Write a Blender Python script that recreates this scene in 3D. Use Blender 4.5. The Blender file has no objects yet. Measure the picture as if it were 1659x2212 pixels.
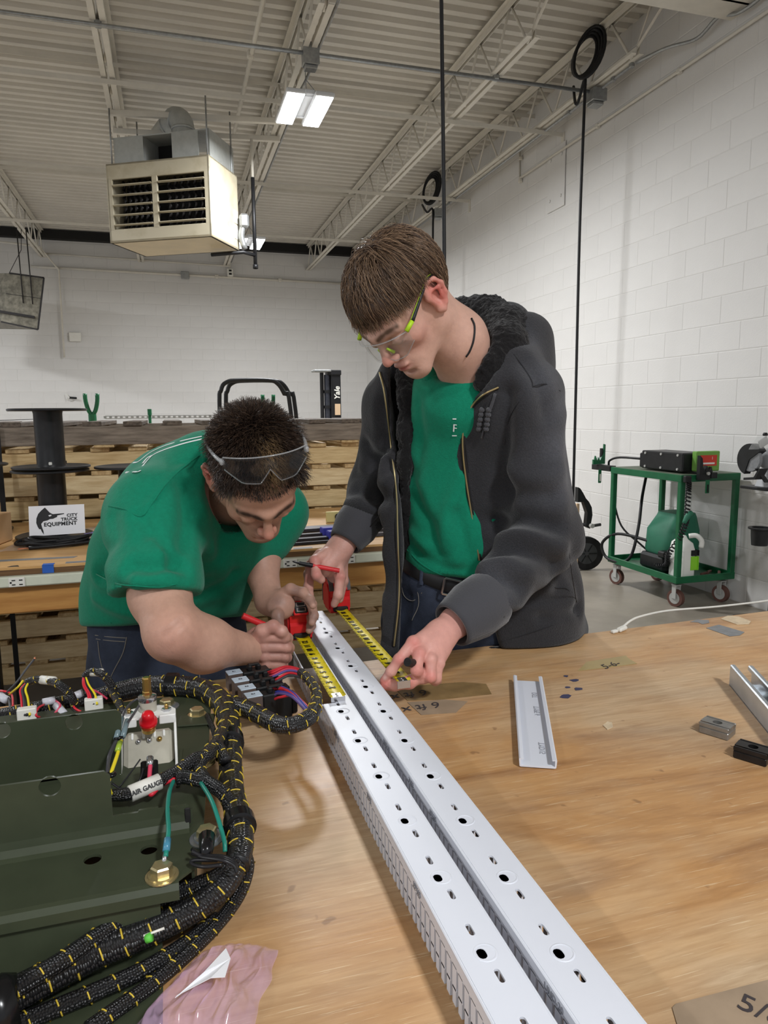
import bpy, bmesh, math, random
import numpy as np
from mathutils import Vector, Matrix, noise as mnoise
from mathutils.bvhtree import BVHTree
random.seed(7); np.random.seed(7)
SC = bpy.context.scene
COL = SC.collection
# ------------------------------------------------------------------ camera
IW, IH, FPX, CAMZ = 1659.0, 2212.0, 1530.0, 1.40
YAW, PITCH, ROLL = math.radians(16.7), math.radians(-7.95), math.radians(0.5)
FW = Vector((math.sin(YAW)*math.cos(PITCH), math.cos(YAW)*math.cos(PITCH), math.sin(PITCH)))
_r = Vector((math.cos(YAW), -math.sin(YAW), 0.0)); _u = _r.cross(FW)
RT = math.cos(ROLL)*_r - math.sin(ROLL)*_u
UP = math.sin(ROLL)*_r + math.cos(ROLL)*_u
CP = Vector((0, 0, CAMZ))
cam = bpy.data.cameras.new('camera'); camo = bpy.data.objects.new('camera', cam); COL.objects.link(camo)
cam.sensor_fit = 'VERTICAL'; cam.sensor_height = 36.0; cam.lens = FPX*36.0/IH; cam.clip_start = 0.02; cam.clip_end = 100
m = Matrix((RT, UP, -FW)).transposed().to_4x4(); m.translation = CP; camo.matrix_world = m
SC.camera = camo
def ray(x, y): return FW + RT*((x-IW/2)/FPX) - UP*((y-IH/2)/FPX)
def at(x, y, d): return CP + ray(x, y)*d                 # measured point at a distance d from the lens
def onz(x, y, z): r = ray(x, y); return CP + r*((z-CAMZ)/r.z)
def onx(x, y, X): r = ray(x, y); return CP + r*(X/r.x)
def ony(x, y, Y): r = ray(x, y); return CP + r*(Y/r.y)
def dv(a, b, c): return RT*a + UP*b - FW*c               # direction: right, up, towards the lens
# ------------------------------------------------------------------ world, exposure
W = bpy.data.worlds.new('world'); SC.world = W; W.use_nodes = True
W.node_tree.nodes['Background'].inputs[0].default_value = (0.93, 0.96, 1.0, 1)
W.node_tree.nodes['Background'].inputs[1].default_value = 0.56
SC.view_settings.view_transform = 'Standard'; SC.view_settings.look = 'None'
SC.view_settings.gamma = 1.0; SC.view_settings.use_curve_mapping = False
SC.view_settings.exposure = 0.18
LAMP_W = 132.0
# ------------------------------------------------------------------ scene helpers
def link(o, parent=None):
    COL.objects.link(o)
    if parent is not None:
        o.parent = parent
        o.matrix_parent_inverse = parent.matrix_world.inverted() if parent.type != 'EMPTY' else Matrix.Translation(-parent.location)
    return o
def tag(o, label=None, cat=None, group=None, kind=None):
    if label: o['label'] = label
    if cat: o['category'] = cat
    if group: o['group'] = group
    if kind: o['kind'] = kind
    return o
def thing(name, label, cat, loc=(0, 0, 0), group=None):
    o = bpy.data.objects.new(name, None); o.empty_display_size = 0.05; o.location = loc; COL.objects.link(o)
    return tag(o, label, cat, group)
def mesh_obj(name, verts, faces, mat, parent=None, smooth=False, uv=None, col=None):
    me = bpy.data.meshes.new(name)
    if isinstance(faces, np.ndarray):
        n = len(faces); k = faces.shape[1]
        me.vertices.add(len(verts)); me.vertices.foreach_set('co', np.asarray(verts, np.float32).ravel())
        me.loops.add(n*k); me.loops.foreach_set('vertex_index', faces.astype(np.int32).ravel())
        me.polygons.add(n); me.polygons.foreach_set('loop_start', np.arange(0, n*k, k, dtype=np.int32))
        me.update(calc_edges=True)
    else:
        me.from_pydata([tuple(v) for v in verts], [], faces)
    if uv is not None:
        l = me.uv_layers.new(name='UVMap'); l.data.foreach_set('uv', np.asarray(uv, np.float32).ravel())
    if col is not None:
        a = me.color_attributes.new('Col', 'FLOAT_COLOR', 'POINT')
        c4 = np.ones((len(verts), 4), np.float32); c4[:, :3] = col; a.data.foreach_set('color', c4.ravel())
    if smooth: me.polygons.foreach_set('use_smooth', np.ones(len(me.polygons), bool))
    me.materials.append(mat); me.update()
    o = bpy.data.objects.new(name, me); return link(o, parent)
def frame_from(z, hint=Vector((0, 0, 1))):
    z = z.normalized()
    if abs(z.dot(hint)) > 0.98: hint = Vector((1, 0, 0))
    x = hint.cross(z).normalized(); y = z.cross(x)
    return Matrix((x, y, z)).transposed()
def catmull(pts, n=6, closed=False):
    P = [Vector(p) for p in pts]; out = []
    N = len(P)
    for i in range(N if closed else N-1):
        p1, p2 = P[i], P[(i+1) % N]
        p0 = P[i-1] if (i > 0 or closed) else p1*2-p2
        p3 = P[(i+2) % N] if (i+2 < N or closed) else p2*2-p1
        for k in range(n):
            t = k/n
            out.append(0.5*((2*p1)+(p2-p0)*t+(2*p0-5*p1+4*p2-p3)*t*t+(3*p1-p0-3*p2+p3)*t**3))
    if not closed: out.append(P[-1])
    return out
class MB:
    def __init__(s): s.v = []; s.f = []; s.uv = []; s.has_uv = False
    def add(s, vs, fs, uvs=None):
        b = len(s.v); s.v += [Vector(v) for v in vs]
        for i, f in enumerate(fs):
            s.f.append(tuple(b+j for j in f))
            if uvs: s.uv += uvs[i]; s.has_uv = True
            else: s.uv += [(0, 0)]*len(f)
        return s
    def box(s, c, size, R=None, bev=0.0):
        hx, hy, hz = size[0]/2, size[1]/2, size[2]/2; c = Vector(c)
        if bev <= 0:
            vs = [Vector((x, y, z)) for x in (-hx, hx) for y in (-hy, hy) for z in (-hz, hz)]
            fs = [(0, 1, 3, 2), (4, 6, 7, 5), (0, 4, 5, 1), (2, 3, 7, 6), (0, 2, 6, 4), (1, 5, 7, 3)]
        else:
            b = min(bev, hx*.98, hy*.98, hz*.98); vs = []; key = {}
            for sx in (-1, 1):
                for sy in (-1, 1):
                    for sz in (-1, 1):
                        for a in range(3):
                            p = [sx*(hx-b), sy*(hy-b), sz*(hz-b)]; p[a] = (sx*hx, sy*hy, sz*hz)[a]
                            key[(sx, sy, sz, a)] = len(vs); vs.append(Vector(p))
            fs = []
            for a in range(3):
                b1, b2 = (a+1) % 3, (a+2) % 3
                for sg in (-1, 1):
                    q = []
                    for u, w in ((-1, -1), (1, -1), (1, 1), (-1, 1)):
                        t = [0, 0, 0]; t[a] = sg; t[b1] = u; t[b2] = w; q.append(key[(*t, a)])
                    fs.append(tuple(q if sg > 0 else q[::-1]))
            for a in range(3):       # edge chamfers along axis a
                b1, b2 = (a+1) % 3, (a+2) % 3
                for u in (-1, 1):
                    for w in (-1, 1):
                        t0 = [0]*3; t1 = [0]*3; t0[a] = -1; t1[a] = 1
                        for t in (t0, t1): t[b1] = u; t[b2] = w
                        q = [key[(*t0, b1)], key[(*t1, b1)], key[(*t1, b2)], key[(*t0, b2)]]
                        fs.append(tuple(q if u*w < 0 else q[::-1]))
            for sx in (-1, 1):
                for sy in (-1, 1):
                    for sz in (-1, 1):
                        q = [key[(sx, sy, sz, a)] for a in range(3)]
                        fs.append(tuple(q if sx*sy*sz > 0 else q[::-1]))
        if R is not None: vs = [R @ v for v in vs]
        return s.add([v+c for v in vs], fs)
    def bar(s, a, b, w, h=None, bev=0.0, hint=Vector((0, 0, 1))):
        a, b = Vector(a), Vector(b); R = frame_from(b-a, hint)
        return s.box((a+b)/2, (w, h or w, (b-a).length), R, bev)
    def tube(s, pts, r, n=10, cap=True, smooth_n=0, uvlen=None):
        P = [Vector(p) for p in pts]
        if smooth_n: P = catmull(P, smooth_n)
        rs = r if isinstance(r, (list, tuple)) else [r]*len(P)
        if len(rs) != len(P):
            k = len(rs)-1; rs = [rs[min(int(i/(len(P)-1)*k), k-1)]*(1-(i/(len(P)-1)*k-min(int(i/(len(P)-1)*k), k-1)))+rs[min(int(i/(len(P)-1)*k), k-1)+1]*(i/(len(P)-1)*k-min(int(i/(len(P)-1)*k), k-1)) for i in range(len(P))]
        t = (P[1]-P[0]).normalized(); x = frame_from(t).col[0].copy()
        vs = []; L = 0.0; Ls = []
        for i, p in enumerate(P):
            if i > 0: L += (p-P[i-1]).length
            Ls.append(L)
            t2 = ((P[min(i+1, len(P)-1)]-P[max(i-1, 0)])).normalized()
            x = (x - t2*x.dot(t2)).normalized(); y = t2.cross(x)
            for k in range(n):
                a = 2*math.pi*k/n; vs.append(p+(x*math.cos(a)+y*math.sin(a))*rs[i])
        fs = []; uvs = []
        for i in range(len(P)-1):
            for k in range(n):
                k2 = (k+1) % n
                fs.append((i*n+k, i*n+k2, (i+1)*n+k2, (i+1)*n+k))
                uvs.append([(k/n, Ls[i]), ((k+1)/n, Ls[i]), ((k+1)/n, Ls[i+1]), (k/n, Ls[i+1])])
        if cap:
            fs.append(tuple(range(n))[::-1]); uvs.append([(0, 0)]*n)
            e = (len(P)-1)*n; fs.append(tuple(e+k for k in range(n))); uvs.append([(0, 0)]*n)
        return s.add(vs, fs, uvs)
    def cyl(s, a, b, r, r2=None, n=16, cap=True): return s.tube([a, b], [r, r if r2 is None else r2], n, cap)
    def lathe(s, c, prof, n=24, R=None):          # prof: (radius, height) pairs, axis = local z
        c = Vector(c); vs = []; R = R or Matrix.Identity(3)
        for (r, z) in prof:
            for k in range(n):
                a = 2*math.pi*k/n; vs.append(c+R @ Vector((r*math.cos(a), r*math.sin(a), z)))
        fs = []
        for i in range(len(prof)-1):
            for k in range(n):
                k2 = (k+1) % n; fs.append((i*n+k, i*n+k2, (i+1)*n+k2, (i+1)*n+k))
        if prof[0][0] > 1e-6: fs.append(tuple(range(n))[::-1])
        if prof[-1][0] > 1e-6: e = (len(prof)-1)*n; fs.append(tuple(e+k for k in range(n)))
        return s.add(vs, fs)
    def prism(s, poly, org, ex, ey, ez, t):       # 2-D outline in (ex, ey) extruded by t along ez
        org, ex, ey, ez = Vector(org), Vector(ex), Vector(ey), Vector(ez); n = len(poly)
        vs = [org+ex*p[0]+ey*p[1] for p in poly]+[org+ex*p[0]+ey*p[1]+ez*t for p in poly]
        fs = [tuple(range(n))[::-1], tuple(range(n, 2*n))]+[(i, (i+1) % n, n+(i+1) % n, n+i) for i in range(n)]
        return s.add(vs, fs)
    def build(s, name, mat, parent=None, smooth=False, angle=None):
        uv = None
        if s.has_uv: uv = [c for p in s.uv for c in p]
        o = mesh_obj(name, s.v, s.f, mat, parent, smooth, uv)
        if angle is not None: shade(o, angle)
        return o
def shade(o, deg=40):
    me = o.data; bm = bmesh.new(); bm.from_mesh(me)
    lim = math.radians(deg)
    for e in bm.edges: e.smooth = len(e.link_faces) == 2 and e.calc_face_angle(3.2) < lim
    for f in bm.faces: f.smooth = True
    bm.to_mesh(me); bm.free(); return o
def rot(ax, deg): return Matrix.Rotation(math.radians(deg), 3, ax)
def inst(name, me, parent, M):
    o = bpy.data.objects.new(name, me); COL.objects.link(o); o.parent = parent
    if parent is not None: o.matrix_parent_inverse = Matrix.Translation(-parent.location)
    o.matrix_basis = M; return o
# ------------------------------------------------------------------ materials
def srgb(r, g, b):
    return tuple(((c/255)/12.92 if c/255 <= .04045 else ((c/255+.055)/1.055)**2.4) for c in (r, g, b))
MATS = {}
def mat(name, rgb, rough=0.6, metal=0.0, var=0.0, vscale=8.0, stretch=(1, 1, 1), bump=0.0, bscale=60.0, rgb2=None,
        spec=0.4, trans=0.0, ior=1.45, alpha=1.0, sheen=0.0, coat=0.0, emit=None, estr=0.0, sss=0.0, vcol=False, detail=5.0, thr=(0.35, 0.65)):
    if name in MATS: return MATS[name]
    M = bpy.data.materials.new(name); M.use_nodes = True; nt = M.node_tree; N = nt.nodes; L = nt.links
    b = N['Principled BSDF']; c = srgb(*rgb)
    b.inputs['Base Color'].default_value = (*c, 1); b.inputs['Roughness'].default_value = rough; b.inputs['Metallic'].default_value = metal
    b.inputs['Specular IOR Level'].default_value = spec; b.inputs['IOR'].default_value = ior
    b.inputs['Transmission Weight'].default_value = trans; b.inputs['Alpha'].default_value = alpha
    if sheen: b.inputs['Sheen Weight'].default_value = sheen; b.inputs['Sheen Roughness'].default_value = .5
    if coat: b.inputs['Coat Weight'].default_value = coat; b.inputs['Coat Roughness'].default_value = .15
    if emit: b.inputs['Emission Color'].default_value = (*srgb(*emit), 1); b.inputs['Emission Strength'].default_value = estr
    if sss: b.inputs['Subsurface Weight'].default_value = sss; b.inputs['Subsurface Radius'].default_value = (.012, .005, .003); b.inputs['Subsurface Scale'].default_value = 0.5
    tc = None
    if var > 0 or rgb2 or bump > 0:
        tc = N.new('ShaderNodeTexCoord'); mp = N.new('ShaderNodeMapping'); mp.inputs['Scale'].default_value = stretch
        L.new(tc.outputs['Object'], mp.inputs['Vector'])
    src = None
    if vcol:
        a = N.new('ShaderNodeVertexColor'); a.layer_name = 'Col'; src = a.outputs['Color']; L.new(src, b.inputs['Base Color'])
    if var > 0 or rgb2:
        nz = N.new('ShaderNodeTexNoise'); nz.inputs['Scale'].default_value = vscale; nz.inputs['Detail'].default_value = detail; nz.inputs['Roughness'].default_value = .6
        L.new(mp.outputs['Vector'], nz.inputs['Vector'])
        rp = N.new('ShaderNodeValToRGB'); rp.color_ramp.elements[0].position = thr[0]; rp.color_ramp.elements[1].position = thr[1]
        if rgb2: c0, c1 = srgb(*rgb2), c
        else: c0 = tuple(x*(1-var) for x in c); c1 = tuple(min(1, x*(1+var)) for x in c)
        if vcol: c0 = (1-var,)*3; c1 = (1, 1, 1)
        rp.color_ramp.elements[0].color = (*c0, 1); rp.color_ramp.elements[1].color = (*c1, 1)
        L.new(nz.outputs['Fac'], rp.inputs['Fac'])
        if vcol:
            mx = N.new('ShaderNodeMix'); mx.data_type = 'RGBA'; mx.blend_type = 'MULTIPLY'; mx.inputs['Factor'].default_value = 1
            L.new(src, mx.inputs[6]); L.new(rp.outputs['Color'], mx.inputs[7]); L.new(mx.outputs[2], b.inputs['Base Color'])
        else: L.new(rp.outputs['Color'], b.inputs['Base Color'])
    if bump > 0:
        n2 = N.new('ShaderNodeTexNoise'); n2.inputs['Scale'].default_value = bscale; n2.inputs['Detail'].default_value = 4
        L.new(mp.outputs['Vector'], n2.inputs['Vector'])
        bp = N.new('ShaderNodeBump'); bp.inputs['Strength'].default_value = min(1, bump); bp.inputs['Distance'].default_value = .004
        L.new(n2.outputs['Fac'], bp.inputs['Height']); L.new(bp.outputs['Normal'], b.inputs['Normal'])
    MATS[name] = M; return M
def nodes_of(M): nt = M.node_tree; return nt.nodes, nt.links, nt.nodes['Principled BSDF']
def text_obj(body, name, mat_, M, size, parent=None, extrude=0.0004, align='CENTER', shear=0.0, bold=0.0, space=1.0):
    cu = bpy.data.curves.new(name, 'FONT'); cu.body = body; cu.size = size; cu.extrude = extrude; cu.align_x = align; cu.align_y = 'CENTER'
    cu.shear = shear; cu.offset = bold; cu.space_character = space; cu.resolution_u = 3
    tmp = bpy.data.objects.new('tmp', cu); COL.objects.link(tmp)
    dg = bpy.context.evaluated_depsgraph_get(); me = bpy.data.meshes.new_from_object(tmp.evaluated_get(dg))
    bpy.data.objects.remove(tmp); bpy.data.curves.remove(cu)
    me.name = name; me.materials.clear(); me.materials.append(mat_)
    me.transform(M); o = bpy.data.objects.new(name, me); return link(o, parent)
def basis(x, y, z, o):                            # 4x4 from three axes and an origin
    M = Matrix((Vector(x), Vector(y), Vector(z))).transposed().to_4x4(); M.translation = Vector(o); return M
# ================================================================== THE ROOM
WX, WY, DZ = 3.95, 14.3, 4.66
m_paint = mat('wall_paint', (212, 210, 207), .62, var=.035, vscale=1.3, bump=.22, bscale=90)
m_mortar = mat('joint_paint', (206, 204, 201), .7)
m_floor = mat('concrete_floor', (146, 138, 126), .35, var=.16, vscale=2.2, bump=.1, bscale=30)
m_deck = mat('deck_paint', (206, 201, 191), .5, var=.05, vscale=1.5)
m_steel = mat('painted_steel', (210, 205, 194), .5, var=.05, vscale=6)
m_galv = mat('galvanised', (158, 160, 160), .38, metal=.7, var=.12, vscale=30)
m_dark = mat('dark_gap', (30, 29, 28), .8)
m_blk = mat('black_rubber', (24, 24, 26), .45)
m_white_pl = mat('white_plastic', (226, 224, 216), .4)
fl = MB().box((-1.5, 5.5, -.06), (11.2, 18.5, .12)).build('floor', m_floor); tag(fl, kind='structure', label='worn grey concrete floor of the hall')
# ---- block walls: the core plane sits at the joints, every block stands proud of it
def block_mesh(name, L, Hh, t=.0022, b=.004):
    me = bpy.data.meshes.new(name); bm = bmesh.new()
    x, z = L/2, Hh/2
    o = [(-x, 0, -z), (x, 0, -z), (x, 0, z), (-x, 0, z)]; i = [(-x+b, -t, -z+b), (x-b, -t, -z+b), (x-b, -t, z-b), (-x+b, -t, z-b)]
    ov = [bm.verts.new(p) for p in o]; iv = [bm.verts.new(p) for p in i]
    bm.faces.new(iv)
    for k in range(4): bm.faces.new((ov[k], ov[(k+1) % 4], iv[(k+1) % 4], iv[k]))
    bm.to_mesh(me); bm.free(); me.materials.append(m_paint); return me
JW = .004
full = block_mesh('block', .4064-JW, .2032-JW)
def block_wall(wall, u0, u1, z0, z1, place, score, side_lbl):
    items = []
    r = 0; z = 0.0
    while z < DZ-.08:
        off = 0 if r % 2 == 0 else .2032
        u = u0-off
        while u < u1:
            if z+.2 > z0 and z < z1: items.append((u+.2032, z+.1016))
            u += .4064
        z += .2032; r += 1
    items.sort(key=score)
    near, far = items[:300], items[300:]
    for (u, z) in near: inst('block', full, wall, place(u, z))
    if far:
        mb = MB(); src = [v.co.copy() for v in full.vertices]; fs = [tuple(p.vertices) for p in full.polygons]
        for (u, z) in far: M = place(u, z); mb.add([M @ v for v in src], fs)
        tag(mb.build('block_field', m_paint, wall), kind='stuff')
wr = MB().box((WX+.1, 5.5, DZ/2), (.2, 18.5, DZ)).build('wall_right', m_mortar); tag(wr, kind='structure', label='white painted concrete block wall on the right')
block_wall(wr, 1.6, WY, .0, 4.6, lambda u, z: Matrix.Translation((WX, u, z)) @ Matrix.Rotation(-math.pi/2, 4, 'Z'), lambda q: abs(q[0]-5.0)+.6*abs(q[1]-2.2), 'r')
wb = MB().box((-1.5, WY+.1, 2.25), (11.2, .2, 4.5)).build('wall_back', m_mortar); tag(wb, kind='structure', label='white painted concrete block wall at the far end')
block_wall(wb, -4.6, WX, .9, 4.3, lambda u, z: Matrix.Translation((u, WY, z)), lambda q: abs(q[0]-0.6)+1.2*abs(q[1]-2.4), 'b')
g = MB().box((-1.5, WY-.03, 4.575), (11.2, .24, .15)).build('trim_1', m_dark); tag(g, kind='structure', label='dark gap under the roof deck above the far wall')
# ---- roof deck: corrugated steel sheet, ribs along X
pv = []; y = -3.7; pit = .152
while y < WY+.1:
    for (dy, dz) in ((0, 0), (.062, 0), (.076, .038), (.137, .038)): pv.append((y+dy, DZ+dz))
    y += pit
vs = []; fs = []
for i, (yy, zz) in enumerate(pv):
    for xx in (-7.1, WX+.1): vs.append((xx, yy, zz))
for i in range(len(pv)-1): fs.append((2*i, 2*i+1, 2*i+3, 2*i+2))
ce = mesh_obj('ceiling', vs, fs, m_deck); tag(ce, kind='structure', label='white painted corrugated steel roof deck')
# ---- girder carrying the joists
gd = MB().box((-1.5, 4.30, 4.13+.012), (11.2, .40, .024)).box((-1.5, 4.30, 4.38), (11.2, .02, .5)).box((-1.5, 4.30, 4.63), (11.2, .40, .024)).build('trim_2', m_steel)
tag(gd, kind='structure', label='wide white steel girder across the top right corner')
# ---- bar joists
JB, JT = 4.20, DZ-.03
jl = {-3.52: 'white steel roof joist farthest to the left', -2.0: 'white steel roof joist above the far left heater', -.35: 'white steel roof joist behind the left side of the big heater',
      1.18: 'white steel roof joist carrying the lit lamps', 2.77: 'white steel roof joist halfway between lamp and block wall', 3.69: 'white steel roof joist running close along the block wall'}
for X, lb in jl.items():
    t = thing('roof_joist', lb, 'joist', (X, 9.4, JB), 'open web roof joists')
    for nm, z, y0, sg in (('top_chord', JT, 4.1, -1), ('bottom_chord', JB, 5.2, 1)):
        mb = MB()
        for s in (-1, 1):
            mb.box((X+s*.034, (y0+WY)/2, z), (.042, WY-y0, .006)).box((X+s*.0155, (y0+WY)/2, z+sg*.024), (.006, WY-y0, .045))
        mb.build(nm, m_steel, t)
    k = 0; y = 5.3
    while y < WY-.35:
        a = Vector((X, y, JB+.01)); b = Vector((X, y+.30, JT-.01)); c = Vector((X, y+.60, JB+.01))
        MB().tube([a, b], .011, 6).build('web_rod', m_steel, t, True); MB().tube([b, c], .011, 6).build('web_rod', m_steel, t, True)
        y += .60
    MB().tube([(X, 5.3, JB), (X, 4.5, JT)], .012, 6).build('web_rod', m_steel, t, True)
    MB().tube([(X+.0, 5.25, JB), (X+.02, 5.0, JT)], .009, 6).build('web_rod', m_steel, t, True)
# ---- bridging angles, across the joists
def xbar(name, lb, y, z, x0, x1, w, cat, grp, m_, bracket=True):
    t = thing(name, lb, cat, ((x0+x1)/2, y, z), grp)
    MB().box(((x0+x1)/2, y, z), (x1-x0, .004, w)).box(((x0+x1)/2, y+w/2, z+w/2), (x1-x0, w, .004)).build('angle_bar', m_, t)
    if bracket: MB().box((x1-.008, y, z-.06), (.016, .05, .16)).build('wall_bracket', m_, t)
xbar('bridging_bar', 'long white bridging angle nearest the lit lamp, bracketed to the block wall', 6.74, 4.16, -7, WX, .038, 'roof brace', 'roof bridging angles', m_steel)
xbar('bridging_bar', 'white bridging angle behind the standing man, bracketed to the block wall', 9.08, 4.16, -7, WX, .038, 'roof brace', 'roof bridging angles', m_steel)
xbar('bridging_bar', 'upper white bridging angle tight under the deck past the lit lamp', 7.35, 4.56, -7, WX, .036, 'roof brace', 'roof bridging angles', m_steel, False)
xbar('bridging_bar', 'upper white bridging angle tight under the deck near the far wall', 10.6, 4.56, -7, WX, .036, 'roof brace', 'roof bridging angles', m_steel, False)
xbar('bridging_bar', 'white bridging angle nearest the far wall', 11.6, 4.16, -7, WX, .036, 'roof brace', 'roof bridging angles', m_steel, False)
# ---- conduits and pipes
def pipe(name, lb, pts, r, m_, cat='conduit', group=None, n=8, sm=0, clamps=()):
    t = thing(name, lb, cat, pts[0], group)
    MB().tube(pts, r, n, True, sm).build('pipe', m_, t, True)
    for c in clamps: MB().box(c, (r*3.2, r*3.2, r*3.2), None, r*.6).build('clamp', m_, t)
    return t
t = pipe('electrical_conduit', 'grey conduit crossing the roof from upper left to the block wall', [(-7, 5.88, 4.17), (3.72, 5.84, 4.17)], .016, m_galv, clamps=[(-.35, 5.87, 4.185), (2.77, 5.85, 4.185)])
def jbox(lb, c, s, par=None):
    t = thing('junction_box', lb, 'junction box', c, 'grey junction boxes under the roof')
    MB().box(c, s, None, .006).build('box_body', m_galv, t); MB().box((c[0], c[1]-s[1]*.5-.004, c[2]), (s[0]*1.06, .008, s[2]*1.04), None, .003).build('box_cover', m_galv, t)
    MB().box((c[0], c[1], c[2]-s[2]*.5-.015), (s[0]*.8, s[1]*.8, .03), None, .006).build('bottom_cover', m_galv, t)
jbox('grey junction box above the lit lamp', (1.19, 5.86, 4.16), (.12, .10, .15))
jbox('grey junction box at the block wall below the coiled cord', (3.72, 5.83, 4.13), (.13, .13, .10))
jbox('small grey junction box at the farther coiled cord', (3.63, 9.44, 4.08), (.13, .13, .10))
pipe('sprinkler_pipe', 'thin white pipe hung under the deck left of the lit lamp', [(.83, 4.2, 4.5), (.85, 8.6, 4.5)], .02, m_steel, 'pipe', clamps=[(.835, 6.7, 4.5)])
pipe('electrical_conduit', 'grey conduit along the bottom of the lamp joist', [(1.26, 5.0, 4.22), (1.26, WY-.3, 4.22)], .012, m_galv)
pipe('electrical_conduit', 'grey conduit along the bottom of the joist by the wall', [(3.745, 5.35, 4.18), (3.745, WY-.3, 4.18)], .012, m_galv, clamps=[(3.74, 5.35, 4.18), (3.74, 6.3, 4.18), (3.74, 5.6, 4.18), (3.74, 9.3, 4.18)])
pipe('electrical_conduit', 'wavy grey conduit dropping from the joist end along the girder', [(3.745, 5.3, 4.18), (3.80, 5.0, 4.16), (3.87, 4.75, 4.12), (3.88, 4.55, 4.17), (3.88, 4.35, 4.10), (3.9, 4.1, 4.12), (3.9, 3.4, 4.2)], .013, m_galv, sm=6)
pipe('wall_conduit', 'long white conduit run along the right block wall', [(3.92, 2.5, 4.01), (3.92, 7.62, 4.01), (3.92, 7.63, 4.32)], .013, m_steel, clamps=[(3.925, 5.0, 4.01), (3.925, 6.1, 4.01), (3.925, 7.62, 3.98), (3.925, 7.62, 4.22)])
pl = thing('wall_plate', 'flush white access plate bolted to the block wall under the bracket', 'plate', (3.94, 6.85, 3.8))
MB().box((3.938, 6.85, 3.78), (.012, .34, .62), None, .004).build('plate', m_paint, pl)
for yy in (6.74, 6.96):
    for zz in (3.58, 3.98): MB().cyl((3.93, yy, zz), (3.922, yy, zz), .016, n=8).build('bolt', m_paint, pl)
pipe('wall_conduit', 'lower horizontal white conduit across the far wall', [(-2.2, 14.24, 4.02), (3.9, 14.24, 3.96)], .022, m_steel, clamps=[(1.0, 14.23, 3.99), (2.2, 14.23, 3.98)])
pipe('wall_conduit', 'upper horizontal white conduit across the far wall', [(-2.05, 14.22, 4.25), (1.23, 14.22, 4.19), (1.25, 14.22, 4.07)], .016, m_steel, clamps=[(-2.0, 14.2, 4.25)])
pipe('wall_conduit', 'white vertical conduit dropping down the far wall at left', [(-2.6, 13.7, 4.3), (-2.0, 13.9, 4.3), (-1.75, 14.22, 3.98), (-1.76, 14.22, 2.45)], .018, m_steel)
pipe('wall_conduit', 'white vertical stub conduit above the far wall outlet', [(1.25, 14.22, 4.5), (1.25, 14.22, 4.1)], .014, m_steel)
o = thing('wall_outlet', 'small white outlet high on the far wall', 'outlet', (1.25, 14.22, 4.07))
MB().box((1.25, 14.2, 4.07), (.11, .06, .14), None, .01).build('box_body', m_white_pl, o)
for dz in (-.03, .03): MB().box((1.25, 14.165, 4.07+dz), (.05, .012, .03)).build('socket', m_dark, o)
o = thing('junction_box', 'small square grey box on the far wall conduit', 'junction box', (.42, 14.22, 3.98)); MB().box((.42, 14.19, 3.98), (.15, .08, .13), None, .01).build('box_body', m_galv, o)
o = thing('wall_outlet', 'faint white cover plate on the far wall below the left heater', 'outlet', (-1.58, 14.25, 2.82)); MB().box((-1.56, 14.26, 2.82), (.2, .05, .16), None, .01).build('cover', m_white_pl, o); MB().cyl((-1.56, 14.235, 2.82), (-1.56, 14.22, 2.82), .02, n=8).build('knob', m_white_pl, o)
o = thing('wall_hook', 'tiny black wall hook left above the cable spool', 'hook', (-1.6, 14.28, 1.72)); MB().tube([(-1.72, 14.24, 1.73), (-1.6, 14.2, 1.72)], .02, 8).build('stem', m_blk, o); MB().tube([(-1.78, 14.25, 1.80), (-1.72, 14.2, 1.73), (-1.76, 14.25, 1.68)], .008, 6).build('wire', m_white_pl, o)
# ---- lamps
m_led = mat('led_panel', (255, 255, 255), .4, emit=(250, 252, 255), estr=16.0)
m_lampcase = mat('lamp_case', (206, 208, 210), .4)
def lamp(lb, X, Y, Z, ln=.60, hung=True):
    t = thing('high_bay_lamp', lb, 'lamp', (X, Y, Z), 'twin panel ceiling lamps')
    for s in (-1, 1):
        h = MB().box((X+s*.115, Y, Z+.018), (.155, ln+.03, .035), None, .008).build('panel_housing', m_lampcase, t)
        MB().box((X+s*.115, Y, Z-.002), (.135, ln, .006)).build('led_panel', m_led, h)
    MB().box((X, Y, Z+.05), (.10, ln*.8, .04), None, .006).build('driver_box', m_lampcase, t)
    for yy in (-.2, .2): MB().box((X, Y+yy, Z+.03), (.30, .03, .02)).build('bridge_bar', m_lampcase, t)
    for yy, sx in ((-.2, -.08), (-.2, .08), (.2, -.08), (.2, .08)):
        MB().tube([(X+sx, Y+yy, Z+.05), (X, Y-.1, Z+.20), (X, Y-.1, JB)], .0035, 5).build('hanger_wire', m_galv, t)
    l = bpy.data.lights.new('lamp_light', 'AREA'); l.shape = 'RECTANGLE'; l.size = .38; l.size_y = ln; l.energy = LAMP_W; l.color = (.96, .98, 1.0)
    lo = bpy.data.objects.new('lamp_light', l); lo.location = (X, Y, Z-.012); link(lo, t)
lamp('bright twin panel lamp hanging nearest, above the big heater', 1.19, 6.17, 3.88)
lamp('small bright lamp far off, just right of the big heater', 1.17, 10.25, 3.72)
lamp('twin panel lamp hanging behind the photographer on the lamp joist', 1.19, -1.9, 3.9)
lamp('twin panel lamp over the bay left of the picture', -4.4, 6.1, 3.9)
lamp('twin panel lamp over the left bay close to the far wall', -4.4, 10.2, 3.9)
lamp('twin panel lamp over the left bay behind the photographer', -4.4, -1.9, 3.9)
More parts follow.
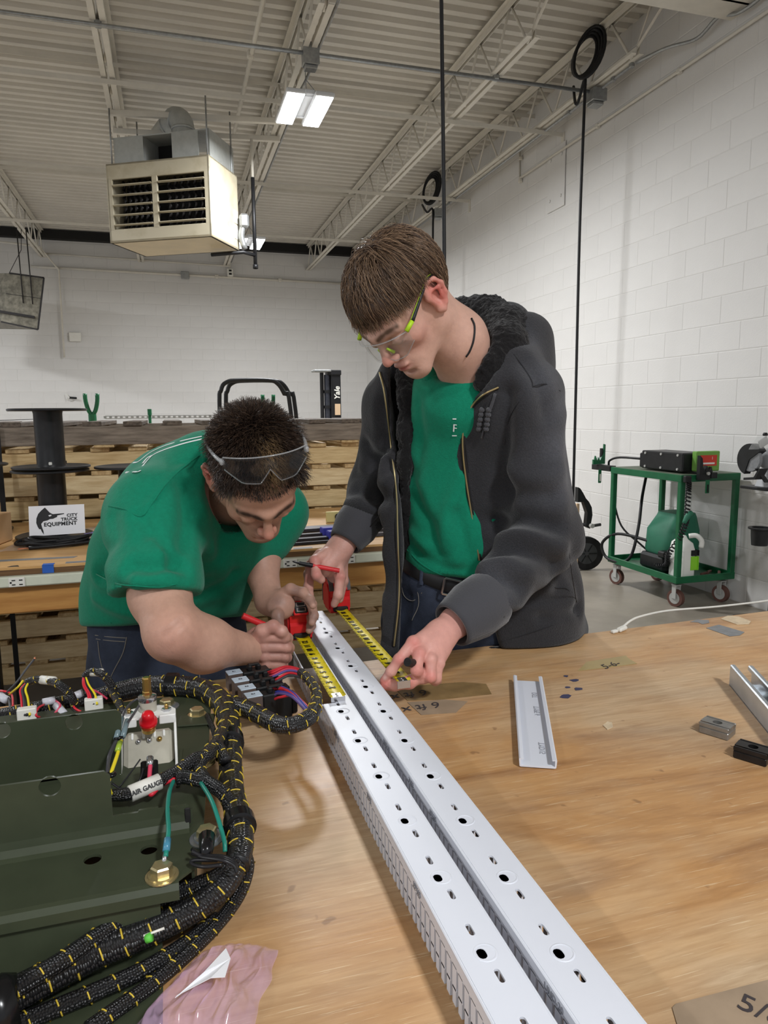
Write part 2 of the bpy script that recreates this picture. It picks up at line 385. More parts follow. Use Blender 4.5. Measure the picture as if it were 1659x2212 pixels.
# ---- hanging cords
def coil(name, lb, c, r, turns, top, drop, rad, lean):
    t = thing(name, lb, 'cord', c, 'coiled black cords by the block wall')
    for k in range(turns):
        pts = []
        rr = r*(1-.07*k); off = (k-turns/2)*rad*1.7
        for q in range(25):
            a = 2*math.pi*q/24
            pts.append(Vector(c)+Vector((math.cos(a)*rr*.42+math.sin(a)*rr*.24*lean, off-math.cos(a)*rr*.45, math.sin(a)*rr*1.05)))
        MB().tube(pts, rad, 7, False).build('cord_loop', m_blk, t, True)
    MB().tube(drop, rad*.9, 7, True, 5).build('hanging_cord', m_blk, t, True)
coil('extension_cord', 'black cord coiled large under the roof by the wall, hanging beside the cart', (3.57, 5.76, 4.42), .20, 4, None,
     [(3.6, 6.0, 4.27), (3.56, 5.90, 4.1), (3.56, 5.85, 4.08), (3.55, 5.74, 4.22), (3.53, 5.70, 4.05), (3.53, 5.72, 3.0), (3.55, 5.74, 1.6), (3.56, 5.75, .5)], .0145, 1.0)
coil('extension_cord', 'black cord coiled farther along the wall, hanging behind the standing man', (3.55, 9.5, 4.40), .20, 4, None,
     [(3.5, 9.7, 4.25), (3.5, 9.5, 4.10), (3.55, 9.42, 4.12), (3.55, 9.41, 3.8), (3.55, 9.42, 2.6), (3.55, 9.42, .5)], .016, .8)
t = thing('drop_cord', 'thick straight black cord hanging from the roof behind the standing man', 'cord', (1.03, 2.62, .9))
MB().tube([(1.05, 2.75, JT-.2), (1.047, 2.70, 3.2), (1.04, 2.64, 2.2), (1.03, 2.60, 1.5), (1.03, 2.58, .9)], .0078, 8, True, 5).build('cord', m_blk, t, True)
# ---- unit heater
m_beige = mat('heater_enamel', (184, 175, 152), .42, var=.10, vscale=5, rgb2=(160, 148, 122), thr=(.2, .5))
m_beige_d = mat('heater_pan', (196, 178, 142), .4, var=.08, vscale=4)
m_galv2 = mat('galvanised_box', (176, 178, 174), .45, metal=.35, var=.06, vscale=20)
m_coil = mat('heat_exchanger', (52, 50, 50), .4, metal=.5)
fr = onz(457, 510, 0); 
A = at(238, 526, 6.63); B = at(458, 510, 6.40); bz = (A.z+B.z)/2; A.z = B.z = bz
ex = (B-A); hw = ex.length; ex.normalize(); ey = Vector((-ex.y, ex.x, 0)); hd = .60; hh = .70
hc = A+ex*hw/2+ey*hd/2
H = thing('unit_heater', 'large beige unit heater with black louvre openings hung under the roof', 'heater', (hc.x, hc.y, bz))
Rh = Matrix((ex, ey, Vector((0, 0, 1)))).transposed()
def hb(mb, u, v, w, su, sv, sw, bev=0): return mb.box(A+ex*u+ey*v+Vector((0, 0, w)), (su, sv, sw), Rh, bev)
hb(hb(hb(MB(), .012, hd/2, hh/2, .024, hd, hh, .004), hw-.012, hd/2, hh/2, .024, hd, hh, .004), hw/2, hd-.01, hh/2, hw, .02, hh, .004).build('casing', m_beige, H)
hb(MB(), hw/2, hd/2, .012, hw, hd, .024, .004).build('bottom_pan', m_beige_d, H)
hb(MB(), hw/2, hd/2, hh-.01, hw, hd, .02, .004).build('top_panel', m_beige, H)
hb(MB(), hw/2, .012, hh-.07, hw, .024, .14, .004).build('front_header', m_beige, H)
hb(MB(), hw/2, .012, .06, hw, .024, .12, .004).build('front_sill', m_beige, H)
for u in (.03, hw*.47, hw-.03): hb(MB(), u, .012, .34, .05 if u != hw*.47 else .055, .024, .46, .003).build('louvre_post', m_beige, H)
hb(MB(), hw/2, .30, .34, hw-.06, .02, .46).build('dark_interior', m_dark, H)
for (u0, u1) in ((.055, hw*.47-.03), (hw*.47+.03, hw-.055)):
    for k in range(5):
        w = .155+k*.088
        MB().box(A+ex*(u0+u1)/2+ey*.006+Vector((0, 0, w)), (u1-u0, .034, .007), Rh @ rot('X', -10), .002).build('louvre_slat', m_beige, H)
    for k in range(7):
        u = u0+(k+.5)*(u1-u0)/7
        mb = MB()
        for q in range(6):
            w = .15+q*.072
            mb.tube([A+ex*(u-.012)+ey*.16+Vector((0, 0, w)), A+ex*(u+.022)+ey*.13+Vector((0, 0, w+.036)), A+ex*(u-.012)+ey*.16+Vector((0, 0, w+.072))], .015, 6)
        mb.build('exchanger_tube', m_coil, H, True)
top = thing('draft_box', 'galvanised draft box with dark square opening on top of the big heater', 'vent box', (hc.x, hc.y, bz+hh))
def tb(mb, u, v, w, su, sv, sw): return mb.box(A+ex*u+ey*v+Vector((0, 0, hh+w)), (su, sv, sw), Rh)
tb(MB(), .20, .08, .12, .30, .012, .24).build('front_plate', m_galv2, top); tb(MB(), .77, .08, .12, .26, .012, .24).build('front_plate', m_galv2, top)
tb(MB(), .49, .35, .12, .30, .01, .24).build('dark_recess', m_dark, top)
tb(tb(MB(), .345, .22, .12, .01, .28, .24), .64, .22, .12, .01, .28, .24).build('recess_side', m_galv2, top)
tb(MB(), hw-.03, .33, .12, .01, .5, .24).build('side_plate', m_galv2, top); tb(MB(), .05, .33, .12, .01, .5, .24).build('side_plate', m_galv2, top)
tb(MB(), hw/2, .33, .245, hw-.06, .5, .012).build('lid', m_galv2, top)
q = A+ex*(hw*.62)+ey*.3
fl2 = thing('flue_duct', 'round grey flue elbow rising from the heater to the roof', 'duct', (q.x, q.y, bz+hh+.25))
fp = [q+Vector((0, 0, hh+.25)), q+Vector((.0, 0, hh+.33)), q+Vector((-.01, .03, hh+.42)), q+Vector((-.05, .16, hh+.50)), q+Vector((-.10, .40, hh+.54)), q+Vector((-.30, 1.3, hh+.60))]
MB().tube(fp, .105, 14, True, 4).build('duct_pipe', m_galv2, fl2, True)
for a_, b_ in ((fp[1], fp[1]+Vector((0, .002, .025))), (fp[2].lerp(fp[3], .4), fp[2].lerp(fp[3], .55)), (fp[4], fp[4]+Vector((-.006, .03, .002)))): MB().tube([a_, b_], .113, 14).build('duct_seam', m_galv2, fl2, True)
for u, v in ((.03, .06), (hw-.04, .06), (hw-.02, .52), (.03, .52)):
    p = A+ex*u+ey*v; MB().tube([p+Vector((0, 0, hh-.3 if u > .5 and v > .4 else hh)), Vector((p.x, p.y, JB+.05))], .008, 6).build('hanger_rod', m_galv, H, True)
for lb, v, dz in (('white steel channel over the front of the big heater', .06, .0), ('white steel channel over the back of the big heater', .52, -.02)):
    p = A+ey*v; s = thing('support_channel', lb, 'beam', (p.x, p.y, JB), 'heater support channels')
    yy = p.y-.08
    MB().box((.415, yy, JB-.02+dz), (1.62, .045, .05), rot('Z', -8), .004).build('channel', m_steel, s)
gp = thing('gas_pipe', 'black gas pipe with valve hanging beside the big heater', 'pipe', tuple(at(543, 560, 6.9)))
pz = [at(543, 300, 6.9), at(543, 380, 6.9), at(542, 480, 6.9), at(541, 573, 6.9)]
for p in pz: p.x = pz[0].x; p.y = pz[0].y
MB().tube([pz[0], pz[1]], .014, 8).build('upper_pipe', m_steel, gp, True)
MB().tube([pz[1], pz[3]], .019, 8).build('drip_leg', m_blk, gp, True); MB().tube([pz[3], pz[3]+Vector((0, 0, .04))], .026, 8).build('pipe_cap', m_blk, gp, True)
v0 = at(530, 545, 6.92); MB().tube([Vector((v0.x-.32, v0.y+.1, v0.z-.02)), Vector((v0.x-.02, v0.y, v0.z)), Vector((pz[0].x, pz[0].y, v0.z))], .018, 8).build('cross_pipe', m_blk, gp, True)
v1 = at(527, 478, 6.9); MB().box(v1, (.09, .10, .13), None, .02).build('gas_valve', m_galv, gp)
MB().tube([v1, v1+Vector((-.03, 0, -.14)), v1+Vector((.0, 0, -.26))], .03, 8, True, 3).build('valve_body', m_galv, gp, True)
for k, (z, hgt) in enumerate(((.22, .12), (.08, .13))):
    p = A+ex*(hw+.002)+ey*(hd*.88)+Vector((0, 0, z+.08)); MB().box(p, (.003, .09, hgt), Rh).build('label_sticker', m_white_pl, H)
# ---- far left heater
m_rust = mat('dull_galvanised', (120, 116, 104), .4, metal=.5, var=.35, vscale=14)
P0 = ony(20, 590, 12.2); P1 = ony(95, 600, 12.2); P2 = ony(82, 712, 12.2); P3 = ony(2, 695, 12.2)
h2 = thing('unit_heater', 'dull galvanised unit heater seen from its side at the far left', 'heater', (P3.x, 12.3, P2.z))
def quadbox(P, dv_, name, m_, par):
    vs = [Vector(p) for p in P]+[Vector(p)+Vector(dv_) for p in P]
    fs = [(0, 1, 2, 3), (7, 6, 5, 4), (0, 4, 5, 1), (1, 5, 6, 2), (2, 6, 7, 3), (3, 7, 4, 0)]
    return mesh_obj(name, vs, fs, m_, par)
quadbox([P0, P1, P2, P3], (-.8, .6, .06), 'casing', m_rust, h2)
for a, b in ((P0, P1), (P1, P2), (P2, P3)): MB().bar(a, b, .022).build('casing_edge', m_coil, h2)
qa, qb = P0.lerp(P3, .42), P1.lerp(P2, .40); MB().bar(qa-Vector((0, .008, 0)), qb-Vector((0, .008, 0)), .006).build('seam', m_coil, h2)
qa, qb = P0.lerp(P3, .80), P1.lerp(P2, .78); qa.y -= .03; qb.y -= .03
MB().bar(qa-(qb-qa)*.5, qb-(qb-qa)*.12, .035).build('support_bar', m_coil, h2)
for u in (.35, .62): p = P0.lerp(P1, u); MB().tube([p-Vector((0, .03, .42)), Vector((p.x-.02, p.y, JB))], .009, 6).build('hanger_rod', m_coil, h2, True)
MB().tube([P0, Vector((-2.02, 12.3, JB-.3)), Vector((-2.0, 12.3, JB))], .005, 5).build('cable', m_coil, h2, True)
# ================================================================== PALLETS, SECOND BENCH, BACKGROUND
def wood(name, rgb, rgb2, sc=7, st=(1, 9, 9), rough=.65, bump=.15):
    if name in MATS: return MATS[name]
    M = mat(name, rgb, rough, rgb2=rgb2, vscale=sc, stretch=st, bump=bump, bscale=40, detail=8, thr=(.30, .68))
    return M
m_pineX = wood('pine_along', (228, 204, 156), (190, 160, 112)); m_pineY = wood('pine_across', (216, 190, 142), (172, 140, 96), st=(9, 1, 9))
m_pine2 = wood('pine_pale', (238, 218, 176), (206, 178, 132)); m_greyX = wood('weathered_along', (150, 138, 124), (96, 86, 76)); m_greyY = wood('weathered_across', (120, 108, 96), (70, 62, 54), st=(9, 1, 9))
ords = ['topmost', 'second', 'third', 'fourth', 'fifth', 'sixth', 'seventh', 'eighth', 'ninth', 'tenth', 'eleventh']
PY0, PYD = 3.66, 1.05
rnd = random.Random(3)
z = 1.372
for k in range(11):
    old = k == 0; H_ = .088 if old else .088; dk = .022
    x0 = -1.62+rnd.uniform(-.03, .03); x1 = 1.14+rnd.uniform(-.03, .03); y0 = PY0+rnd.uniform(-.02, .02)-(.05 if old else 0)
    lb = 'weathered grey wooden pallet, topmost of the stack behind the bench' if old else f'light pine pallet, {ords[k]} from the top of the stack behind the bench'
    if z-H_-dk < 0: break
    p = thing('wooden_pallet', lb, 'pallet', ((x0+x1)/2, y0+PYD/2, z-H_-dk), 'pallets stacked behind the bench')
    ms, mb_ = (m_greyX, m_greyY) if old else (rnd.choice([m_pineX, m_pine2]), m_pineY)
    for yy in (y0+.02, y0+PYD/2, y0+PYD-.02): MB().box(((x0+x1)/2, yy, z-dk-H_/2), (x1-x0, .04, H_), None, .003).build('stringer', ms, p)
    x = x0+.05; sp = .178; me = None
    while x < x1:
        w = rnd.choice([.085, .09, .10]); 
        MB().box((x+rnd.uniform(-.012, .012), y0+PYD/2+rnd.uniform(-.01, .01)-.004, z-dk/2), (w, PYD, dk-.001), None, .002).build('deck_board', mb_, p)
        x += sp
    if old: z -= H_+dk+.012
    else: z -= H_+dk+.004
    if old:
        # bearer blocks between the old pallet and the pine ones
        for xx in (-1.4, -.3, .9): MB().box((xx, y0+.5, z+.006), (.09, 1.0, .011)).build('bearer', m_pineY, p)
s = thing('steel_strap', 'black strap tight down the front of the pallet stack at left', 'strap', (-.74, 3.55, 0))
MB().box((-.745, 3.585, .68), (.022, .003, 1.34)).build('band', m_blk, s); MB().box((-.745, 4.15, 1.382), (.022, 1.15, .003)).build('band', m_blk, s)
# ---- second bench
m_bwood = wood('bench_ply', (214, 172, 116), (190, 146, 92), sc=5, st=(1, 7, 7), rough=.45, bump=.06)
m_apron = wood('bench_apron', (196, 146, 82), (160, 108, 54), sc=4, st=(.8, 7, 7), rough=.5, bump=.06)
m_edge = wood('ply_edge', (120, 88, 56), (84, 60, 38), sc=8, st=(1, 6, 30))
m_strip = mat('plug_strip_paint', (205, 208, 190), .5, var=.06, vscale=12)
BZ, BY0, BY1, BX0, BX1 = .925, 2.45, 3.50, -1.9, 1.30
bn = thing('workbench', 'long wooden workbench with white plug strip in front of the pallets', 'workbench', ((BX0+BX1)/2, (BY0+BY1)/2, 0))
MB().box(((BX0+BX1)/2, (BY0+BY1)/2, BZ-.004), (BX1-BX0, BY1-BY0, .008)).build('top_sheet', m_bwood, bn)
MB().box(((BX0+BX1)/2, (BY0+BY1)/2, BZ-.017), (BX1-BX0, BY1-BY0-.002, .018)).build('top_core', m_edge, bn)
MB().box(((BX0+BX1)/2, BY0+.035, BZ-.105), (BX1-BX0, .04, .10), None, .004).build('apron', m_apron, bn)
MB().box(((BX0+BX1)/2, BY1-.03, BZ-.105), (BX1-BX0, .04, .10), None, .004).build('apron', m_apron, bn)
for x in (-1.8, -.80, 1.22):
    for y in (2.56, 3.42): MB().box((x, y, (BZ-.155)/2), (.05, .05, BZ-.155), None, .004).build('leg', m_blk, bn)
st = thing('plug_strip', 'cream metal plug strip along the front of the far bench', 'power strip', ((BX0+BX1)/2, BY0, .88))
MB().box(((BX0+BX1)/2, BY0-.006, BZ-.044), (BX1-BX0, .03, .034), None, .004).build('channel', m_strip, st)
for x in (-1.3, -.484, .384, .594, .98):
    o = MB().box((x, BY0-.023, BZ-.044), (.048, .006, .030), None, .002).build('socket_plate', m_white_pl, st)
    for dx in (-.009, .012):
        mb = MB().box((x+dx, BY0-.0265, BZ-.037), (.010, .002, .003)).box((x+dx, BY0-.0265, BZ-.051), (.010, .002, .003)); mb.build('socket_slot', m_dark, o)
    MB().box((x-.017, BY0-.0265, BZ-.044), (.005, .002, .005)).build('ground_hole', m_dark, o)
# ---- tape scraps on the far bench
def scrap(name, lb, pts, z, m_, cat='tape', group=None, t=.0006):
    P = [Vector((p[0], p[1], z)) for p in pts]; n = len(P)
    o = mesh_obj(name, P+[p+Vector((0, 0, t)) for p in P], [tuple(range(n)), tuple(range(n, 2*n))[::-1]]+[(i, (i+1) % n, n+(i+1) % n, n+i) for i in range(n)], m_)
    return tag(o, lb, cat, group)
m_gtape = mat('grey_duct_tape', (122, 124, 126), .45, var=.12, vscale=60); m_btape = mat('blue_tape', (42, 92, 178), .6); m_ktape = mat('black_tape', (36, 34, 34), .5)
scrap('duct_tape_strip', 'long scuffed grey tape strip on the far bench at left', [(-.62, 2.565), (-.33, 2.55), (-.32, 2.575), (-.62, 2.60)], BZ+.0002, m_gtape)
scrap('duct_tape_strip', 'short grey tape strip near the far bench edge beside the blue tape', [(-.345, 2.46), (-.265, 2.46), (-.268, 2.485), (-.345, 2.485)], BZ+.0002, m_gtape)
o = thing('blue_tape', 'small blue tape piece folded over the far bench edge', 'tape', (-.395, 2.45, .92)); MB().box((-.395, 2.462, BZ+.0008), (.034, .028, .001)).box((-.395, 2.4485, BZ-.012), (.034, .001, .026)).build('strip', m_btape, o)
scrap('black_tape_scrap', 'small black tape scrap on the far bench edge at left', [(-.515, 2.462), (-.48, 2.458), (-.487, 2.478), (-.505, 2.475)], BZ+.0002, m_ktape)
o = thing('black_tape', 'small black tape scrap folded over the far bench edge by the bars', 'tape', (.345, 2.45, .92)); MB().box((.345, 2.4485, BZ-.012), (.03, .001, .022)).build('strip', m_ktape, o)
scrap('duct_tape_strip', 'grey tape strip at the far bench edge below the dark bars', [(.40, 2.455), (.47, 2.455), (.47, 2.478), (.405, 2.478)], BZ+.0002, m_gtape)
# ---- cable spools
m_spool = mat('spool_plastic', (30, 30, 32), .35, var=.3, vscale=18)
def spool(lb, c, z0, h=.25, R=.142, r=.052):
    t = thing('cable_spool', lb, 'spool', (c[0], c[1], z0), 'black plastic cable spools on the far bench')
    for nm, z in (('flange', z0+.006), ('flange', z0+h-.006)):
        MB().lathe((c[0], c[1], z), [(0.001, -.004), (R-.004, -.004), (R, -.002), (R, .004), (R-.006, .006), (R-.012, .004), (.02, .004), (0.001, .004)], 36).build(nm, m_spool, t, angle=35)
    MB().lathe((c[0], c[1], z0+.01), [(r*1.04, 0), (r, .01), (r, h-.03), (r*1.04, h-.02)], 28).build('drum', m_spool, t, angle=35)
    for k in range(3):
        a = .6+k*2.1; MB().box((c[0]+math.cos(a)*(r+.002), c[1]+math.sin(a)*(r+.002), z0+.022), (.012, .012, .012), rot('Z', math.degrees(a)), .002).build('clip', m_white_pl if k == 2 else m_spool, t)
spool('lower black cable spool of the stacked pair on the far bench', (-.452, 3.02), .927, .268)
spool('upper black cable spool of the stacked pair on the far bench', (-.447, 3.02), 1.197, .232)
spool('black cable spool partly hidden by the stooping man', (-.155, 3.05), .927, .272)
spool('black cable spool cut off by the left picture edge', (-.79, 3.26), .927, .282)
# ---- printed sheet with the fish logo
m_paper = mat('paper', (236, 236, 240), .8); m_ink = mat('ink', (28, 28, 30), .5)
sg = thing('logo_sheet', 'white paper sheet with a black swordfish logo leaning on the spool', 'paper sign', (-.41, 2.86, .927))
o0 = Vector((-.523, 2.90, .951)); sx = Vector((.195, .004, .003)); up_ = Vector((-.002, .03, .108)); nrm = sx.cross(up_).normalized()
if nrm.y > 0: nrm = -nrm
sxn, upn = sx.normalized(), up_.normalized()
MB().prism([(-.0, -.0), (.195, 0), (.196, .112), (.001, .115)], o0, sxn, upn, nrm, .0008).build('sheet', m_paper, sg)
def on_sheet(px, py):   # crop coordinates of the print, 204..648 x 868..1105
    return ((px-204)/444*.195, (1103-py)/235*.114)
fish = [(335, 882), (372, 925), (395, 938), (485, 936), (485, 942), (430, 950), (428, 962), (395, 975), (372, 975), (350, 985), (318, 990), (300, 1010), (305, 1035), (315, 1065), (318, 1095), (302, 1070), (295, 1050), (283, 1050), (272, 1030), (262, 1000), (265, 965), (280, 930), (305, 905)]
MB().prism([on_sheet(*p) for p in fish], o0+nrm*.0012, sxn, upn, nrm, .0006).build('fish_print', m_ink, sg)
MB().prism([on_sheet(*p) for p in [(360, 945), (385, 942), (383, 952), (366, 956)]], o0+nrm*.0020, sxn, upn, nrm, .0003).build('fish_eye', m_paper, sg)
Msh = lambda px, py: basis(sxn, upn, nrm, o0+nrm*.0014+sxn*on_sheet(px, py)[0]+upn*on_sheet(px, py)[1])
text_obj('CITY', 'print_line', m_ink, Msh(548, 955), .0160, sg, bold=.0006, space=1.12)
text_obj('TRUCK', 'print_line', m_ink, Msh(524, 985), .0165, sg, bold=.0006, space=1.1)
text_obj('EQUIPMENT', 'print_line', m_ink, Msh(452, 1019), .0200, sg, bold=.0007, space=1.08)
# ---- cardboard box, bagged cable, purple bits
m_card = mat('cardboard', (196, 156, 112), .75, var=.06, vscale=10); m_ctape = mat('clear_tape', (206, 190, 168), .3)
bx = thing('cardboard_box', 'brown cardboard box at the left end of the far bench', 'box', (-.72, 2.9, .927))
MB().box((-.76, 2.90, .927+.055), (.26, .28, .11), rot('Z', -14), .002).build('carton', m_card, bx); MB().box((-.76, 2.90, 1.0385), (.25, .05, .001), rot('Z', -14)).build('sealing_tape', m_ctape, bx)
m_film = mat('clear_film', (225, 226, 232), .12, trans=0.0, alpha=.28, bump=.6, bscale=25)
pb = thing('plastic_bag', 'clear plastic bag lying flat under the black cable on the far bench', 'bag', (-.4, 2.95, .926))
vs = []; fs = []
poly = [(-.60, 2.72), (-.28, 2.80), (-.24, 3.30), (-.40, 3.15), (-.56, 3.02)]
n = 14
for i in range(n):
    for j in range(n):
        u, v = i/(n-1), j/(n-1)
        a = Vector((-.60, 2.72, 0)).lerp(Vector((-.27, 2.80, 0)), u); b = Vector((-.56, 3.02, 0)).lerp(Vector((-.23, 3.32, 0)), u)
        p = a.lerp(b, v); p.z = .9275+.012*abs(mnoise.noise((u*5, v*5, 3))); vs.append(p)
for i in range(n-1):
    for j in range(n-1): fs.append((i*n+j, (i+1)*n+j, (i+1)*n+j+1, i*n+j+1))
mesh_obj('film', vs, fs, m_film, pb, True)
cb = thing('cable_bundle', 'loose bundle of black cable in the clear bag on the far bench', 'cable', (-.42, 2.92, .93))
for k in range(5):
    pts = []
    for q in range(15):
        a = 2*math.pi*q/14; pts.append((-.43+math.cos(a)*(.115-.006*k)+.012*k*math.sin(k), 2.825+math.sin(a)*(.055-.008*(k % 3)), .938+.007*(k % 3)+.006*math.sin(a*2+k)))
    MB().tube(pts, .0062, 7, False, 3).build('cable_turn', m_blk, cb, True)
MB().tube([(-.50, 2.745, .934), (-.40, 2.755, .936), (-.28, 2.80, .937), (-.12, 2.86, .936)], .007, 7, True, 5).build('cable_end', m_blk, cb, True)
MB().tube([(-.31, 2.82, .938), (-.26, 2.86, .938), (-.12, 2.885, .938)], .007, 7, True, 5).build('cable_end', m_blk, cb, True)
m_copper = mat('copper', (200, 130, 96), .35, metal=.6)
for dy in (-.004, .004): MB().tube([(-.50, 2.745+dy, .934), (-.535, 2.742+dy*2, .934)], .0018, 6).build('bare_end', m_copper, cb, True)
m_purple = mat('lilac_plastic', (150, 140, 205), .4)
pk = thing('lilac_clip', 'lilac plastic clip lying in the clear bag behind the stooping man', 'clip', (-.28, 3.03, .93)); MB().tube([(-.34, 2.98, .934), (-.28, 3.03, .937), (-.24, 3.06, .94)], .006, 6).build('arm', m_purple, pk, True); MB().tube([(-.262, 3.05, .935), (-.262, 3.055, .98)], .006, 6).build('post', m_purple, pk, True)
# ---- bars, blue clamps and spirit level at the right of the far bench
m_darkst = mat('dark_bar_steel', (70, 72, 80), .35, metal=.8, var=.2, vscale=20); m_blue = mat('blue_plastic', (60, 66, 168), .4); m_lev = mat('level_body', (196, 186, 130), .4, metal=.3)
def flatbar(nm, lb, a, b, w, h, m_, cat, parts=()):
    t = thing(nm, lb, cat, tuple(a)); MB().bar(a, b, w, h, .001).build('bar', m_, t)
    for (n_, p, q, ww, hh2, mm) in parts: MB().bar(p, q, ww, hh2, .003).build(n_, mm, t)
flatbar('steel_bar', 'wide dark grey steel bar lying along the far bench', (.15, 2.78, .935), (.95, 2.86, .935), .075, .012, m_darkst, 'bar')
flatbar('bar_clamp', 'rear dark bar clamp with blue plastic jaw on the far bench', (.15, 2.66, .933), (.95, 2.72, .933), .03, .012, m_darkst, 'clamp', [('jaw', (.55, 2.69, .944), (.70, 2.70, .944), .045, .030, m_blue)])
flatbar('bar_clamp', 'front dark bar clamp with blue plastic jaw on the far bench', (.15, 2.57, .933), (.85, 2.62, .933), .03, .012, m_darkst, 'clamp', [('jaw', (.555, 2.595, .944), (.70, 2.605, .944), .045, .032, m_blue)])
flatbar('steel_rod', 'slim dark steel rod nearest the edge of the far bench', (.15, 2.50, .931), (.62, 2.54, .931), .012, .010, m_darkst, 'rod')
lv = thing('spirit_level', 'brass coloured spirit level with three vials on the far bench', 'level', (.78, 3.0, .927))
MB().bar((.64, 3.02, .95), (1.02, 3.0, .95), .022, .045, .002).build('body', m_lev, lv)
for x in (.69, .74, .80): MB().cyl((x, 3.003, .952), (x, 2.998, .952), .014, n=14).build('vial_window', m_dark, lv)
# ---- far machinery
fk = thing('forklift_mast', 'black forklift mast with white lettering rising behind the pallets', 'forklift', (1.55, 7.0, 0))
MB().box((1.60, 7.0, .91), (.10, .10, 1.80), None, .006).build('mast_rail', m_blk, fk)
MB().cyl((1.525, 7.0, 0), (1.525, 7.0, 1.78), .034, n=14).build('lift_cylinder', m_darkst, fk); MB().cyl((1.468, 7.0, 0), (1.468, 7.0, 1.80), .019, n=10).build('chain_tube', m_blk, fk)
for z in (1.60, 1.45): MB().cyl((1.525, 7.0, z), (1.525, 7.0, z+.03), .042, n=14).build('collar', m_blk, fk)
MB().box((1.46, 6.98, 1.815), (.17, .16, .022), None, .006).build('top_plate', m_galv, fk); MB().box((1.585, 7.0, 1.80), (.14, .12, .05), None, .006).build('crosshead', m_blk, fk)
m_beigel = mat('beige_sticker', (214, 184, 150), .6)
MB().box((1.612, 6.945, 1.44), (.055, .004, .11)).build('sticker', m_beigel, fk)
text_obj('Yale', 'lettering', m_white_pl, basis((0, 0, 1), (-1, 0, 0), (0, -1, 0), (1.612, 6.946, 1.60)), .075, fk, bold=.002, shear=.2)
gu = thing('tube_guard', 'black double hoop guard rising behind the pallets', 'guard rail', (.66, 5.5, 0))
for dx, dy in ((0, 0), (.055, .10)):
    MB().tube([(.365+dx, 5.5+dy, 0), (.368+dx, 5.5+dy, 1.38), (.385+dx, 5.5+dy, 1.58), (.43+dx, 5.5+dy, 1.64), (.52+dx, 5.5+dy, 1.655), (.74+dx, 5.5+dy, 1.655), (.81+dx, 5.5+dy, 1.63), (.86+dx, 5.5+dy, 1.55), (.905+dx, 5.5+dy, 1.42), (1.0+dx, 5.5+dy, 0)], .0165, 10, True, 5).build('hoop', m_blk, gu, True)
m_green = mat('green_enamel', (24, 92, 58), .35, var=.12, vscale=10)
def vstand(lb, x, y, z):
    t = thing('pipe_stand', lb, 'stand', (x, y, 0), 'green V head pipe stands')
    MB().cyl((x, y, 0), (x, y, z-.12), .03, n=12).build('post', m_green, t)
    for s in (-1, 1): MB().tube([(x, y, z-.13), (x+s*.025, y, z-.09), (x+s*.042, y, z-.02), (x+s*.045, y, z+.04)], .016, 8, True, 3).build('prong', m_green, t, True)
vstand('green V head stand behind the pallets beside the spool', -.57, 6.0, 1.53); vstand('green V head stand behind the pallets inside the black hoops', .80, 6.0, 1.52)
sr = thing('slotted_strut', 'long slotted grey strut lying across behind the pallets', 'strut', (.2, 6.3, 1.36))
mb = MB().box((.25, 6.3, 1.395), (1.5, .04, .006)).box((.25, 6.3, 1.375), (1.5, .04, .006))
x = -.5
while x < 1.0: mb.box((x, 6.28, 1.385), (.022, .004, .02)); x += .042
mb.build('rail', m_galv, sr)
t = thing('green_post', 'short green post holding the slotted strut', 'post', (-.15, 6.25, 0)); MB().cyl((-.15, 6.25, 0), (-.15, 6.25, 1.44), .012, n=8).build('rod', m_green, t); MB().cyl((-.15, 6.25, 1.40), (-.15, 6.25, 1.45), .017, n=8).build('cap', m_green, t)
# ================================================================== CART, GRINDER AND OTHER THINGS BY THE BLOCK WALL
m_cast = mat('caster_tread', (96, 66, 58), .6); m_castw = mat('caster_hub', (170, 170, 166), .45); m_blk2 = mat('black_metal', (26, 27, 28), .4, var=.25, vscale=20)
def vcyl(mb, c, ax, r, w, n=20): c = Vector(c); ax = Vector(ax).normalized(); return mb.cyl(c-ax*w/2, c+ax*w/2, r, n=n)
CX0, CX1, CY0, CY1, CT, CB = 3.39, 3.895, 4.10, 4.93, .95, .205
ct = thing('utility_cart', 'green steel two tier utility cart on casters by the block wall', 'cart', ((CX0+CX1)/2, (CY0+CY1)/2, 0))
for x in (CX0+.02, CX1-.02):
    for y in (CY0+.02, CY1-.02): MB().box((x, y, (CT+CB)/2), (.04, .04, CT-CB), None, .005).build('post', m_green, ct)
m_carttop = mat('cart_top_liner', (96, 104, 88), .6, var=.2, vscale=16)
for z, nm in ((CT, 'top_tray'), (CB+.02, 'lower_tray')):
    mb = MB().box(((CX0+CX1)/2, (CY0+CY1)/2, z-.035), (CX1-CX0-.01, CY1-CY0-.01, .008))
    for x in (CX0+.004, CX1-.004): mb.box((x, (CY0+CY1)/2, z-.02), (.012, CY1-CY0, .05), None, .003)
    for y in (CY0+.004, CY1-.004): mb.box(((CX0+CX1)/2, y, z-.02), (CX1-CX0, .012, .05), None, .003)
    tr = mb.build(nm, m_green, ct)
    if nm == 'top_tray': MB().box(((CX0+CX1)/2, (CY0+CY1)/2, z+.003), (CX1-CX0-.006, CY1-CY0-.006, .006), None, .003).build('top_liner', m_carttop, tr)
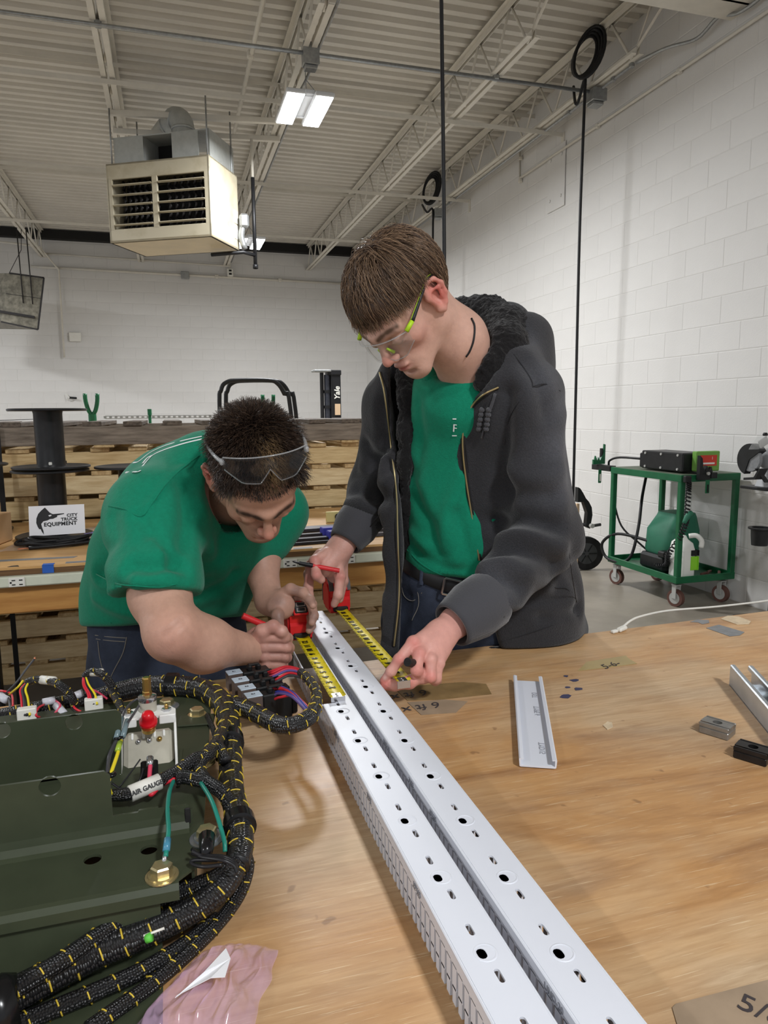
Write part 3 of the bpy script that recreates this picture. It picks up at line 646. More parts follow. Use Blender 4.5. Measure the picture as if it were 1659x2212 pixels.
for x, y in ((CX0+.05, CY0+.06), (CX1-.06, CY0+.06), (CX0+.05, CY1-.06), (CX1-.06, CY1-.06)):
    wh = vcyl(MB(), (x, y, .062), (.92, .25, 0), .062, .034, 22).build('caster_wheel', m_cast, ct, angle=40)
    for s in (-1, 1): vcyl(MB(), (x+s*.0165, y+s*.0045, .062), (.92, .25, 0), .042, .003, 18).build('hub', m_castw, wh)
    MB().box((x, y, .158), (.05, .05, .012), None, .003).box((x-.024, y-.006, .11), (.005, .04, .10)).box((x+.024, y+.006, .11), (.005, .04, .10)).build('caster_fork', m_castw, ct)
# machine on the cart top
pm = thing('pipe_machine', 'black boxy pipe threading power unit with red label on the green cart', 'machine', (3.55, 4.35, CT+.006))
MB().box((3.56, 4.40, 1.035), (.22, .46, .135), None, .008).build('housing', m_blk2, pm)
MB().box((3.56, 4.66, 1.025), (.16, .07, .11), None, .008).build('rear_cover', m_blk2, pm)
for z in (.985, 1.085):
    for y in (4.22, 4.40, 4.58): MB().cyl((3.45, y, z), (3.443, y, z), .009, n=8).build('bolt_head', m_castw, pm)
m_lgreen = mat('light_green_panel', (108, 156, 70), .5); m_red = mat('red_label', (196, 58, 44), .5)
pn = MB().box((3.62, 4.14, 1.045), (.20, .05, .14), None, .006).build('front_panel', m_lgreen, pm)
MB().box((3.62, 4.114, 1.05), (.14, .004, .075)).build('red_label', m_red, pn); MB().box((3.62, 4.111, 1.03), (.10, .002, .012)).build('white_line', m_white_pl, pn)
text_obj('1', 'label_mark', m_white_pl, basis((1, 0, 0), (0, 0, 1), (0, -1, 0), (3.65, 4.111, 1.065)), .03, pn)
MB().prism([(0, 0), (.09, 0), (.11, .05), (.10, .09), (.085, .06), (.06, .10), (.05, .06), (.03, .085), (.02, .15), (0, .17)], (3.50, 4.085, .92), (1, 0, 0), (0, 0, 1), (0, -1, 0), .03).build('jaw_plate', m_blk2, pm)
MB().cyl((3.565, 4.052, .965), (3.565, 4.04, .965), .012, n=10).build('jaw_bolt', m_castw, pm); MB().box((3.62, 4.06, .95), (.05, .03, .04), None, .004).build('jaw_block', m_blk2, pm)
sl = MB().box((3.575, 4.06, .885), (.036, .008, .12), None, .008).build('slotted_arm', m_green, pm); MB().box((3.575, 4.055, .86), (.012, .004, .055)).build('arm_slot', m_dark, sl)
pv_ = thing('vise_arm', 'black bar with green jaws sticking out of the far left end of the cart', 'vise', (3.36, 5.0, CT-.02))
MB().box((3.41, 5.06, .94), (.06, .26, .045), None, .004).build('bar', m_blk2, pv_)
MB().prism([(0, 0), (.16, 0), (.16, .16), (.145, .165), (.14, .10), (.12, .07), (.09, .03), (.07, .06), (.05, .03), (.03, .07), (.02, .035), (0, .04)], (3.34, 5.12, .965), (.75, .1, 0), (0, 0, 1), (0, -1, 0), .02).build('jaw_plate', m_green, pv_)
MB().box((3.43, 5.13, 1.03), (.015, .03, .13), None, .003).build('jaw_back', m_blk2, pv_); s2 = MB().box((3.37, 5.05, .87), (.030, .008, .11), None, .006).build('slotted_arm', m_green, pv_); MB().box((3.37, 5.044, .86), (.010, .004, .06)).build('arm_slot', m_white_pl, s2)
# hoses, pump, jug on the lower shelf
m_pump = mat('pump_green', (44, 108, 84), .5, var=.1, vscale=10); m_jug = mat('jug_white', (226, 226, 220), .45); m_lime = mat('lime_label', (140, 208, 52), .5)
def loft(name, sects, mt, par, bev=.25, n=28):   # stacked rounded-rectangle sections (cx, cy, z, half x, half y)
    mb = MB(); vs = []; fs = []
    for (cx, cy, z, hx, hy) in sects:
        for k in range(n):
            a = 2*math.pi*k/n; e = .45
            vs.append((cx+hx*math.copysign(abs(math.cos(a))**e, math.cos(a)), cy+hy*math.copysign(abs(math.sin(a))**e, math.sin(a)), z))
    for i in range(len(sects)-1):
        for k in range(n): k2 = (k+1) % n; fs.append((i*n+k, i*n+k2, (i+1)*n+k2, (i+1)*n+k))
    fs.append(tuple(range(n))[::-1]); e = (len(sects)-1)*n; fs.append(tuple(e+k for k in range(n)))
    return MB().add(vs, fs).build(name, mt, par, angle=40)
pu = thing('hydraulic_pump', 'green hydraulic oil pump with slanted cover on the lower cart shelf', 'pump', (3.63, 4.5, CB))
loft('tank', [(3.66, 4.5, .32, .15, .15), (3.66, 4.5, .34, .16, .16), (3.665, 4.5, .50, .155, .155), (3.70, 4.51, .60, .11, .13), (3.70, 4.51, .63, .10, .12)], m_pump, pu)
MB().box((3.60, 4.49, .26), (.26, .30, .12), None, .02).build('base_block', m_blk2, pu)
MB().box((3.50, 4.36, .34), (.10, .08, .05), None, .01).build('valve', m_blk2, pu)
jg = thing('oil_jug', 'white plastic oil jug with lime label on the lower cart shelf', 'jug', (3.53, 4.22, CB))
loft('bottle', [(3.535, 4.23, .20, .055, .075), (3.535, 4.23, .205, .062, .082), (3.535, 4.23, .40, .062, .082), (3.535, 4.235, .45, .052, .07), (3.535, 4.24, .475, .030, .04), (3.535, 4.24, .50, .022, .022)], m_jug, jg)
MB().tube([(3.56, 4.20, .50), (3.60, 4.17, .505), (3.63, 4.15, .47), (3.63, 4.15, .42)], .018, 8, True, 4).build('handle', m_jug, jg, True)
MB().box((3.60, 4.20, .31), (.006, .13, .10)).box((3.57, 4.146, .31), (.055, .006, .10)).build('lime_label', m_lime, jg); MB().box((3.601, 4.20, .385), (.006, .13, .04)).box((3.57, 4.1455, .385), (.055, .006, .04)).build('black_label', m_blk2, jg)
hs = thing('hydraulic_hose', 'thick black hose looping down from the cart top to the pump', 'hose', (3.45, 4.8, .3))
MB().tube([(3.52, 4.70, 1.03), (3.46, 4.92, 1.03), (3.44, 5.02, 1.0), (3.45, 5.05, .96)], .009, 8, True, 6).build('upper_hose', m_blk, hs, True)
MB().tube([(3.70, 4.88, .93), (3.60, 4.80, .72), (3.50, 4.70, .48), (3.44, 4.70, .26), (3.40, 4.80, .20), (3.38, 4.95, .22), (3.37, 4.98, .33), (3.42, 4.85, .42), (3.52, 4.6, .40), (3.56, 4.45, .37)], .012, 8, True, 6).build('main_hose', m_blk, hs, True)
MB().tube([(3.42, 4.93, .70), (3.46, 4.86, .48), (3.52, 4.7, .36), (3.55, 4.6, .30)], .008, 8, True, 6).build('thin_hose', m_blk, hs, True)
cc = thing('coiled_lead', 'dark green coiled lead with hand control hanging on the cart post', 'cord', (3.43, 4.06, .8))
pts = []
ctrl = catmull([(3.42, 4.06, .92), (3.41, 4.05, .84), (3.40, 4.04, .70), (3.40, 4.05, .62), (3.41, 4.12, .50), (3.44, 4.26, .36), (3.46, 4.30, .28), (3.42, 4.36, .26)], 10)
for i in range(len(ctrl)-1):
    for q in range(6):
        f_ = q/6; p = ctrl[i].lerp(ctrl[i+1], f_); a = (i+f_)*2*math.pi*.55; pts.append(p+Vector((math.cos(a)*.016, math.sin(a)*.016, math.sin(a)*.008)))
MB().tube(pts, .005, 5, True).build('coil', m_blk, cc, True)
MB().tube([(3.37, 4.03, .63), (3.40, 4.03, .68), (3.43, 4.03, .70)], [.014, .022, .018], 10, True, 4).build('hand_control', m_pump, cc, True); MB().box((3.405, 4.06, .93), (.05, .04, .05), None, .008).build('plug', m_blk2, cc)
tl = thing('scrap_tools', 'flat rusty tools in the front corner of the lower cart shelf', 'tools', (3.75, 4.2, CB)); 
for i, (x, y) in enumerate(((3.70, 4.18), (3.76, 4.21), (3.81, 4.16))): MB().box((x, y, CB+.004+.01), (.10, .02, .016), rot('Z', 20+i*14), .003).build('tool_bar', m_cast, tl)
# ---- black wheeled stand behind the standing man
ws = thing('wheeled_stand', 'black folding stand with a rubber wheel standing beside the green cart', 'stand', (3.5, 5.42, 0))
vcyl(MB(), (3.50, 5.42, .15), (.25, .97, 0), .15, .05, 30).build('tyre', m_blk, ws, angle=40)
for s in (-1, 1): vcyl(MB(), (3.50+.006*s, 5.42+.024*s, .15), (.25, .97, 0), .095, .006, 24).build('hub', mat('wheel_hub', (66, 68, 70), .5), ws)
for k in range(6):
    a = k*math.pi/3; d1 = Vector((.97*math.cos(a), -.25*math.cos(a), math.sin(a))); c0 = Vector((3.4925, 5.3905, .15)); MB().bar(c0+d1*.02, c0+d1*.09, .014, .006).build('spoke', m_blk2, ws)
MB().prism([(0, 0), (.06, 0), (.10, -.10), (.09, -.22), (.13, -.24), (.15, -.12), (.14, -.05), (.11, 0), (.08, .03), (.05, .08), (.02, .12), (0, .13)], (3.36, 5.40, .62), (1, 0, 0), (0, 0, 1), (0, -1, 0), .05).build('bracket_plate', m_blk2, ws)
MB().tube([(3.42, 5.38, .42), (3.50, 5.36, .40), (3.60, 5.36, .41)], .014, 8).build('lock_lever', m_blk2, ws, True); MB().cyl((3.49, 5.34, .41), (3.49, 5.31, .41), .02, n=10).build('lever_nut', m_castw, ws)
MB().box((3.40, 5.42, .30), (.03, .03, .60), None, .004).build('upright', m_beigel, ws)
# ---- bench grinder on its pedestal
m_gr = mat('grinder_grey', (150, 152, 154), .4, var=.05, vscale=8); m_stone = mat('grinding_stone', (128, 130, 132), .85, var=.1, vscale=60); m_shield = mat('clear_shield', (235, 238, 240), .08, alpha=.18)
GY, GX = 3.62, 3.62
gs = thing('grinder_pedestal', 'black steel grinder pedestal with water cup at the right picture edge', 'stand', (GX+.17, GY, 0))
MB().box((GX+.17, GY, .45), (.07, .07, .88), None, .004).build('column', m_blk2, gs); MB().box((GX+.17, GY, .01), (.36, .36, .02), None, .004).build('foot_plate', m_blk2, gs); MB().box((GX+.10, GY, .905), (.36, .22, .018), None, .003).build('top_plate', m_blk2, gs)
MB().lathe((GX-.03, GY-.03, .54), [(.048, 0), (.052, .05), (.055, .10), (.072, .105), (.072, .115), (.05, .115), (.046, .02), (.001, .02)], 24).build('water_cup', m_blk2, gs, angle=35); MB().box((GX+.09, GY-.02, .645), (.16, .03, .012)).build('cup_arm', m_blk2, gs)
gr = thing('bench_grinder', 'grey bench grinder with black wheel guard at the right picture edge', 'grinder', (GX+.1, GY, .914))
MB().prism([(-.07, 0), (.10, 0), (.06, .10), (.03, .14), (-.02, .14), (-.03, .07)], (GX+.05, GY+.05, .914), (1, 0, 0), (0, 0, 1), (0, -1, 0), .10).build('foot', m_gr, gr)
MB().lathe((GX-.02, GY, 1.09), [(.04, 0), (.055, .01), (.07, .05), (.075, .07), (.075, .2), (.05, .25)], 24, rot('Y', 90)).build('motor', m_gr, gr, angle=40)
MB().lathe((GX-.105, GY, 1.09), [(.001, -.012), (.075, -.012), (.078, -.008), (.078, .008), (.075, .012), (.001, .012)], 30, rot('Y', 90) @ rot('X', 0)).build('grinding_wheel', m_stone, gr, angle=35)
vs = []
pg = [(math.cos(a)*.10, math.sin(a)*.10) for a in [math.radians(q) for q in range(-70, 150, 12)]]
MB().prism([(y_, z_) for (y_, z_) in pg]+[(0, 0)], (GX-.125, GY, 1.09), (0, 1, 0), (0, 0, 1), (1, 0, 0), .05).build('wheel_guard', m_blk2, gr)
MB().prism([(-.10, -.02), (-.06, -.09), (.03, -.10), (.03, -.085), (-.05, -.075), (-.085, -.02)], (GX-.15, GY-.02, 1.06), (0, 1, 0), (0, 0, 1), (1, 0, 0), .06).build('tool_rest', m_blk2, gr)
MB().prism([(-.10, -.02), (-.02, -.11), (.12, -.11), (.12, -.095), (0, -.095), (-.07, -.02)], (GX-.06, GY-.085, 1.06), (1, 0, 0), (0, 0, 1), (0, -1, 0), .01).build('rest_bracket', m_blk2, gr)
MB().box((GX-.09, GY-.07, 1.20), (.07, .012, .05), rot('Y', -28), .003).build('shield_clamp', m_castw, gr); MB().box((GX-.13, GY-.10, 1.20), (.14, .004, .10), rot('X', 35)).build('eye_shield', m_shield, gr)
MB().lathe((GX-.085, GY-.075, 1.24), [(.014, 0), (.016, .01), (.010, .02)], 12).build('knob', m_blk2, gr)
# ================================================================== NEAR TABLE
TZ = .88
def table_mat():
    M = bpy.data.materials.new('worn_plywood'); M.use_nodes = True; N, L, b = nodes_of(M)
    tc = N.new('ShaderNodeTexCoord')
    def noise(scale, stretch, rz=0, detail=6, dist=0.0):
        mp = N.new('ShaderNodeMapping'); mp.inputs['Scale'].default_value = stretch; mp.inputs['Rotation'].default_value = (0, 0, rz); L.new(tc.outputs['Object'], mp.inputs['Vector'])
        n = N.new('ShaderNodeTexNoise'); n.inputs['Scale'].default_value = scale; n.inputs['Detail'].default_value = detail; n.inputs['Roughness'].default_value = .62; n.inputs['Distortion'].default_value = dist
        L.new(mp.outputs['Vector'], n.inputs['Vector']); return n.outputs['Fac']
    def ramp(fac, stops):
        r = N.new('ShaderNodeValToRGB'); e = r.color_ramp.elements
        while len(e) < len(stops): e.new(.5)
        for i, (p, c) in enumerate(stops): e[i].position = p; e[i].color = (*c, 1)
        L.new(fac, r.inputs['Fac']); return r.outputs['Color']
    def mix(f, a, c, mode='MIX', v=None):
        m_ = N.new('ShaderNodeMix'); m_.data_type = 'RGBA'; m_.blend_type = mode
        if v is not None: m_.inputs['Factor'].default_value = v
        else: L.new(f, m_.inputs['Factor'])
        L.new(a, m_.inputs[6]); L.new(c, m_.inputs[7]); return m_.outputs[2]
    g1 = noise(2.2, (.9, 4.2, 1), .10, 7, 1.0); c1 = ramp(g1, [(.26, srgb(146, 102, 64)), (.46, srgb(192, 146, 96)), (.72, srgb(212, 172, 124))])
    g2 = noise(9, (.9, 12, 1), .10, 8, .9); c2 = ramp(g2, [(.30, (.72, .66, .60)), (.62, (1, 1, 1))]); col = mix(None, c1, c2, 'MULTIPLY', .55)
    bl = noise(2.1, (1, 1.4, 1), 0, 4, .3); cg = ramp(g2, [(.3, srgb(168, 146, 118)), (.7, srgb(204, 184, 156))]); fb = ramp(bl, [(.42, (.0, .0, .0)), (.66, (.7, .7, .7))]); col = mix(fb, col, cg)
    for i, (rz, sc, st, lo, hi) in enumerate(((.9, 11, (1.0, 46, 1), .665, .70), (-.75, 12, (1.0, 44, 1), .67, .705), (1.45, 10, (.8, 50, 1), .675, .71), (.25, 13, (1.0, 48, 1), .675, .71))):
        s = ramp(noise(sc, st, rz, 3, .25), [(lo, (0, 0, 0)), (hi, (.6, .6, .6))]); w = N.new('ShaderNodeRGB'); w.outputs[0].default_value = (*srgb(226, 204, 168), 1); col = mix(s, col, w.outputs[0])
    d = ramp(noise(34, (1, 1, 1), 0, 2), [(.70, (0, 0, 0)), (.76, (.5, .5, .5))]); w = N.new('ShaderNodeRGB'); w.outputs[0].default_value = (*srgb(116, 82, 56), 1); col = mix(d, col, w.outputs[0])
    L.new(col, b.inputs['Base Color'])
    r = ramp(bl, [(.35, (.34, .34, .34)), (.7, (.55, .55, .55))]); L.new(r, b.inputs['Roughness']); b.inputs['Specular IOR Level'].default_value = .35
    bp = N.new('ShaderNodeBump'); bp.inputs['Strength'].default_value = .12; bp.inputs['Distance'].default_value = .002; L.new(g2, bp.inputs['Height']); L.new(bp.outputs['Normal'], b.inputs['Normal'])
    return M
m_table = table_mat()
tb_ = thing('work_table', 'large scratched plywood work table filling the foreground', 'table', (.4, .8, 0))
E0, E1 = Vector((-1.3, 1.335, 0)), Vector((1.75, 1.44, 0))
def slab(z0, z1, inset, nm, m_):
    P = [Vector((-1.3, .12+inset, 0)), Vector((1.75, .12+inset, 0)), E1-Vector((0, inset, 0)), E0-Vector((0, inset, 0))]
    return mesh_obj(nm, [p+Vector((0, 0, z0)) for p in P]+[p+Vector((0, 0, z1)) for p in P], [(3, 2, 1, 0), (4, 5, 6, 7)]+[(i, (i+1) % 4, 4+(i+1) % 4, 4+i) for i in range(4)], m_, tb_)
slab(TZ-.006, TZ, 0, 'top_sheet', m_table); slab(TZ-.026, TZ-.006, .001, 'top_core', m_edge)
for y in (.2, 1.28): MB().box((.22, y, TZ-.075), (2.9, .04, .095), None, .003).build('apron', m_apron, tb_)
for x in (-1.15, .25, 1.6):
    for y in (.25, 1.22): MB().box((x, y, (TZ-.026)/2), (.07, .07, TZ-.026), None, .004).build('leg', m_apron, tb_)
# ---- flat things stuck on the table
m_tan = mat('tan_tape', (172, 150, 98), .35, var=.05, vscale=30); m_tan2 = mat('worn_brown_tape', (156, 136, 114), .5, var=.1, vscale=20); m_drk = mat('brown_patch_tape', (140, 114, 76), .45, var=.15, vscale=30)
m_glue = mat('dried_glue', (206, 186, 156), .6, var=.1, vscale=80, bump=.6, bscale=150); m_pen = mat('pen_ink', (64, 58, 60), .6)
def zq(pts): return [(onz(*p, TZ).x, onz(*p, TZ).y) for p in pts]
Zt = TZ+.0003
scrap('duct_tape_patch', 'large worn grey tape patch near the far right table edge', zq([(1525, 1357), (1553, 1350), (1608, 1366), (1598, 1373), (1576, 1375)]), Zt, m_gtape)
scrap('duct_tape_patch', 'small torn grey tape patch by the white cable', zq([(1490, 1344), (1506, 1339), (1531, 1340), (1532, 1346), (1517, 1349), (1508, 1345)]), Zt, m_gtape)
scrap('glue_smear', 'cream dried glue smear on the far right table corner', zq([(1557, 1338), (1572, 1331), (1595, 1333), (1622, 1343), (1618, 1349), (1592, 1350), (1575, 1344)]), Zt, m_glue, 'glue', None, .0015)
scrap('glue_smear', 'small pale glue spot on the table between cover strip and steel blocks', zq([(1302, 1568), (1312, 1560), (1322, 1562), (1324, 1572), (1312, 1577)]), Zt, m_glue, 'glue', None, .0012)
t = scrap('masking_tape', 'tan tape strip with small handwriting beyond the white cover strip', zq([(1248, 1450), (1268, 1430), (1352, 1417), (1358, 1423), (1376, 1434), (1310, 1443)]), Zt, m_tan)
text_obj('5-6-', 'handwriting', m_pen, basis((.96, .26, 0), (-.26, .96, 0), (0, 0, 1), onz(1318, 1437, TZ+.0012)), .03, t, shear=.3)
t = scrap('masking_tape', 'worn brown tape strip with handwriting in the bottom right corner', zq([(1452, 2178), (1460, 2170), (1659, 2118), (1700, 2190), (1690, 2260), (1470, 2240)]), Zt, m_tan2)
text_obj('5/8', 'handwriting', m_pen, basis((.55, -.83, 0), (.83, .55, 0), (0, 0, 1), onz(1645, 2185, TZ+.0012)), .03, t)
t = scrap('masking_tape', 'olive tape strip with upside-down pencil note nearest the pinching hand', zq([(850, 1486), (1000, 1474), (1050, 1478), (1062, 1500), (950, 1512), (880, 1514)]), Zt, m_drk)
text_obj('6 ft x', 'handwriting', m_pen, basis((-1, -.06, 0), (.06, -1, 0), (0, 0, 1), onz(886, 1500, TZ+.0012)), .034, t, shear=.2)
t = scrap('masking_tape', 'second olive tape strip with pencil note lying beside the right duct', zq([(880, 1518), (960, 1512), (1010, 1516), (985, 1540), (910, 1545)]), Zt, m_tan2)
text_obj('6 ft x', 'handwriting', m_pen, basis((-1, -.06, 0), (.06, -1, 0), (0, 0, 1), onz(912, 1527, TZ+.0012)), .034, t, shear=.2)
for lb, p, s in (('topmost dark ink mark right of the cover strip', (1222, 1461), .008), ('dark ink mark second from the top right of the cover strip', (1240, 1470), .012), ('tiny dark ink mark third from the top right of the cover strip', (1226, 1485), .007), ('slanted dark ink mark fourth from the top right of the cover strip', (1248, 1489), .011), ('largest dark ink smudge right of the cover strip', (1222, 1505), .014)):
    c = onz(*p, TZ); pts = [(c.x+math.cos(a)*s*random.uniform(.5, 1.1), c.y+math.sin(a)*s*.7*random.uniform(.5, 1.1)) for a in [k*math.pi/4 for k in range(8)]]
    scrap('ink_mark', lb, pts, Zt, mat('ink_smudge', (66, 66, 92), .6), 'ink mark')
# ---- wire ducts, lying base up
m_pvc = mat('duct_pvc', (217, 220, 229), .38, var=.012, vscale=4); m_print = mat('grey_print', (150, 152, 160), .5)
def holed_plate(name, outer, holes, th, M, mt, par):
    cu = bpy.data.curves.new(name, 'CURVE'); cu.dimensions = '2D'; cu.fill_mode = 'BOTH'; cu.extrude = th/2
    for loop in [outer]+holes:
        s = cu.splines.new('POLY'); s.points.add(len(loop)-1); s.use_cyclic_u = True
        for i, p in enumerate(loop): s.points[i].co = (p[0], p[1], 0, 1)
    tmp = bpy.data.objects.new('tmp', cu); COL.objects.link(tmp); dg = bpy.context.evaluated_depsgraph_get()
    me = bpy.data.meshes.new_from_object(tmp.evaluated_get(dg)); bpy.data.objects.remove(tmp); bpy.data.curves.remove(cu)
    me.name = name; me.transform(M); me.materials.clear(); me.materials.append(mt)
    return link(bpy.data.objects.new(name, me), par)
def obround(cx, cy, w, l, n=5, rz=0):
    r = w/2; h = l/2-r; out = []
    for k in range(n+1): a = math.pi*k/n; out.append((r*math.cos(a), h+r*math.sin(a)))
    for k in range(n+1): a = math.pi+math.pi*k/n; out.append((r*math.cos(a), -h+r*math.sin(a)))
    return [(cx+x*math.cos(rz)-y*math.sin(rz), cy+x*math.sin(rz)+y*math.cos(rz)) for x, y in out]
def duct(lb, x0, x1, y0, y1, yc, notch=None):
    D = thing('wire_duct', lb, 'wire duct', ((x0+x1)/2, y0, TZ), 'white slotted wire ducts on the table')
    hgt, th = .050, .0022; zt = TZ+hgt; xm = (x0+x1)/2
    holes = []; rings = []; y = yc
    while y-.107 > y0: y -= .107
    while y < y1-.02:
        if not (notch and y > notch-.004):
            holes.append(obround(xm-.002, y, .0085, .0125)); rings.append(y)
            holes.append(obround(xm+.0, y+.030, .0052, .0155)); 
        if y-.027 > y0+.01 and not (notch and y-.027 > notch): holes.append(obround(xm+.002, y-.027, .0052, .0155))
        y += .107
    c = .0025
    if notch: outer = [(x0+c, y0), (x1-c, y0), (x1-c, y1), (xm+.004, y1), (xm+.004, notch+.004), (xm, notch), (x0+c, notch)]
    else: outer = [(x0+c, y0), (x1-c, y0), (x1-c, y1), (x0+c, y1)]
    base = holed_plate('base', outer, holes, th, Matrix.Translation((0, 0, zt-th/2)), m_pvc, D)
    for y in rings:
        MB().lathe((xm+.0015, y, zt), [(.0086, -.0006), (.0094, .0008), (.0108, .0004), (.0116, -.0006)], 24).build('mounting_ring', m_pvc, base, True)
    pitch, sl = .0136, .0042
    for sx, xx in ((-1, x0), (1, x1)):
        mb = MB()
        if notch and sx < 0: mb.box((xx+th/2, (y0+notch)/2, zt-.0075), (th, notch-y0, .011)).box((xx+th/2, (notch+y1)/2, zt-.0095), (th, y1-notch, .011))
        else: mb.box((xx-sx*th/2, (y0+y1)/2, zt-.0075), (th, y1-y0, .011))
        mb.bar((xx-sx*.0016, y0, zt-.0016), (xx-sx*.0016, notch if (notch and sx < 0) else y1, zt-.0016), .0032, .0032, .0011)
        mb.build('side_rail', m_pvc, D)
        fg = MB(); y = y0
        while y < y1-.008:
            w = pitch-sl; yb = y+sl+w/2
            fg.box((xx-sx*th/2, yb, TZ+.0265), (th, w, .023)); fg.box((xx-sx*th/2, yb, TZ+.0085), (th, w-.0016, .017)); fg.box((xx-sx*th/2, yb, TZ+.0165), (th*.8, w+.0012, .0022)); y += pitch
        tag(fg.build('wall_fingers', m_pvc, D), kind='stuff')
    return D
dL = duct('left white slotted wire duct with a notched far end', .2175, .2668, .20, 1.37, .942, notch=1.085)
dR = duct('right white slotted wire duct reaching past the table edge', .2800, .3330, .20, 1.63, 1.029)
for D, xx, ys in ((dL, .2173, (.98, .80, .62)), (dR, .2798, (.93, .82, .74, .46))):
    for i, y in enumerate(ys): text_obj(('UND-20', 'TYPE', '15X15', 'UND-20')[i], 'wall_print', m_print, basis((0, -1, 0), (0, 0, 1), (-1, 0, 0), (xx-.0003, y, TZ+.0425)), .0085, D)
# ---- duct cover strip
cv = thing('duct_cover', 'white plastic cover strip lying open side up on the table', 'cover strip', (.57, 1.03, TZ))
a0, a1 = Vector((.6405, 1.178, 0)), Vector((.495, .874, 0)); ax = (a1-a0).normalized(); sd = Vector((ax.y, -ax.x, 0)); Lc = (a1-a0).length
if sd.x < 0: sd = -sd
w2 = .0265
prof = [(-w2, .002), (-w2-.001, .013), (-w2+.001, .0145), (-w2+.006, .0135), (-w2+.0055, .0122), (-w2+.0018, .0128), (-w2+.002, .0035), (w2-.002, .0035), (w2-.0018, .0128), (w2-.0055, .0122), (w2-.006, .0135), (w2-.001, .0145), (w2+.001, .013), (w2, .002)]
P2 = [(p[0], p[1]) for p in prof]+[(w2-.002, .001), (-w2+.002, .001)]
MB().prism(P2, a0+Vector((0, 0, TZ+.0006)), sd, Vector((0, 0, 1)), ax, Lc).build('strip', m_pvc, cv)
for s, tx in ((.06, 'DST'), (.13, 'TYPE 6'), (.27, 'TYD15')): text_obj(tx, 'print', m_print, basis(ax, sd*-1, (0, 0, 1), a0+ax*(s+.01)+sd*.010+Vector((0, 0, TZ+.0044))), .013, cv)
# ---- strut channel and steel blocks
m_zinc = mat('zinc_strut', (176, 182, 188), .3, metal=.85, var=.06, vscale=30); m_nut = mat('steel_block', (150, 148, 144), .38, metal=.75, var=.15, vscale=40); m_nutd = mat('dark_steel_block', (52, 50, 50), .35, metal=.75, var=.2, vscale=40)
sc_ = thing('strut_channel', 'galvanised slotted strut channel cut off by the right table side', 'strut', (1.0, .95, TZ))
b0, b1 = Vector((1.0, 1.05, 0)), Vector((.80, .655, 0)); ax = (b1-b0).normalized(); sd = Vector((-ax.y, ax.x, 0)); sd = sd if sd.x > 0 else -sd
b0 = b0+sd*.0205; Ls = .62; w = .0205; hS = .041
for s in (-1, 1):
    MB().prism([(s*w, 0), (s*w, hS-.002), (s*(w-.002), hS), (s*(w-.0075), hS), (s*(w-.0095), hS-.002), (s*(w-.0095), hS-.009), (s*(w-.0075), hS-.009), (s*(w-.0072), hS-.003), (s*(w-.0025), hS-.003), (s*(w-.0025), 0)], b0+Vector((0, 0, TZ)), sd, (0, 0, 1), ax, Ls).build('side_wall', m_zinc, sc_)
hl = [obround(0, .022, .014, .022)]+[obround(0, .075+k*.051, .0142, .0285) for k in range(10)]
holed_plate('web_plate', [(-w, 0), (w, 0), (w, Ls), (-w, Ls)], hl, .0025, basis(sd, ax, sd.cross(ax), b0+Vector((0, 0, TZ+.0016))), m_zinc, sc_)
def nutblock(lb, p, rz, mt, z=TZ):
    t = thing('strut_nut', lb, 'steel block', (p.x, p.y, z), 'grooved steel strut blocks'); R = rot('Z', rz)
    MB().box(p+Vector((0, 0, .006)), (.046, .034, .012), R, .0015).build('base', mt, t)
    for s in (-1, 1): MB().box(p+R @ Vector((0, s*.0152, .0155)), (.046, .0036, .007), R, .0008).build('edge_rib', mt, t)
    c = holed_plate('centre_rib', [(-.023, -.0105), (.023, -.0105), (.023, .0105), (-.023, .0105)], [[(math.cos(a)*.0072, math.sin(a)*.0072) for a in [k*math.pi/9 for k in range(18)]]], .007, Matrix.Translation(p+Vector((0, 0, .0155))) @ R.to_4x4(), mt, t)
nutblock('bright grooved steel block left of the strut channel', onz(1556, 1592, TZ)+Vector((.004, .012, 0)), -62, m_nut)
nutblock('dark oily grooved steel block at the right picture edge', onz(1632, 1648, TZ)+Vector((.006, .012, 0)), -60, m_nutd)
# ---- white cable at the far edge
wc = thing('white_cable', 'thin white cable with plug draped over the far right table edge', 'cable', (1.05, 1.42, TZ))
MB().tube([(1.015, 1.405, .889), (1.05, 1.425, .895), (1.10, 1.45, .895), (1.22, 1.50, .885), (1.42, 1.55, .865), (1.65, 1.60, .85), (1.9, 1.66, .84)], .0028, 7, True, 6).build('cord', m_white_pl, wc, True)
MB().box((1.01, 1.402, .886), (.034, .014, .010), rot('Z', 28), .003).build('plug', m_white_pl, wc); MB().box((.985, 1.395, .884), (.018, .010, .007), rot('Z', 15), .002).build('plug_tip', m_white_pl, wc)
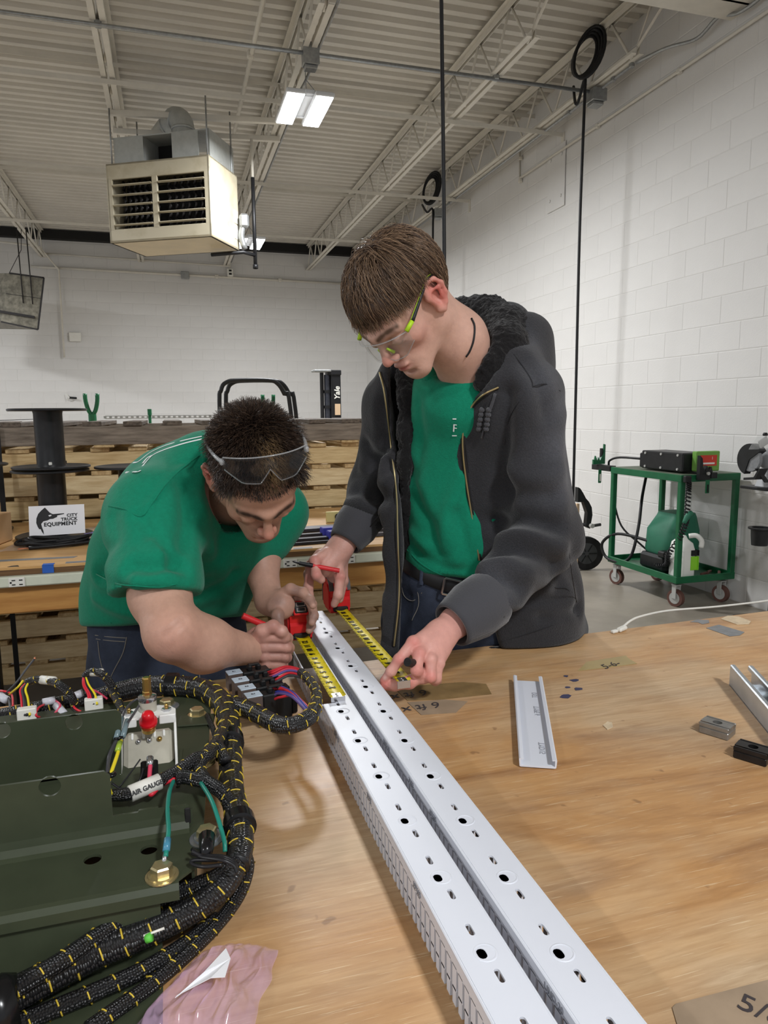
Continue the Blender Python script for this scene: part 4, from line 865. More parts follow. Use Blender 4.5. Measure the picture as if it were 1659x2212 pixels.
# ================================================================== GREEN CHASSIS AND WIRING HARNESS
m_olive = mat('olive_powder_coat', (57, 63, 47), .42, var=.07, vscale=30, spec=.35)
m_zincy = mat('yellow_zinc', (196, 182, 140), .28, metal=.85, var=.12, vscale=90); m_brass = mat('brass', (184, 150, 84), .25, metal=.9); m_chr = mat('bright_metal', (200, 200, 204), .18, metal=.95)
FZ = .96
ch = thing('steel_chassis', 'olive green folded steel chassis with bolts at the lower left', 'chassis', (-.15, .88, TZ))
circ = lambda cx, cy, r, n=20: [(cx+r*math.cos(2*math.pi*k/n), cy+r*math.sin(2*math.pi*k/n)) for k in range(n)]
h1 = onz(200, 1856, FZ); h2 = onz(322, 1835, FZ)
holed_plate('deck_plate', [(-.50, .655), (-.012, .655), (.010, .675), (.040, 1.055), (.026, 1.12), (-.50, 1.12)], [obround(h1.x, h1.y, .017, .017, 9), obround(h2.x, h2.y, .017, .017, 9)], .003, Matrix.Translation((0, 0, FZ-.0015)), m_olive, ch)
lip = []
for (y, z) in ((.6555, FZ), (.650, FZ-.001), (.646, FZ-.006), (.646, FZ-.016), (.649, FZ-.016), (.649, FZ-.006), (.6555, FZ-.003)): lip.append((y, z))
MB().prism(lip, (-.50, 0, 0), (0, 1, 0), (0, 0, 1), (1, 0, 0), .488).build('front_lip', m_olive, ch)
MB().prism([(.656, FZ-.003), (.653, FZ-.003), (.650, TZ+.003), (.56, TZ+.003), (.56, TZ+.0005), (.653, TZ+.0005)], (-.50, 0, 0), (0, 1, 0), (0, 0, 1), (1, 0, 0), .47).build('lower_skirt', m_olive, ch)
MB().prism([(.030, .68), (.033, .68), (.046, 1.08), (.043, 1.08)], (-.03, 0, TZ+.0005), (1, 0, 0), (0, 1, 0), (0, 0, 1), FZ-TZ-.003).build('side_wall', m_olive, ch)
MB().box((-.23, 1.118, (FZ+TZ)/2), (.50, .003, FZ-TZ-.001)).build('back_wall', m_olive, ch)
# upright plates
z1a, z1b = 1.037, .986; hp = ony(108, 1698, .742)
p1 = [(-.50, FZ), (.001, FZ), (.004, FZ+.004), (.004, z1b-.006), (-.002, z1b), (-.030, z1b), (-.031, z1b+.002), (-.050, z1b+.002), (-.051, z1b), (-.076, z1b), (-.076, z1a-.006), (-.082, z1a), (-.50, z1a)]
holed_plate('front_upright', p1, [circ(hp.x, hp.z, .0105)], .003, basis((1, 0, 0), (0, 0, 1), (0, -1, 0), (0, .742, 0)), m_olive, ch)
MB().prism([(.742, FZ-.0005), (.728, FZ-.0005), (.735, FZ+.002), (.7395, FZ+.008), (.7405, FZ+.016)], (-.50, 0, 0), (0, 1, 0), (0, 0, 1), (1, 0, 0), .50).build('bend_fillet', m_olive, ch)
MB().box((-.001, .7395, .974), (.006, .002, .018), None, .001).build('slit', m_dark, ch)
Y2 = .885; z2 = ony(130, 1547, Y2).z; xr = ony(262, 1540, Y2).x
ha = ony(160, 1559, Y2); hb_ = ony(4, 1577, Y2)
holed_plate('rear_upright', [(-.50, FZ), (xr-.004, FZ), (xr, z2-.006), (xr-.006, z2), (-.50, z2)], [circ(ha.x, ha.z, .0098), circ(hb_.x, hb_.z, .0098)], .003, basis((1, 0, 0), (0, 0, 1), (0, -1, 0), (0, Y2, 0)), m_olive, ch)
# bolts
def bolt(p, r=.0105, h=.0085, wash=1.5, mt=m_zincy, par=None, flat=None):
    b = MB().lathe(p+Vector((0, 0, .004)), [(r, 0), (r, h-.0015), (r*.86, h), (.001, h+.0004)], 6, rot('Z', random.uniform(0, 60))).build('hex_bolt', mt, par)
    MB().lathe(p, [(r*wash, 0), (r*wash, .0015), (r*1.25, .0018), (r*1.25, .004), (r*.9, .0042)], 24).build('washer', flat or mt, b, angle=30)
for px, py, w in ((350, 1893, 1.5), (447, 1812, 1.7), (361, 1527, 1.7), (426, 1547, 1.45), (440, 1648, 1.4)): bolt(onz(px, py, FZ), wash=w, par=ch, flat=m_zinc if w > 1.6 else None)
MB().box(onz(425, 1556, FZ+.002), (.05, .035, .003), rot('Z', -8), .001).build('corner_tab', m_olive, ch); MB().prism([(0, 0), (.004, 0), (.010, .10), (.006, .10)], (-.013, .83, FZ), (1, 0, 0), (0, 1, 0), (0, 0, 1), .0015).build('stamped_rib', m_olive, ch)
# ---- air gauge
m_gw = mat('gauge_white', (232, 232, 228), .35); m_gt = mat('gauge_translucent', (176, 172, 158), .3, var=.1, vscale=30, coat=.4); m_cap = mat('red_cap', (206, 22, 34), .28)
ga = thing('air_gauge', 'white bracketed air pressure gauge with red cap on the green chassis', 'gauge', (-.045, .93, FZ))
GC = Vector((-.045, .925, FZ)); Rg = rot('X', 42)
def G(x, y, z): return GC+Vector((0, 0, .020))+Rg @ Vector((x, y, z))
for s in (-1, 1): MB().box(G(s*.0335, -.012, -.004), (.0032, .070, .034), Rg, .001).build('bracket_leg', m_gw, ga)
MB().box(G(0, -.016, -.008), (.062, .062, .024), Rg, .006).build('gauge_body', m_gt, ga)
top_o = [(-.035, 0), (.035, 0), (.035, .014), (.028, .026), (.014, .033), (-.014, .033), (-.028, .026), (-.035, .014)]
tz = FZ+.047
MB().prism(top_o, (GC.x, GC.y+.006, tz), (1, 0, 0), (0, 1, 0), (0, 0, 1), .004).build('bracket_top', m_gw, ga)
for s in (-1, 1): MB().box((GC.x+s*.0245, GC.y+.005, tz-.002), (.021, .005, .012), None, .001).build('bracket_face', m_gw, ga)
for s in (-1, 1):
    q = Vector((GC.x+s*.0235, GC.y+.018, tz+.004)); nt_ = MB().lathe(q, [(.0062, 0), (.0062, .0035), (.001, .004)], 6).build('lock_nut', m_chr, ga); MB().lathe(q+Vector((0, 0, .003)), [(.0026, 0), (.0026, .004), (.0018, .006), (.0001, .0068)], 10).build('stud_tip', m_brass, nt_, True)
q = Vector((GC.x, GC.y+.026, tz+.001))
MB().lathe(q, [(.0115, 0), (.0115, .017)], 20).build('stem_sleeve', m_gt, ga, angle=40); MB().lathe(q+Vector((0, 0, .017)), [(.0118, 0), (.0122, .003), (.0118, .006), (.008, .0075)], 20).build('stem_nut', m_chr, ga, angle=40)
MB().lathe(q+Vector((0, 0, .023)), [(.0062, 0), (.0062, .006), (.0055, .007), (.0055, .024), (.0045, .026), (.0001, .026)], 6).build('brass_stud', m_brass, ga)
rc_ = Vector((GC.x+.001, GC.y-.006, tz+.001))
MB().lathe(rc_, [(.011, -.004), (.0115, .002), (.0105, .004), (.0085, .006), (.0082, .011), (.007, .015), (.004, .0172), (.0001, .018)], 22, rot('X', 25)).build('red_cap', m_cap, ga, True); MB().lathe(rc_+Vector((0, -.002, -.009)), [(.009, 0), (.009, .006)], 18, rot('X', 25)).build('brass_seat', m_brass, ga, angle=40)
for k, x in enumerate((-.02, -.006, .0075, .019)): MB().box(G(x, .006, .0045), (.003, .009, .003), Rg, .0008).build('barrier', m_gw, ga)
for x, mt in ((-.0125, m_chr), (.001, m_chr), (.0135, m_brass)): MB().lathe(G(x, -.002, .004), [(.0032, 0), (.0034, .003), (.002, .0045), (.0001, .005)], 10, Rg).build('terminal_post', mt, ga, True)
# ---- looms
def loom_mat():
    M = bpy.data.materials.new('braided_loom'); M.use_nodes = True; N, L, b = nodes_of(M)
    uv = N.new('ShaderNodeUVMap'); uv.uv_map = 'UVMap'; mp = N.new('ShaderNodeMapping'); mp.inputs['Scale'].default_value = (16, 420, 1); L.new(uv.outputs['UV'], mp.inputs['Vector'])
    ck = N.new('ShaderNodeTexVoronoi'); ck.voronoi_dimensions = '2D'; ck.inputs['Scale'].default_value = 1.0; ck.inputs['Randomness'].default_value = .55; L.new(mp.outputs['Vector'], ck.inputs['Vector'])
    r = N.new('ShaderNodeValToRGB'); r.color_ramp.elements[0].color = (.028, .028, .030, 1); r.color_ramp.elements[1].color = (.004, .004, .005, 1); r.color_ramp.elements[1].position = .75; L.new(ck.outputs['Distance'], r.inputs['Fac']); L.new(r.outputs['Color'], b.inputs['Base Color'])
    b.inputs['Roughness'].default_value = .30; b.inputs['Specular IOR Level'].default_value = .55
    bp = N.new('ShaderNodeBump'); bp.inputs['Strength'].default_value = .9; bp.inputs['Distance'].default_value = .0025; bp.invert = True; L.new(ck.outputs['Distance'], bp.inputs['Height']); L.new(bp.outputs['Normal'], b.inputs['Normal'])
    return M
m_loom = loom_mat(); m_tracer = mat('yellow_tracer', (206, 178, 62), .5); m_heat = mat('heat_shrink', (18, 18, 20), .22)
hn = thing('wiring_harness', 'thick black braided wiring harness with yellow tracer looping round the chassis', 'wiring harness', tuple(onz(500, 1700, TZ)))
def HP(seq): return [onz(*p) for p in seq]
def loom(pts, r, step=.024, sm=7, n=14, tr=True):
    P = catmull(pts, sm); rs = r
    o = MB().tube(P, r, n, True).build('loom', m_loom, hn, True)
    if not tr: return o
    rl = r if isinstance(r, (list, tuple)) else [r, r]
    # tracer yarn: stitched dashes winding round the loom
    mb = MB(); L = 0; acc = 0; x = frame_from((P[1]-P[0])).col[0].copy(); tot = sum((P[i+1]-P[i]).length for i in range(len(P)-1)); step *= 1.45; nxt = step*.5; ph = random.uniform(0, 6)
    for i in range(1, len(P)-1):
        t = (P[i+1]-P[i-1]).normalized(); x = (x-t*x.dot(t)).normalized(); y = t.cross(x); seg = (P[i]-P[i-1]).length
        while acc+seg > nxt:
            f_ = (nxt-acc)/max(seg, 1e-9); c = P[i-1].lerp(P[i], f_); u = (nxt/tot)*(len(rl)-1); k = min(int(u), len(rl)-2); rr = rl[k]*(1-(u-k))+rl[k+1]*(u-k)
            for a0 in (0, 1.3, 2.6, 3.9, 5.2):
                arc = []
                for q in range(5):
                    a = ph+a0+q*.20; arc.append(c+(x*math.cos(a)+y*math.sin(a))*(rr*1.012)+t*((a0+q*.20-3.1)/6.28*step*.4))
                mb.tube(arc, .0008 if rr < .010 else .00095, 4, False)
            ph += .5; nxt += step
        acc += seg
    mb.build('tracer_yarn', m_tracer, o, True); return o
main = HP([(-60, 1560, .95), (0, 1548, .952), (70, 1535, .954), (140, 1520, .957), (205, 1508, .962), (250, 1497, .967), (310, 1484, .972), (375, 1482, .974), (440, 1490, .972), (484, 1525, .968), (496, 1585, .962), (498, 1650, .958), (502, 1715, .955), (514, 1765, .953), (520, 1820, .95), (512, 1870, .945)])
loom(main, [.011, .012, .0125, .013, .0135, .016, .0165, .0165, .0165, .0165, .0155, .0145, .0145, .014, .014, .013], .0155)
loom(HP([(515, 1850, .947), (490, 1905, .935), (440, 1950, .925), (380, 1985, .918), (300, 2022, .913), (210, 2058, .908), (110, 2108, .905), (30, 2150, .904), (-60, 2205, .904)]), [.0125, .0125, .0125, .013, .0135, .014, .0145, .015, .015], .0165)
loom(HP([(516, 1855, .95), (470, 1893, .94), (400, 1922, .93), (330, 1955, .926), (262, 1990, .924), (200, 2030, .922), (130, 2078, .921), (60, 2120, .920), (-20, 2168, .919)]), .0082, .016)
loom(HP([(525, 1838, .94), (535, 1870, .932), (522, 1920, .915), (495, 1965, .90), (455, 2012, .893), (400, 2065, .889), (330, 2125, .888), (260, 2175, .888), (190, 2225, .888)]), .0072, .0165)
loom(HP([(470, 1985, .892), (400, 2040, .891), (310, 2095, .891), (200, 2145, .891), (90, 2190, .891), (10, 2225, .891)]), .0078, .017)
loom(HP([(492, 1520, .968), (540, 1535, .966), (572, 1552, .964), (605, 1566, .962), (640, 1564, .962), (672, 1545, .964), (684, 1515, .968), (680, 1487, .972), (665, 1466, .975), (650, 1452, .977)]), [.0145, .0135, .0125, .0125, .012, .0115, .0085, .0078, .0075, .0072], .015)
loom(HP([(490, 1560, .975), (455, 1625, .985), (420, 1640, .99), (385, 1665, .985), (330, 1695, .98), (280, 1715, .978), (245, 1718, .976)]), [.0085, .008, .0078, .0078, .0075, .0072, .007], .02)
loom(HP([(488, 1645, .975), (465, 1610, .985), (430, 1655, .985), (440, 1685, .98), (400, 1678, .983), (380, 1682, .983)]), [.0075, .0075, .007, .008, .008, .008], .02, tr=True)
loom(HP([(500, 1740, .96), (478, 1710, .972), (440, 1685, .98)]), .008, .02)
loom(HP([(165, 1530, .958), (152, 1500, .985), (130, 1480, .998), (105, 1470, 1.0), (75, 1468, 1.0), (58, 1474, .996)]), .0058, .016)
loom(HP([(246, 1505, .966), (240, 1480, .985), (225, 1460, 1.0), (208, 1451, 1.004), (190, 1454, 1.002), (182, 1463, .996)]), [.0068, .006, .0058, .0056, .0056, .0056], .016)
loom(HP([(238, 1488, .975), (252, 1510, .975), (262, 1530, .972), (265, 1545, .968)]), [.007, .006, .0055, .005], .016)
MB().tube(HP([(448, 1545, .965), (462, 1580, .962), (470, 1610, .96), (472, 1640, .958)]), .004, 8, True, 5).build('thin_branch', m_loom, hn, True)
# clamps
for c, t_, r in (((372, 1480, .974), (30, 0, 0), .0185), ((497, 1602, .962), (2, 30, 0), .0175), ((518, 1780, .953), (6, 26, 0), .0165)):
    a = onz(*c); b = onz(c[0]+t_[0], c[1]+t_[1], c[2]); d_ = (b-a).normalized()
    MB().tube([a-d_*.009, a-d_*.008, a+d_*.008, a+d_*.009], [r*.93, r*1.06, r*1.06, r*.93], 22).build('cushion_clamp', m_heat, hn, angle=50)
    MB().bar(a-Vector((r, 0, .004)), a-Vector((r+.03, 0, .012)), .012, .004).build('clamp_foot', m_heat, hn)
MB().tube(HP([(-40, 2205, .915), (20, 2165, .915), (40, 2158, .915)]), [.024, .024, .02], 18).build('shrink_boot', m_heat, hn, True)
# white flag labels on looms
def sleeve(seq, r, txt=None, size=.009):
    P = HP(seq); o = MB().tube(P, r, 16).build('label_sleeve', m_white_pl, hn, True)
    if txt:
        x = (P[-1]-P[0]).normalized(); mid = (P[0]+P[-1])/2; n_ = (CP-mid).normalized(); n_ = (n_-x*n_.dot(x)).normalized(); n_ = (n_*.9+n_.cross(x)*0).normalized(); y = n_.cross(x)
        text_obj(txt, 'label_text', m_ink, basis(x, y, n_, mid+n_*(r+.0004)-y*.001), size, o, bold=.0002)
sleeve([(89, 1468, 1.0), (118, 1471, 1.0)], .0066); sleeve([(196, 1452, 1.003), (222, 1453, 1.002)], .0062)
sleeve([(281, 1715, .9783), (345, 1688, .981)], .0094, 'AIR GAUGE', .0070)
# ---- single wires
WC = {k: mat('wire_'+k, v, .35) for k, v in dict(red=(206, 44, 58), black=(30, 30, 33), yellow=(226, 206, 44), blue=(62, 66, 156), violet=(104, 86, 150), green=(34, 128, 112), grey=(66, 66, 70), pink=(206, 70, 96)).items()}
def wire(col, seq, r=.0017, par=None): return MB().tube(HP(seq), r, 7, True, 7).build('wire', WC[col], par or hn, True)
for k, (c, o_) in enumerate((('red', 0), ('grey', 4), ('black', 7), ('yellow', 11))): wire(c, [(56+o_*.4, 1476, .996), (44+o_, 1490, .99), (46+o_*1.3, 1510, .98), (48+o_*1.5, 1545, .968)])
for k, (c, o_) in enumerate((('red', 0), ('red', 3), ('black', 6), ('yellow', 10))): wire(c, [(180+o_*.5, 1463, .997), (180+o_*1.2, 1480, .99), (190+o_*1.5, 1500, .98), (192+o_*1.8, 1522, .968)])
wire('red', [(190, 1490, .975), (210, 1498, .972), (228, 1508, .965)]); wire('pink', [(196, 1488, .977), (212, 1496, .974), (232, 1510, .966)])
wire('grey', [(10, 1500, .965), (35, 1475, .985), (55, 1448, 1.0), (74, 1424, 1.012)], .0016); MB().tube(HP([(74, 1424, 1.012), (76, 1421, 1.013)]), .0019, 7).build('bare_end', m_copper, hn, True)
wire('yellow', [(20, 1500, .965), (38, 1485, .985), (50, 1470, .993)])
wire('red', [(-10, 1492, .965), (8, 1493, .97), (25, 1500, .967), (28, 1528, .962)]); wire('grey', [(4, 1496, .968), (18, 1508, .967), (22, 1530, .962)])
wire('red', [(95, 1522, .966), (82, 1530, .97), (78, 1545, .965), (92, 1552, .955)]); wire('red', [(155, 1513, .968), (162, 1530, .964), (182, 1540, .956)]); wire('pink', [(120, 1513, .967), (130, 1525, .966), (112, 1548, .955)]); wire('black', [(93, 1515, .967), (80, 1528, .968)]); wire('black', [(150, 1512, .968), (158, 1532, .962), (176, 1542, .956)])
m_fro = mat('frosted_sleeve', (214, 214, 222), .3, alpha=.85)
for s in ([(92, 1518, .966), (120, 1512, .967)], [(152, 1508, .969), (180, 1496, .974)], [(122, 1524, .962), (138, 1543, .957)], [(-6, 1502, .966), (14, 1512, .965)]): MB().tube(HP(s), .0062, 10).build('frosted_sleeve', m_fro, hn, True)
for (px, py) in ((60, 1558), (204, 1536)):
    c = onz(px, py, .955); cn = MB().box(c+Vector((0, 0, .006)), (.026, .014, .030), rot('Z', 5), .0012).build('plug_connector', m_white_pl, hn)
# gauge leads
wire('grey', [(262, 1560, 1.02), (270, 1535, 1.022), (288, 1515, 1.02), (312, 1506, 1.026), (325, 1503, 1.026)], .0016); wire('grey', [(275, 1562, 1.02), (290, 1540, 1.022), (305, 1518, 1.02), (322, 1501, 1.03)], .0016)
m_blus = mat('butt_splice', (120, 140, 146), .2, alpha=.75)
for s in ([(263, 1552, 1.022), (251, 1595, 1.012)], [(275, 1556, 1.02), (265, 1592, 1.012)]): MB().tube(HP(s), .0035, 8).build('butt_splice', m_blus, hn, True)
wire('yellow', [(262, 1600, 1.01), (252, 1635, 1.005), (240, 1670, 1.0), (234, 1695, .992), (240, 1716, .98)], .0022); wire('grey', [(252, 1600, 1.01), (238, 1630, 1.005), (232, 1665, 1.0), (238, 1690, .99)], .002); wire('grey', [(250, 1600, 1.01), (234, 1640, 1.003), (236, 1700, .985)], .002)
MB().tube(HP([(259, 1604, 1.011), (254, 1622, 1.008)]), .0034, 8).build('green_splice', mat('green_splice', (150, 176, 60), .3), hn, True)
for c in ((256, 1592, 1.012), (240, 1673, 1.0)): MB().lathe(onz(*c), [(.0055, -.0015), (.006, 0), (.0055, .0015)], 12).build('cable_tie', m_heat, hn, True)
wire('black', [(303, 1640, .99), (285, 1665, .982), (258, 1700, .972)], .0009); wire('black', [(310, 1660, .985), (298, 1690, .975), (265, 1704, .97), (242, 1692, .975)], .0014)
wire('pink', [(325, 1650, .992), (323, 1675, .985), (322, 1712, .975)], .0026); wire('red', [(380, 1682, .982), (350, 1695, .978), (328, 1716, .973), (322, 1712, .974)], .0026)
MB().tube(HP([(324, 1636, .996), (324, 1655, .99)]), .0042, 10).build('ring_terminal', m_chr, hn, True); MB().box(onz(323, 1665, .978), (.02, .024, .012), rot('X', 30), .002).build('terminal_boot', m_heat, hn)
wire('green', [(376, 1684, .98), (366, 1710, .985), (362, 1750, .985), (364, 1790, .985), (362, 1815, .982), (358, 1850, .975)], .0024); wire('green', [(432, 1688, .98), (455, 1725, .985), (470, 1765, .98), (484, 1815, .968), (486, 1840, .96)], .0024)
MB().tube(HP([(362, 1812, .983), (359, 1838, .978)]), .0036, 8).build('blue_terminal', mat('blue_terminal', (70, 132, 158), .25), hn, True); MB().tube(HP([(358, 1838, .977), (354, 1866, .97)]), .0026, 8).build('ring_terminal', m_chr, hn, True)
MB().tube(HP([(447, 1808, .975), (446, 1835, .974), (444, 1850, .97)]), [.0085, .007, .006], 12).build('black_boot', m_heat, hn, True)
for dz, o_ in ((0, 0), (.004, 8), (.008, 4)): wire('black', [(415, 1835+o_, .968+dz), (440, 1848+o_*.5, .972), (480, 1850+o_, .972), (505, 1862+o_, .966), (512, 1885, .96)], .0019)
wire('black', [(480, 1868, .968), (440, 1872, .967), (415, 1866, .966), (420, 1858, .968), (470, 1858, .97)], .0019)
MB().tube(HP([(310, 2022, .935), (355, 2005, .938)]), .0012, 5).build('grey_strand', m_white_pl, hn, True); MB().tube(HP([(316, 2028, .932), (328, 2023, .934)]), .0042, 8).build('green_knot', mat('green_thread', (92, 190, 70), .5), hn, True)
# ---- relay bank
rb = thing('relay_bank', 'bank of four black relay sockets with pale blue relays on the table', 'relay bank', tuple(onz(545, 1500, TZ)))
e1 = (onz(566, 1512, .93)-onz(516, 1452, .93)); e1n = e1.normalized(); e2 = Vector((-e1n.y, e1n.x, 0)); e2 = e2 if e2.x > 0 else -e2
Rr = Matrix((e1n, e2, e1n.cross(e2))).transposed()
if Rr.col[2].z < 0: Rr = Matrix((-e1n, e2, (-e1n).cross(e2))).transposed()
m_relay = mat('relay_top', (190, 206, 220), .35); m_relb = mat('relay_side', (92, 80, 76), .45); pitchr = e1.length/3
for k in range(4):
    c = onz(506+k*13.8, 1463+k*16.5, .935); c.z = .935
    MB().box(c+Vector((0, 0, -.006)), (.0225, .026, .030), Rr, .001).build('relay', m_relb, rb); rl = MB().box(c+Vector((0, 0, .0097)), (.0228, .0263, .0018), Rr, .0006).build('relay_top', m_relay, rb)
    text_obj('R'+str(k+1), 'relay_print', m_pen, basis(e2, Rr.col[2].cross(e2), (0, 0, 1), c+Vector((0, 0, .0108))), .006, rb)
    s = c+e2*.038
    MB().box(s+Vector((0, 0, -.014)), (.0245, .050, .046), Rr, .002).build('socket_body', m_blk2, rb)
    for j, dx in enumerate((.008, .024)): MB().box(c+e2*(.020+dx)+Vector((0, 0, .013)), (.014, .008, .010), Rr, .002).build('latch', m_blk2, rb)
    MB().box(c+e2*.036+Vector((0, 0, .018)), (.009, .020, .004), Rr, .001).build('latch_bridge', m_blk2, rb)
    MB().box(s+e2*.029+Vector((0, 0, -.016)), (.021, .012, .036), Rr, .003).build('wire_boot', m_blk2, rb)
for k, (c, s, e, h, hx) in enumerate((('red', (585, 1451), (650, 1453), .985, 0), ('red', (586, 1455), (648, 1456), .980, 3), ('pink', (588, 1460), (650, 1458), .975, 2), ('violet', (590, 1462), (652, 1460), .972, 0), ('red', (592, 1470), (655, 1468), .968, 5), ('grey', (594, 1474), (656, 1472), .965, 3), ('red', (596, 1486), (668, 1548), .962, 8), ('red', (598, 1490), (671, 1545), .960, 14), ('blue', (600, 1496), (664, 1540), .957, 6), ('violet', (600, 1500), (660, 1536), .955, 2), ('red', (602, 1508), (674, 1545), .952, 18), ('blue', (598, 1484), (668, 1538), .963, 4))):
    mx, my = (s[0]+e[0])/2, (s[1]+e[1])/2-12-hx*.6
    wire(c, [(s[0]-8, s[1]+2, .94), (s[0]+4, s[1]-2, .948), (mx, my, .958), (e[0]-6+hx*.3, e[1]-8, .962), (e[0], e[1], .966)], .0022, rb)
# ---- pink antistatic bag
def bag_mat():
    M = mat('pink_antistatic_film', (236, 196, 234), .05, alpha=.33, spec=1.0, coat=1.0, bump=.8, bscale=30); return M
bg = thing('antistatic_bag', 'crumpled pink translucent plastic bag at the bottom edge', 'bag', tuple(onz(430, 2150, TZ)))
vs = []; fs = []; n = 90; q00, q10, q01, q11 = (onz(225, 2300, TZ), onz(520, 2300, TZ), onz(440, 2062, TZ), onz(600, 2050, TZ))
def ridge(x): return (1-abs(x)*2.2)
for i in range(n):
    for j in range(n):
        u, v = i/(n-1), j/(n-1); p = q00.lerp(q10, u).lerp(q01.lerp(q11, u), v); r_ = 1-.25*max(0, v-.8)*5*abs(u-.5)
        e_ = min(1, 7*u*(1-u))*min(1, 5*v*(1-v)+.2)
        z = TZ+.0012+e_*(.012+.010*max(0, ridge(mnoise.noise((u*3.2+v*.5, v*.8, 5))))+.006*max(0, ridge(mnoise.noise((u*7, v*2.2, 9))))+.0015*mnoise.noise((u*26, v*12, 2)))
        vs.append((p.x+.006*mnoise.noise((v*5, 1, u)), p.y+.005*mnoise.noise((u*5, 7, v))-.012*(u-.5)**2*v, z))
for i in range(n-1):
    for j in range(n-1): fs.append((i*n+j, (i+1)*n+j, (i+1)*n+j+1, i*n+j+1))
mesh_obj('film', vs, fs, bag_mat(), bg, True)
lp = [onz(378, 2155, TZ+.030), onz(440, 2100, TZ+.034), onz(488, 2048, TZ+.030), onz(498, 2070, TZ+.030), onz(486, 2110, TZ+.031), onz(455, 2112, TZ+.034), onz(382, 2150, TZ+.030)]
mesh_obj('paper_label', lp+[p-Vector((0, 0, .0006)) for p in lp], [tuple(range(7)), tuple(range(7, 14))[::-1]]+[(i, (i+1) % 7, 7+(i+1) % 7, 7+i) for i in range(7)], m_paper, bg)
